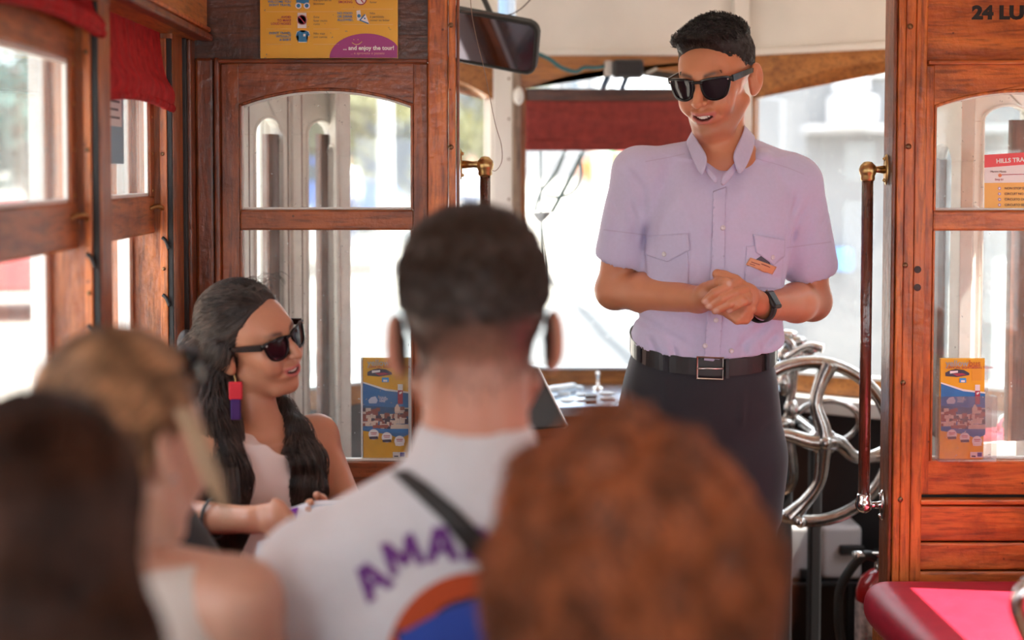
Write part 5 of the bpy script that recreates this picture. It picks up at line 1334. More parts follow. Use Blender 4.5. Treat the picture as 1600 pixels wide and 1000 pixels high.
# ---------------------------------------------------------------- people
SKIN = mat('skin', (1, 1, 1), 0.42, vcol=True, noise=0.06, nscale=30, bump=0.10, bscale=350, sss=0.12, coat=0.08, coat_rough=0.35)
def headM(loc, yaw, pitch, roll, s=1.0):
    return Matrix.Translation(loc) @ Matrix.Rotation(math.radians(yaw), 4, 'Z') @ Matrix.Rotation(math.radians(pitch), 4, 'X') @ Matrix.Rotation(math.radians(roll), 4, 'Y') @ Matrix.Scale(s, 4)

def sculpt_head(V, M, male=True, smile=1.0, open_=1.0):
    """face looks along -Y, +X is the person's left; origin between the ears"""
    V.frame(M); e, c = V.ell, V.cap
    j = 1.0 if male else 0.93
    e((0, .018, .048), (.0755, .094, .086), .0)                       # cranium
    e((0, -.028, .030), (.0665, .066, .072), .02)                      # forehead
    e((0, -.034, -.020), (.060, .056, .062), .02)                      # mid face
    e((0, -.030, -.058), (.053 * j, .055, .046), .02)                  # jaw
    e((0, -.073, -.093), (.022 * j, .019, .016), .022)                 # chin
    for s in (-1, 1):
        c((s * .0560 * j, -.002, -.044), (s * .030, -.057, -.090), .0150, .0135, .020)   # jaw line
        e((s * .040, -.066, -.010), (.023, .018, .018), .020)          # cheekbone
        e((s * .036, -.070, -.034), (.020, .016, .020), .018)          # cheek
    c((-.030, -.082, .036), (.030, -.082, .036), .0085, .0085, .018)   # brow
    for s in (-1, 1):
        e((s * .0315, -.098, .012), (.017, .014, .010), .014, 's')     # eye socket
        e((s * .0310, -.0735, .012), (.0125, .0125, .0125), .002)      # eyeball
        c((s * .019, -.086, .017), (s * .043, -.082, .017), .0035, .003, .004)     # upper lid
        c((s * .020, -.085, .006), (s * .041, -.081, .006), .003, .0025, .004)
    c((0, -.088, .026), (0, -.107, -.004), .0068, .0085, .010)         # nose bridge
    c((0, -.105, -.002), (0, -.1155, -.019), .0085, .0108, .006)       # nose tip
    for s in (-1, 1):
        e((s * .0125, -.102, -.022), (.0078, .0100, .0072), .005)      # wing
        e((s * .0058, -.108, -.0295), (.0032, .0045, .003), .003, 's')  # nostril
    c((0, -.096, -.031), (0, -.094, -.041), .004, .0035, .006)         # philtrum
    e((0, -.078, -.052), (.034, .022, .022), .012)                     # mouth mound
    w = .0240 + .0068 * smile; up = .0065 * smile
    def arc(z0, dy, n=7, ww=None, lift=1.0):
        ww = ww or w
        return [(ww * t, -.0985 + .017 * t * t + dy, z0 + up * lift * t * t) for t in np.linspace(-1, 1, n)]
    if smile:
        for s in (-1, 1): c((s * .0175, -.100, -.026), (s * .0335, -.086, -.050), .0022, .0026, .010, 's')   # laugh line
        for s in (-1, 1): e((s * .038, -.074, -.030), (.017, .013, .016), .014)
    go = .0042 * open_
    U_ = arc(-.0465 , 0); Lw = arc(-.0615 - go * .9, .003, lift=1.9)
    V.chain(U_, [.0018, .0040, .0048, .0044, .0048, .0040, .0018], .006)
    V.chain(Lw, [.0018, .0044, .0056, .0060, .0056, .0044, .0018], .006)
    V.chain(arc(-.0540 - go * .45, -.0005, ww=w * .93, lift=1.5), [.0012, .0032 + go * .2, .0042 + go * .4, .0044 + go * .5, .0042 + go * .4, .0032 + go * .2, .0012], .0012, 's')
    c((-.012, -.096, -.0745), (.012, -.096, -.0745), .003, .003, .010, 's')
    for s in (-1, 1):                                                   # ears
        rot = Matrix.Rotation(math.radians(-14), 3, 'X') @ Matrix.Rotation(math.radians(-s * 24), 3, 'Z')
        e((s * .0835, .018, .002), (.0070, .0190, .032), .005, rot=rot)
        e((s * .0915, .019, .004), (.0050, .0095, .0185), .003, 's', rot=rot)
        e((s * .0790, .006, -.024), (.0065, .011, .012), .010)
        c((s * .0780, .000, .004), (s * .0785, .001, -.012), .0060, .0060, .006)
    return U_, Lw, arc

def face_paint(M, skin, lips, stub=None, brow=(.02, .012, .008), fade=None):
    skin = np.array(skin); lips = np.array(lips)
    def f(co):
        L = local_of(M, co); x, y, z = L[:, 0], L[:, 1], L[:, 2]
        c = np.tile(skin, (len(co), 1))
        near = (np.abs(x) < .12) & (np.abs(y) < .14) & (z > -.16) & (z < .2)
        # ruddier cheeks, nose and ears
        for s in (-1, 1):
            w = np.exp(-(((x - s * .04) / .022) ** 2 + ((y + .075) / .03) ** 2 + ((z + .022) / .02) ** 2)) * near
            c = c * (1 - w[:, None] * .25) + np.array((skin[0] * 1.05, skin[1] * .78, skin[2] * .75)) * w[:, None] * .25
        wl = np.clip(1 - (((x / .0300) ** 2 + ((z - .0090 * (x / .0290) ** 2 + .0560) / .0135) ** 2) - .75) * 3, 0, 1) * (y < -.082) * near
        c = c * (1 - wl[:, None]) + lips * wl[:, None]
        inn = np.clip(1 - (((x / .0270) ** 2 + ((z - .0100 * (x / .0290) ** 2 + .0560) / .0062) ** 2) - .8) * 4, 0, 1) * (y < -.07) * (y > -.0985 + .014 * (x / .027) ** 2) * near
        c = c * (1 - inn[:, None]) + np.array((.10, .02, .02)) * inn[:, None]
        for s in (-1, 1):      # eyebrows
            bx_ = x * s; wz = (z - (.0335 + .006 * np.sin(np.clip((bx_ - .012) / .04, 0, 1) * 2.6)))
            wb = np.clip((bx_ - .010) / .006, 0, 1) * np.clip((.050 - bx_) / .014, 0, 1) * np.exp(-(wz / .0048) ** 2) * (y < -.06) * near
            c = c * (1 - .85 * wb[:, None]) + np.array(brow) * .85 * wb[:, None]
        if stub is not None:   # shaved beard shadow of short stubble
            wb = np.clip((-.030 - z) / .02, 0, 1) * np.clip((-y - .0) / .03, 0, 1) * np.clip((z + .12) / .02, 0, 1) * near * (1 - wl)
            wb = wb * np.clip(1.25 - np.exp(-((np.abs(x) - .034) / .018) ** 2 - ((z + .05) / .02) ** 2), 0, 1)
            c = c * (1 - .32 * wb[:, None]) + np.array(stub) * .32 * wb[:, None]
        if fade is not None: c = fade(c, x, y, z, near)
        return np.clip(c, 0, 1)
    return f

GF = mat('glossy_black_acetate', (0.008, 0.007, 0.008), 0.16, spec=0.4)
GL = mat('dark_lens', (0.016, 0.010, 0.014), 0.06, spec=0.35)
def sunglasses(M, parent, sc=1.0):
    """wayfarer shape: two lenses, front, temples"""
    g = parent
    def fr(x, z):   # curved front surface
        return -.104 + .010 * (abs(x) / .07) ** 2 * 1.6
    def lens_pts(s, grow_=0.0):
        base = [(.0095, .021), (.025, .0235), (.045, .0245), (.062, .0245), (.0665, .018), (.063, .002), (.056, -.013), (.042, -.0195), (.026, -.0185), (.015, -.011), (.010, .004)]
        pts = catmull([(a, b_, 0) for a, b_ in base] + [(base[0][0], base[0][1], 0)], 4)[:-1]
        cx_, cz_ = .038, .003
        out = []
        for p in pts:
            d = Vector((p.x - cx_, p.y - cz_)); k = 1 + grow_ / d.length
            out.append((s * (cx_ + d.x * k), cz_ + d.y * k + .006))
        return out
    bm = bmesh.new()
    for s in (-1, 1):
        o, i_ = lens_pts(s, .0030), lens_pts(s, -.0022)
        n = len(o); R = []
        for (ring_, dy) in ((o, -.0020), (i_, -.0026), (i_, .0024), (o, .0028)):
            R.append([bm.verts.new((a, fr(a, b_) + dy, b_)) for a, b_ in ring_])
        for q in range(4):
            A, B = R[q], R[(q + 1) % 4]
            for k in range(n): bm.faces.new((A[k], A[(k + 1) % n], B[(k + 1) % n], B[k]))
    bm_tube(bm, [(-.012, fr(0, 0) - .000, .022), (-.005, fr(0, 0) - .002, .0245), (.005, fr(0, 0) - .002, .0245), (.012, fr(0, 0) - .000, .022)], .0036, 8)
    for s in (-1, 1): bm_box(bm, (s * .062, fr(.066, 0) - .001, .021), (s * .073, fr(.066, 0) + .008, .031), .0015)
    bmesh.ops.transform(bm, matrix=M, verts=bm.verts)
    o = from_bm('glasses_frame', bm, GF, g, True)
    m = o.modifiers.new('b', 'BEVEL'); m.width = .0006; m.segments = 2
    for s in (-1, 1):
        bm = bmesh.new(); pts = lens_pts(s, -.001); cc = bm.verts.new((s * .038, fr(.038, 0) - .0022, .009))
        vs = [bm.verts.new((a, fr(a, b_), b_)) for a, b_ in pts]
        for k in range(len(vs)): bm.faces.new((cc, vs[k], vs[(k + 1) % len(vs)]))
        bmesh.ops.transform(bm, matrix=M, verts=bm.verts); from_bm('lens', bm, GL, g, True)
        bm = bmesh.new()
        P_ = [(s * .0725, -.085, .026), (s * .078, -.040, .024), (s * .0805, -.004, .022), (s * .0800, .016, .017), (s * .078, .028, .006)]
        ring_prev = None
        pp = catmull(P_, 5)
        for k, p in enumerate(pp):
            t = k / (len(pp) - 1); hh = .0072 * (1 - t) + .0035 * t; th = .0020
            r_ = [bm.verts.new(p + Vector((a * th, 0, b_ * hh))) for a, b_ in ((-1, -1), (1, -1), (1, 1), (-1, 1))]
            if ring_prev:
                for q in range(4): bm.faces.new((ring_prev[q], ring_prev[(q + 1) % 4], r_[(q + 1) % 4], r_[q]))
            else: bm.faces.new(r_)
            ring_prev = r_
        bm.faces.new(ring_prev[::-1]); bmesh.ops.transform(bm, matrix=M, verts=bm.verts); from_bm('temple', bm, GF, g)
        ball('hinge_dot', M @ Vector((s * .0655, fr(.066, 0) - .0035, .0265)), .0014, CHROME, g, (1.6, 1, 1), 8)

def teeth(M, parent, w=.0240, zc_=-.0535, lift=.0095):
    bm = bmesh.new(); n = 10
    for k in range(n):
        t = (k + .5) / n * 2 - 1; x = w * t; y = -.0950 + .015 * t * t; z = zc_ + lift * t * t
        hw_ = w / n * (1.0 if abs(t) > .2 else 1.15) * .97; hh = .0040 * (1 - .35 * t * t)
        bm_box(bm, (x - hw_, y - .002, z - hh), (x + hw_, y + .002, z + hh), .0008)
    bmesh.ops.transform(bm, matrix=M, verts=bm.verts)
    return from_bm('teeth', bm, mat('tooth_enamel', (.82, .78, .70), .2), parent, True)

# ================= the driver =================
YM = 2.88
HMm = headM((0.512, YM, 1.622), -33.0, 17.0, -0.5, 0.955)
J = {k: P(*v) for k, v in dict(nk=(1133, 238, 2.92), sl=(988, 270, 2.90), sr=(1254, 284, 2.90), el=(962, 452, 2.95), er=(1268, 470, 2.96),
                               wl=(1092, 468, 2.765), wr=(1196, 479, 2.775)).items()}
V = Vol((.245, 2.62, 1.06), (.79, 3.05, 1.79), .0025)
mouth = sculpt_head(V, HMm, True, 1.0, 1.0)
V.frame(Matrix.Identity(4))
hb = HMm @ Vector((0, .030, -.040))
V.cap(HMm @ Vector((0, .036, -.045)), J['nk'] + Vector((-.004, .012, .000)), .042, .042, .010)
V.cap(HMm @ Vector((.0, .006, -.095)), J['nk'] + Vector((-.006, -.030, -.020)), .024, .032, .016)
ad = HMm @ Vector((0, -.052, -.098)); V.ell(ad + Vector((.012, .012, -.035)), (.011, .010, .013), .02)
V.cap(J['nk'] + Vector((-.01, .01, -.040)), J['sl'] + Vector((.03, 0, -.012)), .034, .036, .02); V.cap(J['nk'] + Vector((.01, .01, -.045)), J['sr'] + Vector((-.03, 0, -.014)), .034, .036, .02)
V.cap(J['nk'] + Vector((0, -.03, -.04)), P(1115, 420, 2.90), .075, .10, .05, flat=((0, 1, 0), .75))
def arm(sh, el, wr, side):
    mid = el.lerp(wr, .35)
    V.cap(sh, sh.lerp(el, .5), .034, .0395, .02); V.cap(sh.lerp(el, .5), el, .0395, .0395, .02)
    V.ell(el + Vector((side * .004, .012, -.006)), (.034, .034, .034), .02)
    V.cap(el, mid, .0400, .0400, .015); V.cap(mid, wr, .0400, .0255, .015)
arm(J['sl'], J['el'], J['wl'], -1); arm(J['sr'], J['er'], J['wr'], 1)
# hands: crop pixels of the clasp -> points
def hp(cx_, cy_, y): return P(1080 + cx_ / 8.333, 400 + cy_ / 8.333, y)
# right hand (from the left of the picture): palm, thumb on top, fingers wrapping below
V.chain([J['wl'], hp(230, 520, 2.735), hp(420, 580, 2.715), hp(560, 660, 2.715)], [.0250, .0260, .0270, .0210], .014, flat=((0.1, 1, .2), .66))
V.chain([hp(150, 500, 2.742), hp(250, 400, 2.722), hp(360, 345, 2.690), hp(440, 345, 2.676), hp(490, 350, 2.674)], [.017, .0120, .0100, .0100, .0078], .004)
for k, (a, b_, c_, d_) in enumerate((((500, 700), (640, 790), (740, 770), (780, 700)), ((470, 740), (600, 830), (710, 830), (770, 780)), ((520, 660), (680, 730), (790, 690), (800, 600)), ((540, 620), (720, 660), (800, 600), (745, 500)))):
    V.chain([hp(*a, 2.712), hp(*b_, 2.702), hp(*c_, 2.708), hp(*d_, 2.722)], [.0100, .0095, .0088, .0070], .002)
# left hand (watch side): back of hand and four fingers laid over the first
V.chain([J['wr'], hp(830, 600, 2.745), hp(720, 500, 2.715), hp(640, 420, 2.705)], [.0250, .0250, .0220, .0180], .010, flat=((.3, 1, .2), .66))
V.chain([hp(560, 340, 2.705), hp(470, 400, 2.702)], [.0150, .0130], .008)
FI = [((590, 340), (480, 395), (300, 480), (178, 592), .0088), ((690, 440), (560, 480), (400, 550), (228, 655), .0092), ((725, 520), (640, 560), (500, 622), (312, 712), .0090), ((740, 580), (690, 590), (600, 640), (492, 708), .0080)]
for a, b_, c_, d_, r in FI:
    V.chain([hp(*a, 2.694), hp(*b_, 2.674), hp(*c_, 2.668), hp(*d_, 2.678)], [r * 1.10, r * 1.12, r, r * .84], .0014)
V.chain([hp(560, 330, 2.700), hp(430, 270, 2.705), hp(340, 235, 2.702)], [.0135, .0120, .0100], .004)
driver = V.mesh('person', SKIN, None, smooth=2)
SK1 = (.60, .245, .125)
def fade_m(c, x, y, z, near):
    w = np.clip((z - .012) / .035, 0, 1) * np.clip((y + .020 + .25 * (z - .07)) / .02, 0, 1) * near * (np.abs(x) < .079)
    return c * (1 - .82 * w[:, None]) + np.array((.03, .016, .012)) * .82 * w[:, None]
fp = face_paint(HMm, SK1, (.50, .15, .12), stub=(.16, .075, .05), fade=fade_m)
NAILS = [hp(178, 590, 2.68), hp(226, 655, 2.68), hp(312, 712, 2.68), hp(488, 708, 2.68), hp(480, 350, 2.68)]
def paint_driver(co):
    c = fp(co)
    for q in NAILS:
        w = np.clip(1.3 - (((co[:, 0] - q.x) / .0062) ** 2 + ((co[:, 2] - q.z) / .0060) ** 2), 0, 1) * (co[:, 1] < 2.70)
        c = c * (1 - .6 * w[:, None]) + np.array((.72, .48, .40)) * .6 * w[:, None]
    return c
paint(driver, paint_driver)
tag(driver, 'smiling tram driver in pale lilac shirt and sunglasses standing in doorway', 'person')
teeth(HMm, driver); sunglasses(HMm, driver)

# hair: cropped sides, brushed-up top
def hair_cap(name, M, h, ops, matl, parent, pad=.16, smooth=1):
    c = M @ Vector((0, .02, .04)); V = Vol(c - Vector((pad, pad, pad)), c + Vector((pad, pad, pad)), h)
    ops(V); return V.mesh(name, matl, parent, smooth)
HAIR_D = mat('dark_hair_base', (.014, .010, .009), .55, bump=.6, bscale=500)
def ops_m(V):
    V.frame(HMm)
    V.ell((0, .016, .054), (.0785, .096, .088), 0)
    V.ell((0, -.012, .100), (.064, .078, .034), .02)
    V.ell((-.010, -.054, .104), (.054, .034, .020), .015)
    V.wobble(.0022, 160, 90, 160, 3)
    # hairline: forehead, temples, around the ears and nape
    V.plane((0, -.066, .082), (0, -1.0, -.62), .004)
    V.plane((0, -.030, .040), (0, -1.0, -1.05), .006)
    V.plane((0, .060, .012), (0, -.30, -1.0), .006)
hm = hair_cap('hair', HMm, .0030, ops_m, HAIR_D, driver)
HB = hairmat('dark_strands', (.022, .015, .012), .35)
Mi = HMm.inverted(); R3 = HMm.to_3x3()
def dir_m(q, n):
    l = Mi @ q
    if l.z > .085: d = Vector((.20, -.85 if l.y < .0 else -.5, .55))
    else: d = Vector((0, .25, -1))
    return R3 @ d
strands('hair_strands', grow(hm, 2600, dir_m, 6, .0042, lambda t: .0005 + .0065 * t, keep=lambda l, n: (Mi @ l).z > .092, seed=3, jitter=.18), .00055, HB, hm)
strands('hair_strands', grow(hm, 2400, dir_m, 4, .0022, lambda t: .0002 + .0008 * t, keep=lambda l, n: (Mi @ l).z <= .100, seed=4, jitter=.2), .0004, HB, hm)
strands('eyebrow_hair', [[tuple(HMm @ Vector((s * (bx_ + .004 * k / 3), -.0885 + .018 * ((bx_ - .01) / .045) ** 2 - .0008, .0335 + .006 * math.sin((bx_ - .012) / .04 * 2.6) + dz + .0018 * k / 3))) for k in range(4)] for s in (-1, 1) for (bx_, dz) in [(rnd.uniform(.012, .045), rnd.uniform(-.0035, .0035)) for _ in range(170)]], .0004, HB, driver)

# shirt
SH = mat('lilac_shirt_cloth', (.56, .52, .72), .72, noise=.03, nscale=150, bump=.15, bscale=900, sheen=.15)
V = Vol((.22, 2.68, .99), (.80, 3.08, 1.53), .0032)
def S(py, px0, px1, Y, ry, dy=0): # one loft ring from picture edges
    p0, p1 = P(px0, py, Y), P(px1, py, Y); return ((p0.z), (p0.x + p1.x) / 2, Y + dy, (p1.x - p0.x) / 2, ry)
V.loft([S(252, 1040, 1222, 2.92, .075), S(275, 1006, 1248, 2.92, .095), S(310, 1000, 1250, 2.91, .108), S(360, 1004, 1240, 2.90, .112), S(410, 1006, 1228, 2.90, .110), S(460, 1004, 1220, 2.90, .108),
        S(505, 992, 1220, 2.90, .112), S(540, 982, 1226, 2.90, .121), S(560, 990, 1218, 2.90, .116)], .02, pw=2.35)
nkb = P(1136, 236, 2.92)
V.cap(nkb + Vector((-.035, 0, -.018)), P(1000, 268, 2.905), .046, .048, .03); V.cap(nkb + Vector((.020, 0, -.008)), P(1242, 282, 2.905), .046, .048, .03)
V.cap(P(998, 272, 2.905), P(972, 396, 2.935), .054, .0580, .025); V.cap(P(1244, 286, 2.905), P(1266, 414, 2.94), .054, .0580, .025)
# cut the sleeves at their hems, open the neck and hollow the openings
a0, a1 = P(940, 388, 2.93), P(1010, 396, 2.93); b0, b1 = P(1224, 413, 2.93), P(1306, 402, 2.93)
def cutcap(a, b_, ra, rb): V.cap(a, b_, ra, rb, .002, 's')
ax = (P(972, 396, 2.935) - P(998, 272, 2.905)).normalized(); ax2 = (P(1266, 414, 2.94) - P(1244, 286, 2.905)).normalized()
pc = P(974, 384, 2.935); V.cap(pc + ax * .072, pc + ax * .14, .066, .066, .001, 's'); 
pc2 = P(1264, 404, 2.94); V.cap(pc2 + ax2 * .072, pc2 + ax2 * .14, .066, .066, .001, 's')
V.cap(pc + ax * .022, pc + ax * .06, .0475, .0490, .002, 's'); V.cap(pc2 + ax2 * .022, pc2 + ax2 * .06, .0475, .0490, .002, 's')
nk0 = HMm @ Vector((0, .01, -.085))
V.cap(nk0, nkb + Vector((-.006, .004, .030)), .046, .044, .004, 's')
V.cap(nkb + Vector((-.010, -.055, .012)), P(1122, 270, 2.80), .036, .010, .006, 's')
V.cap(nkb + Vector((-.012, -.095, .02)), P(1122, 264, 2.76), .036, .010, .006, 's')
V.ell(tuple(P(1186, 246, 2.895)), (.026, .050, .020), .008)
def sp(px, py, Y=2.80): return P(px, py, Y)
A_ = .0070
for pts, w, am in (
    ([sp(980, 262, 2.86), sp(1008, 300, 2.84), sp(1013, 345, 2.84), sp(1010, 395, 2.84)], .009, A_ * .7), ([sp(1036, 250, 2.82), sp(1020, 300, 2.81), sp(1018, 350, 2.81)], .010, -A_ * .6),
    ([sp(1060, 250, 2.80), sp(1042, 300, 2.79), sp(1020, 350, 2.80), sp(1012, 400, 2.81)], .011, A_ * .7), ([sp(1246, 300, 2.85), sp(1236, 350, 2.84), sp(1228, 400, 2.83)], .008, A_ * .8),
    ([sp(1215, 255, 2.83), sp(1232, 300, 2.82), sp(1230, 345, 2.82)], .010, A_ * .6), ([sp(1262, 310, 2.88), sp(1245, 350, 2.87), sp(1236, 385, 2.86)], .007, A_ * .8),
    ([sp(960, 300, 2.89), sp(966, 345, 2.89), sp(958, 380, 2.89)], .010, A_ * .8), ([sp(985, 310, 2.86), sp(992, 350, 2.86), sp(998, 385, 2.86)], .008, A_ * .8),
    ([sp(1290, 330, 2.90), sp(1276, 365, 2.89)], .008, A_ * .8), ([sp(1275, 300, 2.88), sp(1262, 345, 2.88), sp(1262, 390, 2.88)], .010, A_ * .6),
    ([sp(1000, 500, 2.80), sp(1040, 520, 2.79), sp(1080, 545, 2.78)], .009, A_), ([sp(1010, 475, 2.80), sp(1060, 500, 2.79), sp(1110, 520, 2.78)], .010, A_ * .7),
    ([sp(1215, 495, 2.80), sp(1180, 525, 2.79), sp(1150, 550, 2.78)], .009, A_), ([sp(1222, 520, 2.80), sp(1195, 545, 2.79)], .008, A_), ([sp(1200, 500, 2.79), sp(1160, 515, 2.78)], .008, -A_ * .6),
    ([sp(1020, 530, 2.79), sp(1030, 560, 2.79)], .006, A_), ([sp(1050, 535, 2.79), sp(1058, 565, 2.79)], .006, A_), ([sp(1090, 500, 2.78), sp(1080, 560, 2.78)], .010, A_ * .6),
    ([sp(1160, 530, 2.79), sp(1165, 560, 2.79)], .007, A_ * .8), ([sp(1188, 540, 2.79), sp(1196, 562, 2.79)], .006, A_ * .8), ([sp(1120, 350, 2.78), sp(1100, 400, 2.78), sp(1075, 460, 2.78)], .014, A_ * .45),
    ([sp(1180, 300, 2.79), sp(1160, 360, 2.78)], .014, A_ * .4), ([sp(1062, 300, 2.79), sp(1078, 360, 2.78), sp(1082, 420, 2.78)], .012, -A_ * .35), ([sp(1160, 445, 2.79), sp(1200, 425, 2.79), sp(1222, 440, 2.80)], .009, A_ * .6)):
    V.crease(pts, w, am, 2.93)
V.wobble(.0016, 22, 18, 16, 5)
V.plane(P(1098, 546, 2.90) + Vector((0, 0, .0245)), (0.02, .26, -1), .004)
shirt = V.mesh('shirt', SH, driver, smooth=1)
st_ = bvh_of(shirt)
SEAM = mat('lilac_seam', (.50, .44, .62), .75)
def dc(name, poly, m=SH, off=.0016, cell=5.0, par=None): return decal(name, poly, st_, m, par or shirt, off, cell, 2.80)
def thick(o, t=.0012):
    md = o.modifiers.new('t', 'SOLIDIFY'); md.thickness = t; md.offset = 0; return o
thick(dc('placket', [(1114, 300), (1134, 292), (1132, 400), (1130, 470), (1124, 565), (1100, 563), (1106, 470), (1112, 400)], off=.0022), .0016)
thick(dc('chest_pocket', [(1008, 388), (1075, 382), (1076, 446), (1014, 447)], off=.0016), .0010)
thick(dc('pocket_flap', [(1012, 369), (1076, 364), (1078, 391), (1044, 409), (1010, 398)], off=.0036), .0016)
thick(dc('chest_pocket', [(1166, 385), (1224, 378), (1220, 452), (1162, 448)], off=.0016), .0010)
thick(dc('pocket_flap', [(1176, 366), (1224, 374), (1223, 400), (1207, 414), (1180, 394)], off=.0042), .0016)
for poly in ([(944, 358), (1010, 366), (1010, 368), (944, 360)], [(1228, 386), (1298, 377), (1298, 379), (1228, 388)]): dc('sleeve_seam', poly, SEAM, .0012)
for poly in ([(1008, 252), (1042, 246), (1070, 240), (1070, 241.5), (1042, 247.5), (1008, 253.5)], [(1180, 246), (1232, 262), (1256, 272), (1256, 273.5), (1232, 263.5), (1180, 247.5)], [(1062, 391), (1074, 391), (1074, 392), (1062, 392)]): dc('yoke_seam', poly, SEAM, .0010)
BT = mat('button_pearl', (.72, .68, .72), .2)
for (px, py) in ((1129, 356), (1118, 500), (1101, 540), (1206, 402), (1038, 397), (1142, 548)):
    h = st_.ray_cast(Vector((0, 0, CAMZ)), RAY(px, py))
    if h[0] is not None: lathe('button', [(0, .0022), (.0030, .0022), (.0042, .0034), (.0052, .0024), (.0052, 0)], BT, shirt, aim(h[0] + Vector((0, -.0035, 0)), d=h[1] if h[1].y < 0 else -h[1]), 14)
thick(dc('pocket_shadow_patch', [(1166, 415), (1188, 400), (1200, 408), (1206, 420)], mat('dark_lining', (.10, .09, .12), .7), off=.0030), .001)  # dark patch laid on as the shadow under the pocket flap
bd = thick(dc('name_badge', [(1171, 402), (1210, 416), (1203, 428), (1164, 413)], mat('badge_card', (.72, .33, .17), .5), off=.0062), .0010)
for poly in ([(1172, 408), (1185, 412.5), (1184.6, 413.7), (1171.6, 409.2)], [(1187, 411), (1200, 415.5), (1199.6, 416.7), (1186.6, 412.2)], [(1170, 411), (1178, 413.6), (1177.6, 414.6), (1169.6, 412)]):
    dc('badge_line', poly, mat('badge_ink', (.25, .06, .04), .5), .0074, par=bd)
# collar: stand and two pointed leaves
def sheet(name, rows, m, par, th=.0018):
    nr, nc = len(rows), len(rows[0]); v = [c for r_ in rows for c in r_]
    f = [(j * nc + i, j * nc + i + 1, (j + 1) * nc + i + 1, (j + 1) * nc + i) for j in range(nr - 1) for i in range(nc - 1)]
    o = from_np(name, v, f, m, par); md = o.modifiers.new('s', 'SUBSURF'); md.levels = 2; md.render_levels = 2
    md = o.modifiers.new('t', 'SOLIDIFY'); md.thickness = th; md.offset = 0
    return o
# collar paths in picture pixels: top fold, outer edge
LF_top = [P(1150, 196, 2.985), P(1110, 196, 2.975), P(1080, 200, 2.93), P(1083, 208, 2.885), P(1094, 227, 2.845), P(1107, 245, 2.805)]
LF_bot = [P(1150, 212, 2.995), P(1104, 214, 2.990), P(1070, 216, 2.935), P(1074, 228, 2.870), P(1084, 254, 2.825), P(1097, 279, 2.788)]
def mixrow(a, b_, t): return [tuple(p.lerp(q, t)) for p, q in zip(a, b_)]
sheet('collar', [mixrow(LF_top, LF_bot, t) for t in (0, .5, 1)], SH, shirt)
RF_top = [P(1140, 196, 2.985), P(1160, 193, 2.940), P(1165, 196, 2.880), P(1157, 218, 2.850), P(1143, 242, 2.812)]
RF_bot = [P(1140, 212, 2.995), P(1176, 206, 2.950), P(1181, 216, 2.875), P(1174, 246, 2.832), P(1156, 279, 2.790)]
sheet('collar', [mixrow(RF_top, RF_bot, t) for t in (0, .5, 1)], SH, shirt)
# inner collar stand meeting at the open throat
sheet('collar_stand', [[tuple(p) for p in (P(1099, 250, 2.82), P(1108, 264, 2.797), P(1122, 276, 2.785))], [tuple(p) for p in (P(1101, 262, 2.815), P(1108, 277, 2.79), P(1120, 290, 2.778))]], SH, shirt)
sheet('collar_stand', [[tuple(p) for p in (P(1152, 248, 2.825), P(1142, 262, 2.800), P(1124, 278, 2.783))], [tuple(p) for p in (P(1152, 262, 2.82), P(1144, 276, 2.79), P(1128, 296, 2.775))]], SH, shirt)

# trousers and belt
TR = mat('navy_trouser_cloth', (.010, .009, .015), .7, noise=.1, nscale=200, bump=.15, bscale=900, sheen=.2)
V = Vol((.20, 2.68, .0), (.76, 3.10, 1.13), .005)
def S2(py, px0, px1, Y, ry): return S(py, px0, px1, Y, ry)
V.loft([S2(800, 1002, 1196, 2.90, .070), S2(740, 984, 1212, 2.91, .095), S2(690, 972, 1218, 2.92, .114), S2(640, 966, 1218, 2.915, .120), S2(590, 976, 1212, 2.905, .115), S2(545, 990, 1203, 2.90, .106), S2(522, 996, 1198, 2.90, .098)], .02, pw=2.3)
for (x0, x1, xf, yf) in ((1040, 1045, 1045, 2.93), (1158, 1150, 1150, 2.86)):
    V.chain([P(x0, 720, 2.92), P(x1, 980, 2.90), P(xf, 1250, yf), P(xf, 1330, yf)], [.086, .070, .060, .062], .05)
tz = lambda py: P(0, py, 2.9).z
V.M = Matrix.Identity(4)
V.plane(P(1100, 542, 2.9), (0.02, .26, 1), .003)
for pts, w, am in (([P(1092, 590, 2.78), P(1088, 690, 2.78), P(1092, 760, 2.80)], .008, .006), ([P(1040, 590, 2.80), P(1036, 700, 2.79), P(1035, 900, 2.83)], .007, -.005), ([P(1160, 600, 2.80), P(1162, 720, 2.79), P(1155, 950, 2.83)], .007, -.005),
                   ([P(1212, 640, 2.88), P(1190, 670, 2.83)], .008, .006), ([P(1195, 600, 2.86), P(1206, 640, 2.87)], .006, .005), ([P(978, 610, 2.86), P(992, 660, 2.84)], .008, .005)): V.crease(pts, w, am)
trousers = V.mesh('trousers', TR, driver, smooth=1)
BELT = mat('black_leather', (.014, .012, .012), .32, coat=.4, bump=.1, bscale=300)
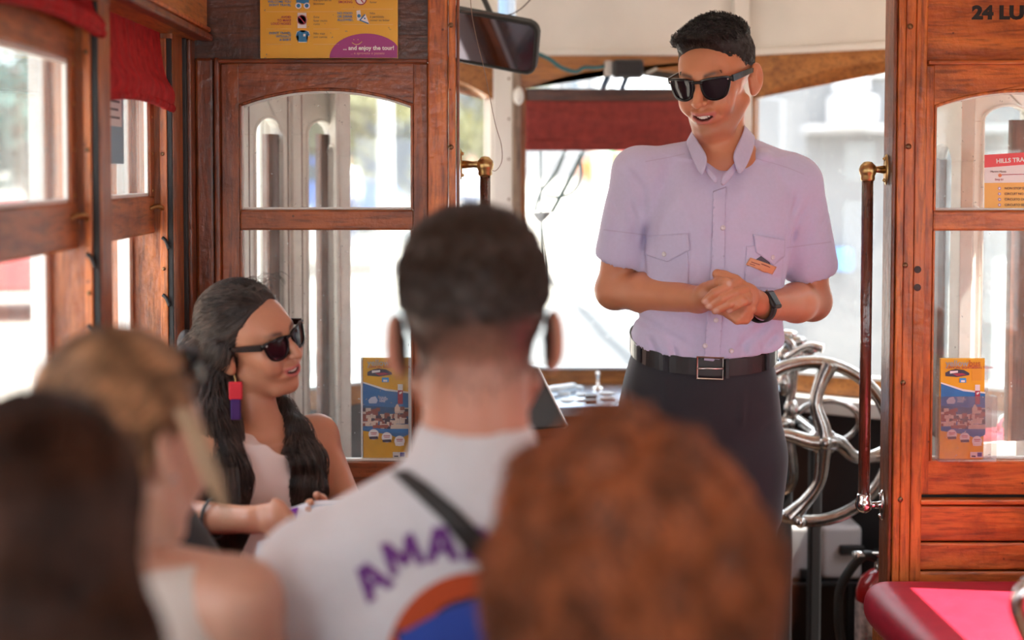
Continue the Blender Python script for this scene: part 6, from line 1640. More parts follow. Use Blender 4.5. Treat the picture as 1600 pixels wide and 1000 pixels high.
# belt follows the waist ellipse, tilted down to the front
bc = P(1098, 546, 2.90); cxb, rxb, ryb = bc.x, .1475, .1125
def belt_pt(a, dz, gr_=0.0):
    x = cxb + (rxb + gr_) * math.copysign(abs(math.sin(a)) ** (2 / 2.3), math.sin(a)); y = 2.90 - (ryb + gr_) * math.copysign(abs(math.cos(a)) ** (2 / 2.3), math.cos(a))
    return Vector((x, y, bc.z + .010 + (y - 2.90) * .26 * -1 * -1 * 1.0 + (x - cxb) * -.02 + dz))
def belt(name, gr_, h, m, par, a0=0, a1=2 * math.pi, n=72, th=.003):
    bm = bmesh.new(); R = []
    full = a1 - a0 > 6.2
    for k in range(n if full else n + 1):
        a = a0 + (a1 - a0) * k / n
        R.append([bm.verts.new(belt_pt(a, dz, g_)) for dz, g_ in ((-h, gr_), (-h, gr_ + th), (h, gr_ + th), (h, gr_))])
    cnt_ = n if full else n
    for k in range(cnt_):
        A, B = R[k], R[(k + 1) % len(R)]
        for q in range(4): bm.faces.new((A[q], A[(q + 1) % 4], B[(q + 1) % 4], B[q]))
    return from_bm(name, bm, m, par, False)
blt = belt('belt', .003, .0175, BELT, driver)
for a in (-1.15, -.62, .78, 1.3): belt('belt_loop', .0065, .0165, TR, trousers, a, a + .075, 3, .003)
ba = math.asin(max(-1, min(1, ((P(1118, 570, 2.79).x - cxb) / rxb)))) ; ba = -.02
bmid = belt_pt(ba, 0, .012)
SIL = mat('buckle_silver', (.75, .70, .66), .2, metal=1.0)
bm = bmesh.new(); bm_tube(bm, [bmid + Vector((sx * .026, .001 + abs(sx) * .002, sz * .0215 - sx * .001)) for sx, sz in ((-1, -1), (1, -1), (1, 1), (-1, 1))], .0030, 8, True); from_bm('buckle', bm, SIL, blt)
tube('buckle_pin', [bmid + Vector((-.024, -.002, 0)), bmid + Vector((.026, -.003, 0))], .0022, SIL, blt, 8)
box('belt_keeper', bmid + Vector((.030, -.004, -.020)), bmid + Vector((.038, .003, .020)), BELT, blt, .001)
# shoes
for (xf, yf) in ((1045, 2.93), (1150, 2.86)):
    p = P(xf, 1300, yf); V = Vol((p.x - .08, yf - .25, 0), (p.x + .08, yf + .12, .13), .006)
    V.cap((p.x, yf + .03, .050), (p.x, yf - .14, .036), .044, .036, .02, flat=((0, 0, 1), .9)); V.cap((p.x, yf + .02, .06), (p.x, yf + .01, .11), .042, .042, .02); V.plane((0, 0, .006), (0, 0, -1), .001)
    V.mesh('shoe', BELT, driver)
# watch
wdir = (J['wr'] - J['er']).normalized(); wc_ = P(1189, 480, 2.765)
M = aim(wc_, d=wdir)
wt = lathe('watch_strap', [(.0268, -.011), (.0300, -.0105), (.0300, .0105), (.0268, .011)], RUBBER, driver, M @ Matrix.Diagonal((1, 1.05, 1, 1)), 32)
fdir = Vector((.10, -.9, .42)); fdir = (fdir - wdir * fdir.dot(wdir)).normalized(); sx_ = wdir.cross(fdir).normalized()
MW = Matrix(((wdir.x, sx_.x, fdir.x, wc_.x), (wdir.y, sx_.y, fdir.y, wc_.y), (wdir.z, sx_.z, fdir.z, wc_.z), (0, 0, 0, 1)))
box('watch_case', (-.017, -.020, .0255), (.017, .020, .0355), mat('watch_black', (.010, .010, .011), .35), wt, .006, MW, 4)
box('crown', (.003, .019, .029), (.008, .0225, .033), CHROME, wt, .001, MW)
box('watch_face', (-.012, -.014, .0355), (.012, .014, .0360), mat('watch_glass', (.006, .006, .008), .12, spec=.3), wt, 0, MW)  # dark glass over the watch dial

# ================= seated figures =================
def decals(name, polys, tree, m, par, off, cell, Yg):
    objs = [decal(name, p, tree, m, par, off, cell, Yg) for p in polys]
    base = objs[0]
    if len(objs) > 1:
        bm = bmesh.new()
        for o in objs: bm.from_mesh(o.data)
        bm.to_mesh(base.data); bm.free()
        for o in objs[1:]: bpy.data.objects.remove(o)
        base.data.polygons.foreach_set('use_smooth', [True] * len(base.data.polygons))
    return base

def hand(V, wr, kn, tip, side, s=1.0):
    """relaxed hand: palm from wrist to knuckles, five curled fingers; side points from the little finger to the thumb"""
    wr, kn, tip, side = map(Vector, (wr, kn, tip, side)); side = side.normalized(); f = (tip - kn); L = f.length; f.normalize()
    nrm = f.cross(side).normalized()
    if nrm.z > 0: nrm = -nrm
    V.cap(wr, kn, .022 * s, .030 * s, .012, flat=(nrm, .55))
    for k, (o_, l, r) in enumerate(((-.024, .78, .0072), (-.008, .96, .0080), (.008, 1.0, .0084), (.024, .92, .0082))):
        a = kn + side * o_ * s; b_ = a + f * L * l * .5 - nrm * .003; c_ = a + f * L * l + nrm * .014 * s
        V.chain([a - f * .012, b_, c_], [r * 1.15 * s, r * s, r * .8 * s], .002)
    a = wr.lerp(kn, .3) + side * .018 * s; b_ = a + (f * .6 + side * .7).normalized() * .034 * s; c_ = b_ + (f + side * .1).normalized() * .028 * s
    V.chain([a, b_, c_], [.0130 * s, .0105 * s, .0080 * s], .005)

def body_frame(x, y, yaw): return Matrix.Translation((x, y, 0)) @ Matrix.Rotation(math.radians(yaw), 4, 'Z')

def seated(label, HM, B, sz, shz, hw, skin, fp_, topm, legm, h=.0045, sleeve=True, thigh=.40, arms=None, rx=.16, ry=.10, neckr=.052, mesh_lo=None, smile=0.0, male=True, sc=1.0, topname='shirt', drop=.03):
    """head, neck, torso, arms and hands in one surface; clothes as children. B: frame at the pelvis on the floor, facing -Y"""
    hc = HM.translation; bc_ = B.translation
    lo = [min(hc.x, bc_.x) - .36, min(hc.y, bc_.y) - .52, sz - .02]; hi = [max(hc.x, bc_.x) + .36, max(hc.y, bc_.y) + .52, hc.z + .17]
    f2 = B.to_3x3() @ Vector((0, -1, 0))
    if f2.y > .5: lo[1] = min(hc.y, bc_.y) - .20
    if arms is None:
        arms = [dict(sh=B @ Vector((s * hw, 0, shz - drop)), el=B @ Vector((s * (hw + .045), -.02, shz - .27 - drop)), wr=B @ Vector((s * .11, -.22, sz + .155)), kn=B @ Vector((s * .095, -.29, sz + .150)), tip=B @ Vector((s * .09, -.36, sz + .135)), side=B.to_3x3() @ Vector((-s, 0, 0))) for s in (-1, 1)]
    V = Vol(lo, hi, h)
    sculpt_head(V, HM, male, smile, smile)
    V.frame(Matrix.Identity(4)); nb = B @ Vector((0, .01, shz + .02))
    V.cap(HM @ Vector((0, .034, -.04)), nb, neckr * .92, neckr, .02)
    V.frame(B)
    V.loft([(sz + .02, 0, 0, rx * .90, ry * .95), (sz + .16, 0, 0, rx * .80, ry * .80), (shz - .13 - drop, 0, 0, rx * .90, ry * .88), (shz - .02 - drop, 0, 0, rx * .85, ry * .75), (shz - drop + .03, 0, .0, rx * .50, ry * .55)], .02)
    V.frame(Matrix.Identity(4))
    for A in arms:
        V.cap(nb + Vector((0, 0, -.02)), A['sh'], .036 * sc, .046 * sc, .03)
        V.cap(A['sh'], A['el'], .043 * sc, .035 * sc, .02); V.cap(A['el'], A['el'].lerp(A['wr'], .3), .035 * sc, .036 * sc, .012); V.cap(A['el'].lerp(A['wr'], .3), A['wr'], .036 * sc, .024 * sc, .012)
        if A.get('hand', True): hand(V, A['wr'], A['kn'], A['tip'], A['side'], sc)
    o = V.mesh('person', SKIN, None, smooth=1); paint(o, fp_); tag(o, label, 'person')
    # upper garment
    V = Vol([lo[0], lo[1], sz], [hi[0], hi[1], shz + .10], h); V.frame(B)
    V.loft([(sz + .01, 0, 0, rx * 1.05, ry * 1.12), (sz + .16, 0, 0, rx * .93, ry * 1.0), (shz - .15 - drop, 0, 0, rx * 1.0, ry * 1.05), (shz - .03 - drop, 0, 0, rx * .98, ry * .95), (shz - drop + .035, 0, 0.0, rx * .62, ry * .70)], .02)
    V.frame(Matrix.Identity(4))
    for A in arms:
        if sleeve:
            V.cap(nb + Vector((0, 0, -.028)), A['sh'] + Vector((0, 0, .003)), .046 * sc, .056 * sc, .03); V.cap(A['sh'], A['sh'].lerp(A['el'], .62), .058 * sc, .056 * sc, .025)
        else:
            V.cap(nb + Vector((0, 0, -.028)), nb.lerp(A['sh'], .62) + Vector((0, 0, -.008)), .040 * sc, .040 * sc, .03)
    for A in arms:
        d = (A['el'] - A['sh']).normalized()
        if sleeve:
            e = A['sh'].lerp(A['el'], .62); V.cap(e + d * .070, e + d * .16, .070, .070, .001, 's'); V.cap(e + d * .02, e + d * .05, .047 * sc, .048 * sc, .001, 's')
        else:
            V.cap(A['sh'] + (A['sh'] - nb).normalized() * .022, A['el'], .046 * sc, .046 * sc, .004, 's')
    if sleeve: V.cap(nb + Vector((0, 0, -.06)), nb + Vector((0, 0, -.006)), neckr * 1.35, neckr * 1.16, .02)
    V.cap(HM @ Vector((0, .02, -.06)), nb + Vector((0, 0, .060 if sleeve else .035)), neckr * 1.04, neckr * 1.05, .004, 's')
    if not sleeve: V.ell(tuple(nb + (B.to_3x3() @ Vector((0, -.05, 0)))), (neckr * 1.1, neckr * 1.1, .045), .01, 's')
    V.wobble(.0022, 16, 14, 12, int(hw * 1000))
    g = V.mesh(topname, topm, o, smooth=1)
    # legs: trousers and shoes
    V = Vol([lo[0] - .05, lo[1] - .05, .0], [hi[0] + .05, hi[1] + .05, sz + .22], .007); V.frame(B)
    V.ell((0, 0, sz + .100), (rx * 1.04, .125, .095), .02)
    for s in (-1, 1):
        V.cap((s * .085, 0, sz + .088), (s * .095, -thigh, sz + .072), .080 * sc, .062 * sc, .03)
        V.cap((s * .095, -thigh, sz + .065), (s * .095, -thigh + .01, .10), .060 * sc, .045 * sc, .02)
    V.frame(Matrix.Identity(4)); V.plane((0, 0, sz + .004 if False else -1), (0, 0, -1), .001)
    V.mesh('trousers', legm, o, smooth=1)
    V = Vol([lo[0] - .05, lo[1] - .25, -.004], [hi[0] + .05, hi[1] + .25, .16], .007); V.frame(B)
    for s in (-1, 1):
        V.cap((s * .095, -thigh + .04, .050), (s * .10, -thigh - .13, .036), .040, .034, .02); V.cap((s * .095, -thigh + .01, .05), (s * .095, -thigh + .01, .12), .042, .040, .02)
    V.plane((0, 0, .006), (0, 0, -1), .001)
    V.mesh('shoes', BELT, o)
    return o, g

def strand_curl(pts, amp, freq, ph):
    out = []
    for k, p in enumerate(pts):
        a = ph + freq * k; out.append((p[0] + amp * math.cos(a), p[1] + amp * math.sin(a), p[2] + amp * .6 * math.sin(a * 1.3)))
    return out

# ---------- short-haired passenger, back to us
HMa = headM(tuple(P(742, 532, 1.55)), 180.0, 3.0, 1.5, 1.065)
TS = mat('white_tshirt_cloth', (.74, .73, .75), .8, noise=.03, nscale=60, bump=.15, bscale=800, sheen=.2)
DEN = mat('dark_denim', (.03, .035, .055), .8, noise=.2, nscale=200)
SK2 = (.66, .30, .20)
def fade_a(c, x, y, z, near):
    hl = -.075 + .02 * np.cos(x * 40)                              # cropped hair thins out down the nape
    w = np.clip((z - hl) / .085, 0, 1) ** 1.2 * np.clip((y + .045 - np.clip(-z, 0, 1) * .4) / .02, 0, 1) * near * (np.abs(x) < .0795)
    return c * (1 - .93 * w[:, None]) + np.array((.030, .017, .013)) * .93 * w[:, None]
Bm_ = body_frame(.005, 1.52, 180)
fg_man, tshirt = seated('passenger with cropped dark hair in white t-shirt seen from behind', HMa, Bm_, .445, P(0, 735, 1.55).z + .010, .178, SK2,
    face_paint(HMa, SK2, (.5, .2, .16), fade=fade_a), TS, DEN, h=.0040, rx=.185, ry=.115, neckr=.0610, sc=1.12, thigh=.40, drop=.125)
def ops_a(V):
    V.frame(HMa); V.ell((0, .017, .050), (.0775, .0960, .0885), 0); V.ell((0, -.005, .085), (.072, .088, .054), .02)
    V.wobble(.0016, 150, 150, 150, 8)
    V.plane((0, -.066, .082), (0, -1.0, -.62), .004); V.plane((0, .03, .034), (0, -.15, -1.0), .012)
ha = hair_cap('hair', HMa, .0034, ops_a, mat('brown_hair_base', (.030, .018, .013), .55, bump=.6, bscale=500), fg_man)
Ma = HMa.inverted(); Ra = HMa.to_3x3()
def dir_a(q, n):
    l = Ma @ q; return Ra @ (Vector((.25, -.8, .2)) if l.z > .10 else Vector((.1, .15, -1)))
HS = hairmat('brown_strands', (.045, .026, .018), .38)
strands('hair_strands', grow(ha, 3600, dir_a, 5, .0045, lambda t: .0004 + .0042 * t, seed=6, jitter=.35), .0006, HS, ha)
strands('hair_strands', grow(fg_man, 2600, dir_a, 4, .0022, lambda t: .0002 + .0007 * t, keep=lambda l, n: (lambda q: q.z > -.035 - .02 * math.cos(q.x * 40) and q.z < .06 and q.y > .0 - min(q.z, 0) * .4 and abs(q.x) < .079)(Ma @ l), seed=7, jitter=.2), .00035, HS, ha)
tt = bvh_of(tshirt)
def strokes(lines, w, cx_, cy_, ang, sx=1.0, sy=1.0):
    out = []; ca, sa = math.cos(math.radians(ang)), math.sin(math.radians(ang))
    for (x0, y0, x1, y1, ww) in lines:
        x0, x1 = x0 * sx, x1 * sx; y0, y1 = y0 * sy, y1 * sy
        d = Vector((x1 - x0, y1 - y0)); L = d.length; d /= L; n = Vector((-d.y, d.x)) * ww * w / 2
        q = [(x0 + n.x, y0 + n.y), (x1 + n.x, y1 + n.y), (x1 - n.x, y1 - n.y), (x0 - n.x, y0 - n.y)]
        out.append([(cx_ + a * ca - b_ * sa, cy_ + a * sa + b_ * ca) for a, b_ in q])
    return out
LA = [(-20, 27, -3, -27, 1.25), (20, 27, 3, -27, 1.25), (-10, 8, 10, 8, .9), (-27, 25, -13, 25, .5), (13, 25, 27, 25, .5)]
LM_ = [(-24, 27, -22, -27, 1.1), (24, 27, 22, -27, 1.2), (-21, -24, 0, 16, 1.1), (21, -24, 0, 16, 1.1)]
LD = [(-14, -27, -14, 27, 1.2), (-14, -24, 6, -22, .8), (6, -22, 19, -6, .9), (19, -6, 19, 8, 1.1), (19, 8, 6, 22, .9), (6, 22, -14, 24, .8)]
LO = [(-18, -10, -18, 10, 1.2), (18, -10, 18, 10, 1.2), (-18, -10, -4, -25, .9), (18, -10, 4, -25, .9), (-18, 10, -4, 25, .9), (18, 10, 4, 25, .9), (-5, -24, 5, -24, .8), (-5, 24, 5, 24, .8)]
LR = [(-14, -27, -14, 27, 1.2), (-14, -24, 10, -22, .9), (10, -22, 16, -10, .9), (16, -10, 8, 0, .9), (8, 0, -14, 2, .9), (0, 2, 17, 27, 1.1)]
VIO = mat('print_violet', (.17, .035, .24), .7)
for L_, px, py, an in ((LA, 581, 906, -36), (LM_, 629, 866, -22), (LA, 690, 850, -6), (LD, 745, 849, 4), (LO, 803, 862, 14), (LR, 856, 888, 27), (LA, 900, 930, 38)):
    decals('letter', strokes(L_, 11.5, px, py, an, .95, 1.0), tt, VIO, tshirt, .0016, 9, 1.42)
ORG = mat('print_orange_cloth', (.55, .075, .012), .75); BLC = mat('print_blue_cloth', (.03, .09, .50), .75); DKC = mat('print_dark_cloth', (.03, .02, .04), .75)
decals('printed_disc', [[(748 + 145 * math.cos(a), 1040 + 147 * math.sin(a)) for a in [k * 2 * math.pi / 44 for k in range(44)]]], tt, ORG, tshirt, .0012, 12, 1.42)
decals('printed_shape', [[(686, 952), (706, 940), (750, 928), (800, 930), (800, 1010), (700, 1010), (622, 1002), (618, 984), (660, 990), (698, 992), (716, 975), (706, 962)]], tt, DKC, tshirt, .0018, 10, 1.42)
decals('printed_shape', [[(700, 950), (750, 936), (800, 938), (800, 1060), (620, 1050), (626, 990), (690, 998), (722, 975), (704, 958)]], tt, BLC, tshirt, .0024, 10, 1.42)
strapm = mat('strap_webbing', (.022, .018, .016), .6, bump=.3, bscale=600)
sb_ = thick(decals('shoulder_strap', [[(614, 742), (640, 736), (672, 757), (716, 794), (752, 832), (790, 875), (830, 930), (800, 938), (768, 900), (734, 862), (698, 818), (655, 776)]], tt, strapm, fg_man, .0035, 9, 1.42), .003)

# ---------- red curly hair, nearest on the right
HMr = headM(tuple(P(980, 915, 1.10)), 178.0, 4.0, 0, .90)
RDB = mat('auburn_hair_base', (.14, .040, .014), .6, noise=.5, nscale=24, bump=.8, bscale=220)
Br = body_frame(.13, 1.03, 180)
red, redtop = seated('passenger with curly auburn hair seen from behind nearest the aisle', HMr, Br, .445, 1.035, .15, (.62, .33, .24), face_paint(HMr, (.62, .33, .24), (.5, .2, .18)), mat('blue_blouse_cloth', (.05, .09, .35), .8), DEN, h=.005, rx=.155, ry=.10, thigh=.26, male=False, topname='blouse')
def ops_r(V):
    V.frame(Matrix.Identity(4)); c = P(980, 846, 1.10)
    V.ell(P(978, 860, 1.10), (.098, .100, .096), 0); V.ell(P(988, 945, 1.10), (.100, .100, .075), .03); V.ell(P(988, 1020, 1.08), (.100, .090, .070), .03)
    rr = random.Random(5)
    for k in range(120):
        d = Vector((rr.gauss(0, 1), rr.gauss(0, 1), rr.gauss(0, 1))).normalized()
        q = P(980, 872 + 100 * max(0, -d.z), 1.10) + Vector((d.x * .093, d.y * .095, d.z * .090)); r_ = .011 + .014 * rr.random()
        V.ell(q, (r_, r_, r_ * 1.5), .004)
    V.frame(HMr); V.ell((0, -.10, -.05), (.055, .05, .09), .01, 's'); V.frame(Matrix.Identity(4))
hr = hair_cap('hair', Matrix.Translation(P(988, 880, 1.10)), .0042, ops_r, RDB, red, pad=.20)
HR = hairmat('auburn_strands', (.30, .088, .030), .38, .4, streak=.5)
def dir_r(q, n): return Vector((n.x * .1 + .5 * math.sin(q.z * 70 + q.x * 40), .4 * math.cos(q.x * 60 + q.z * 50), -1))
G = grow(hr, 4600, dir_r, 14, .0065, lambda t: .002 + .006 * math.sin(3.1 * t), seed=9, jitter=.25)
rr = random.Random(2); G = [strand_curl(p, .0032 + .0025 * rr.random(), .9 + .3 * rr.random(), rr.random() * 6.28) for p in G]
strands('hair_strands', G, .00055, HR, hr)

# ---------- blonde passenger turned to the right
HMb = headM(tuple(P(198, 712, 1.36)), 146.0, 12.0, 6.0, .81)
SK3 = (.66, .36, .25)
Bb = body_frame(-.368, 1.45, 168)
OFF = mat('offwhite_cotton', (.74, .67, .60), .85, bump=.2, bscale=500)
bl, bltop = seated('blonde passenger with sunglasses on her hair and off white sleeveless top', HMb, Bb, .445, P(0, 908, 1.40).z, .128, SK3, face_paint(HMb, SK3, (.6, .25, .2), brow=(.2, .12, .07)), OFF, DEN, h=.0045, rx=.14, ry=.10, thigh=.26, sleeve=False, male=False, neckr=.039, topname='sleeveless_top')
def ops_b(V):
    V.frame(HMb); V.ell((0, .020, .056), (.088, .108, .098), 0); V.ell((0, .06, -.01), (.070, .060, .060), .03)
    V.ell((0, .095, .01), (.035, .035, .04), .02)
    V.wobble(.002, 60, 60, 60, 4)
    V.plane((0, -.058, .075), (0, -1.0, -.50), .006); V.plane((0, -.005, .022), (0, -1.0, -.75), .010)
    for s in (-1, 1): V.ell((s * .092, .008, -.012), (.030, .026, .034), .006, 's')
hb2 = hair_cap('hair', HMb, .0042, ops_b, mat('blonde_hair_base', (.22, .11, .055), .5, noise=.5, nscale=25, bump=.6, bscale=300), bl, pad=.19)
Mb = HMb.inverted(); Rb = HMb.to_3x3()
def dir_b(q, n): l = Mb @ q; return Rb @ Vector((-.2 * l.x * 10, 1.0, -.9 if l.y > .03 else -.15))
HBL = hairmat('blonde_strands', (.34, .185, .095), .35, .5, streak=.45)
strands('hair_strands', grow(hb2, 4200, dir_b, 14, .0085, lambda t: .0008 + .002 * math.sin(3 * t), seed=12, jitter=.10, wave=.001), .0006, HBL, hb2)
HBL2 = hairmat('pale_blonde_strands', (.50, .36, .23), .35, .3)
lock = []
for k in range(260):
    a = rnd.gauss(0, 1); b_ = rnd.gauss(0, 1)
    lock.append([tuple(p + Vector((a * .0035, b_ * .004, 0))) for p in catmull([P(285, 640, 1.30), P(303, 672, 1.285), P(318, 712, 1.28), P(334, 752, 1.28), P(346, 790 + 12 * a, 1.285)], 4)])
strands('loose_lock', lock, .0005, HBL2, hb2)
MG = HMb @ Matrix.Translation((0, .012, .050)) @ Matrix.Rotation(math.radians(-38), 4, 'X')
sunglasses(MG, bl)
ball('ear_stud', HMb @ Vector((-.089, .006, -.026)), .003, CHROME, bl, n=10)

# ---------- long dark hair, nearest on the left
HMk = headM(tuple(P(66, 864, 1.0)), 176.0, 6.0, 0, .82)
Bk = body_frame(-.30, 1.00, 180)
SK4 = (.5, .25, .16)
bk, bktop = seated('passenger with long straight dark brown hair nearest at left edge', HMk, Bk, .445, .965, .15, SK4, face_paint(HMk, SK4, (.4, .15, .12)), mat('grey_blouse_cloth', (.22, .2, .2), .8), DEN, h=.005, rx=.15, ry=.10, thigh=.24, male=False, topname='blouse')
def ops_k(V):
    V.frame(HMk); V.ell((0, .020, .052), (.088, .105, .094), 0)
    V.chain([(0, .055, -.02), (0, .078, -.14), (0, .088, -.30), (0, .082, -.36)], [.078, .078, .068, .045], .04, flat=(HMk.to_3x3() @ Vector((0, 1, 0)), .7))
    for s in (-1, 1): V.chain([(s * .050, .02, 0), (s * .080, .055, -.07), (s * .092, .075, -.14), (s * .092, .085, -.34)], [.030, .036, .038, .034], .03)
    V.wobble(.0015, 50, 50, 20, 4)
    V.ell((0, -.10, -.03), (.060, .09, .11), .01, 's')
hk = hair_cap('hair', HMk @ Matrix.Translation((0, 0, -.10)), .0048, ops_k, mat('darkbrown_hair_base', (.022, .009, .006), .7, noise=.5, nscale=25, bump=.6, bscale=300), bk, pad=.30)
Mk = HMk.inverted(); Rk = HMk.to_3x3()
def dir_k(q, n):
    l = Mk @ q; return Rk @ (Vector((l.x * 4, .8, -.7)) if l.z > .08 else Vector((l.x * .6, .05, -1)))
strands('hair_strands', grow(hk, 6000, dir_k, 22, .013, lambda t: .0008 + .0025 * math.sin(3 * t), seed=14, jitter=.05, wave=.001), .0006, hairmat('darkbrown_strands', (.040, .015, .008), .45, .5, streak=.4, spec=.2), hk)

# ---------- woman in sunglasses by the side window
HMw = headM((-.394, 2.50, 1.122), 59.5, -2.2, -17.0, .84)
Bw = body_frame(-.372, 2.485, 46)
SKW = (.56, .255, .15)
arms = [dict(sh=Vector((-.462, 2.388, P(0, 712, 2.4).z)), el=P(222, 806, 2.30), wr=P(392, 812, 2.19), kn=P(428, 812, 2.175), tip=P(458, 845, 2.16), side=Vector((.5, .2, .9))),
        dict(sh=P(494, 682, 2.575), el=P(545, 800, 2.50), wr=P(505, 818, 2.33), kn=P(490, 812, 2.28), tip=P(470, 800, 2.23), side=Vector((.2, .1, .9)))]
CREAM = mat('blush_knit', (.80, .68, .64), .8, bump=.2, bscale=600)
MAUVE = mat('mauve_cloth', (.40, .16, .20), .8, noise=.1, nscale=60)
wm_, wtop = seated('smiling woman with long dark hair, black sunglasses and red earring by side window', HMw, Bw, .50, P(0, 690, 2.48).z, .13, SKW, face_paint(HMw, SKW, (.58, .17, .15), brow=(.03, .018, .012)), CREAM, MAUVE, h=.0030, rx=.135, ry=.088, neckr=.039, thigh=.30, arms=arms, sleeve=False, male=False, sc=.86, smile=1.0, topname='sleeveless_top')
teeth(HMw, wm_); sunglasses(HMw, wm_)
def ops_w(V):
    V.frame(HMw); V.ell((0, .020, .050), (.082, .104, .093), 0); V.ell((0, .05, -.01), (.074, .070, .070), .03)
    V.plane((0, -.062, .080), (0, -1.0, -.46), .006); V.plane((0, -.020, .030), (0, -1.0, -.60), .008)
    for s in (-1, 1): V.ell((s * .082, .030, .012), (.016, .036, .036), .01)
    for s in (-1, 1): V.ell((s * .094, .006, -.026), (.016, .012, .014), .004, 's')
    V.frame(Matrix.Identity(4))
    V.chain([P(320, 560, 2.52), P(318, 620, 2.47), P(324, 680, 2.42), P(344, 750, 2.37), P(350, 820, 2.32), P(354, 868, 2.30)], [.047, .050, .052, .046, .034, .016], .03, flat=((0, 1, 0), .65))
    V.chain([P(395, 600, 2.60), P(436, 640, 2.55), P(456, 680, 2.50), P(470, 725, 2.46), P(474, 765, 2.44), P(468, 790, 2.43)], [.022, .024, .032, .040, .036, .018], .02, flat=((0, 1, 0), .6))
    V.wobble(.0012, 70, 70, 20, 4)
hw2 = hair_cap('hair', Matrix.Translation((-.42, 2.44, .96)), .0036, ops_w, mat('woman_hair_base', (.020, .013, .011), .5, noise=.4, nscale=30, bump=.6, bscale=300), wm_, pad=.33)
Mw = HMw.inverted(); Rw = HMw.to_3x3()
def dir_w(q, n):
    l = Mw @ q
    if q.z < 1.075: return Vector((.10 * math.sin(q.z * 34), .0, -1))
    return Rw @ Vector((0, 1.0, -.35 if l.z > .04 else -1.1))
HW_ = hairmat('woman_strands', (.050, .032, .025), .30, .7, streak=.55)
strands('hair_strands', grow(hw2, 6000, dir_w, 20, .0085, lambda t: .0008 + .0050 * math.sin(3 * t), seed=15, jitter=.13, wave=.0016, wfreq=90), .00045, HW_, hw2)
ends = []
for k in range(420):
    x0 = 346 + rnd.uniform(-30, 26); x1 = x0 + rnd.uniform(-4, 14); y1 = rnd.uniform(840, 886)
    ends.append([tuple(p) for p in catmull([P(x0, 730, 2.335 + rnd.uniform(-.02, .01)), P(x0 + 4, 775, 2.31 + rnd.uniform(-.015, .01)), P((x0 + x1) / 2, 820, 2.295 + rnd.uniform(-.01, .01)), P(x1, y1, 2.29)], 5)])
for k in range(300):
    x0 = 472 + rnd.uniform(-22, 22); y1 = rnd.uniform(760, 792)
    ends.append([tuple(p) for p in catmull([P(x0 - 14, 690 + rnd.uniform(0, 25), 2.46 + rnd.uniform(-.01, .01)), P(x0, 720, 2.43 + rnd.uniform(-.015, .01)), P(x0 + 4, 750, 2.42), P(x0 - 4, y1, 2.415)], 5)])
for k in range(70):   # flyaway hairs
    p0 = HMw @ Vector((rnd.uniform(-.06, .06), rnd.uniform(-.07, .03), .135)); d = Rw @ Vector((rnd.gauss(0, .2), -1, .25))
    ends.append([tuple(p0 + d * (.05 * t) + Vector((0, 0, .012 * math.sin(3 * t) - .02 * t))) for t in (0, .25, .5, .75, 1)])
strands('hair_ends', ends, .00042, HW_, hw2)
ball('hair_bun', P(291, 536, 2.545), .021, mat('woman_hair_base', (0, 0, 0)), hw2, (.8, 1, 1.2), 20)
# earring
ea = P(367, 588, 2.392)
er = box('earring', P(357, 597, 2.388), P(379.5, 624, 2.394), mat('earring_red', (.62, .012, .030), .35), wm_, .003, seg=3)
box('tassel', P(360, 624, 2.387), P(377, 655, 2.395), mat('tassel_violet', (.05, .012, .12), .8), er, .002)
tube('gold_hook', [P(366, 586, 2.400), P(368, 592, 2.394), P(368, 598, 2.391)], .0012, BRASS, er, 8)
bc_ = P(338, 805, 2.2265); wd = (arms[0]['wr'] - arms[0]['el']).normalized()
lathe('bracelet', [(.0315, -.003), (.0340, -.003), (.0340, .003), (.0315, .003), (.0315, -.003)], RUBBER, wm_, aim(arms[0]['el'].lerp(arms[0]['wr'], .68), d=wd), 28)
ball('ring_stone', P(451, 826, 2.15), .0035, CHROME, wm_, n=10)
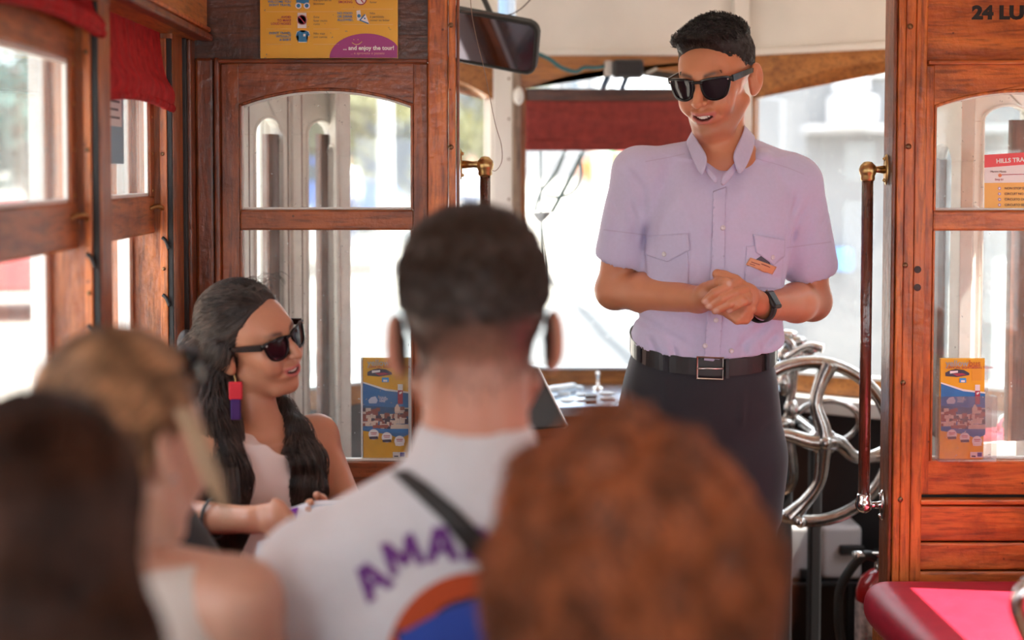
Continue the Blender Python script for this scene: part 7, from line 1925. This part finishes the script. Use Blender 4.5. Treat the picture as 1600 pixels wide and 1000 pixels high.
# leaflet in her hand
lf = empty('leaflet', 'white folded leaflet with purple panel held by woman in sunglasses', 'leaflet')
PAP = mat('leaflet_paper', (.78, .80, .86), .6)
def pg(name, pts, m, par=lf, th=.0012):
    bm = bmesh.new(); a = [bm.verts.new(P(*p)) for p in pts]; b_ = [bm.verts.new(P(p[0], p[1], p[2] - th)) for p in pts]
    bm.faces.new(a); bm.faces.new(b_[::-1]); n = len(pts)
    for i in range(n): bm.faces.new((a[i], a[(i + 1) % n], b_[(i + 1) % n], b_[i]))
    return from_bm(name, bm, m, par)
pg('page', [(446, 796, 2.22), (486, 783, 2.24), (535, 780, 2.26), (520, 830, 2.20), (455, 835, 2.19)], PAP)
pg('purple_panel', [(449, 797, 2.2165), (466, 792, 2.224), (462, 814, 2.206), (455, 822, 2.200)], mat('leaflet_violet', (.22, .03, .45), .5))
pg('pale_panel', [(480, 790, 2.229), (525, 785, 2.250), (518, 812, 2.224), (478, 818, 2.210)], mat('leaflet_paleblue', (.45, .62, .78), .5))
pg('page', [(402, 846, 2.20), (440, 836, 2.19), (436, 868, 2.17), (399, 871, 2.18)], PAP)
pg('photo_panel', [(413, 850, 2.190), (434, 845, 2.184), (431, 863, 2.171), (411, 865, 2.174)], mat('leaflet_photo', (.10, .12, .22), .5))

# ---------------------------------------------------------------- lettering to plain meshes, origins to the bases
bpy.context.view_layer.update()
dg = bpy.context.evaluated_depsgraph_get()
for o in [o for o in SC.objects if o.type == 'FONT']:
    me = bpy.data.meshes.new_from_object(o.evaluated_get(dg)); par = o.parent; M = o.matrix_local.copy(); nm = o.name.split('.')[0]
    if not me.materials: me.materials.append(o.data.materials[0])
    bpy.data.objects.remove(o); n = link(nm, me, None, par); n.matrix_local = M
for root in [o for o in SC.objects if o.parent is None and o.type in ('MESH', 'EMPTY')]:
    pts = []
    def coll(o):
        if o.type == 'MESH' and len(o.data.vertices):
            n = len(o.data.vertices); co = np.empty(n * 3, np.float32); o.data.vertices.foreach_get('co', co)
            A = np.array(o.matrix_world); w = co.reshape(-1, 3) @ A[:3, :3].T + A[:3, 3]
            pts.append(w.min(0)); pts.append(w.max(0))
        for c in o.children: coll(c)
    coll(root)
    if not pts or root.location.length > 0: continue
    lo = np.min(pts, 0); hi = np.max(pts, 0); b = Vector(((lo[0] + hi[0]) / 2, (lo[1] + hi[1]) / 2, lo[2]))
    if root.type == 'MESH': root.data.transform(Matrix.Translation(-b))
    root.location = b
    for c in root.children: c.matrix_parent_inverse = Matrix.Translation(-b)
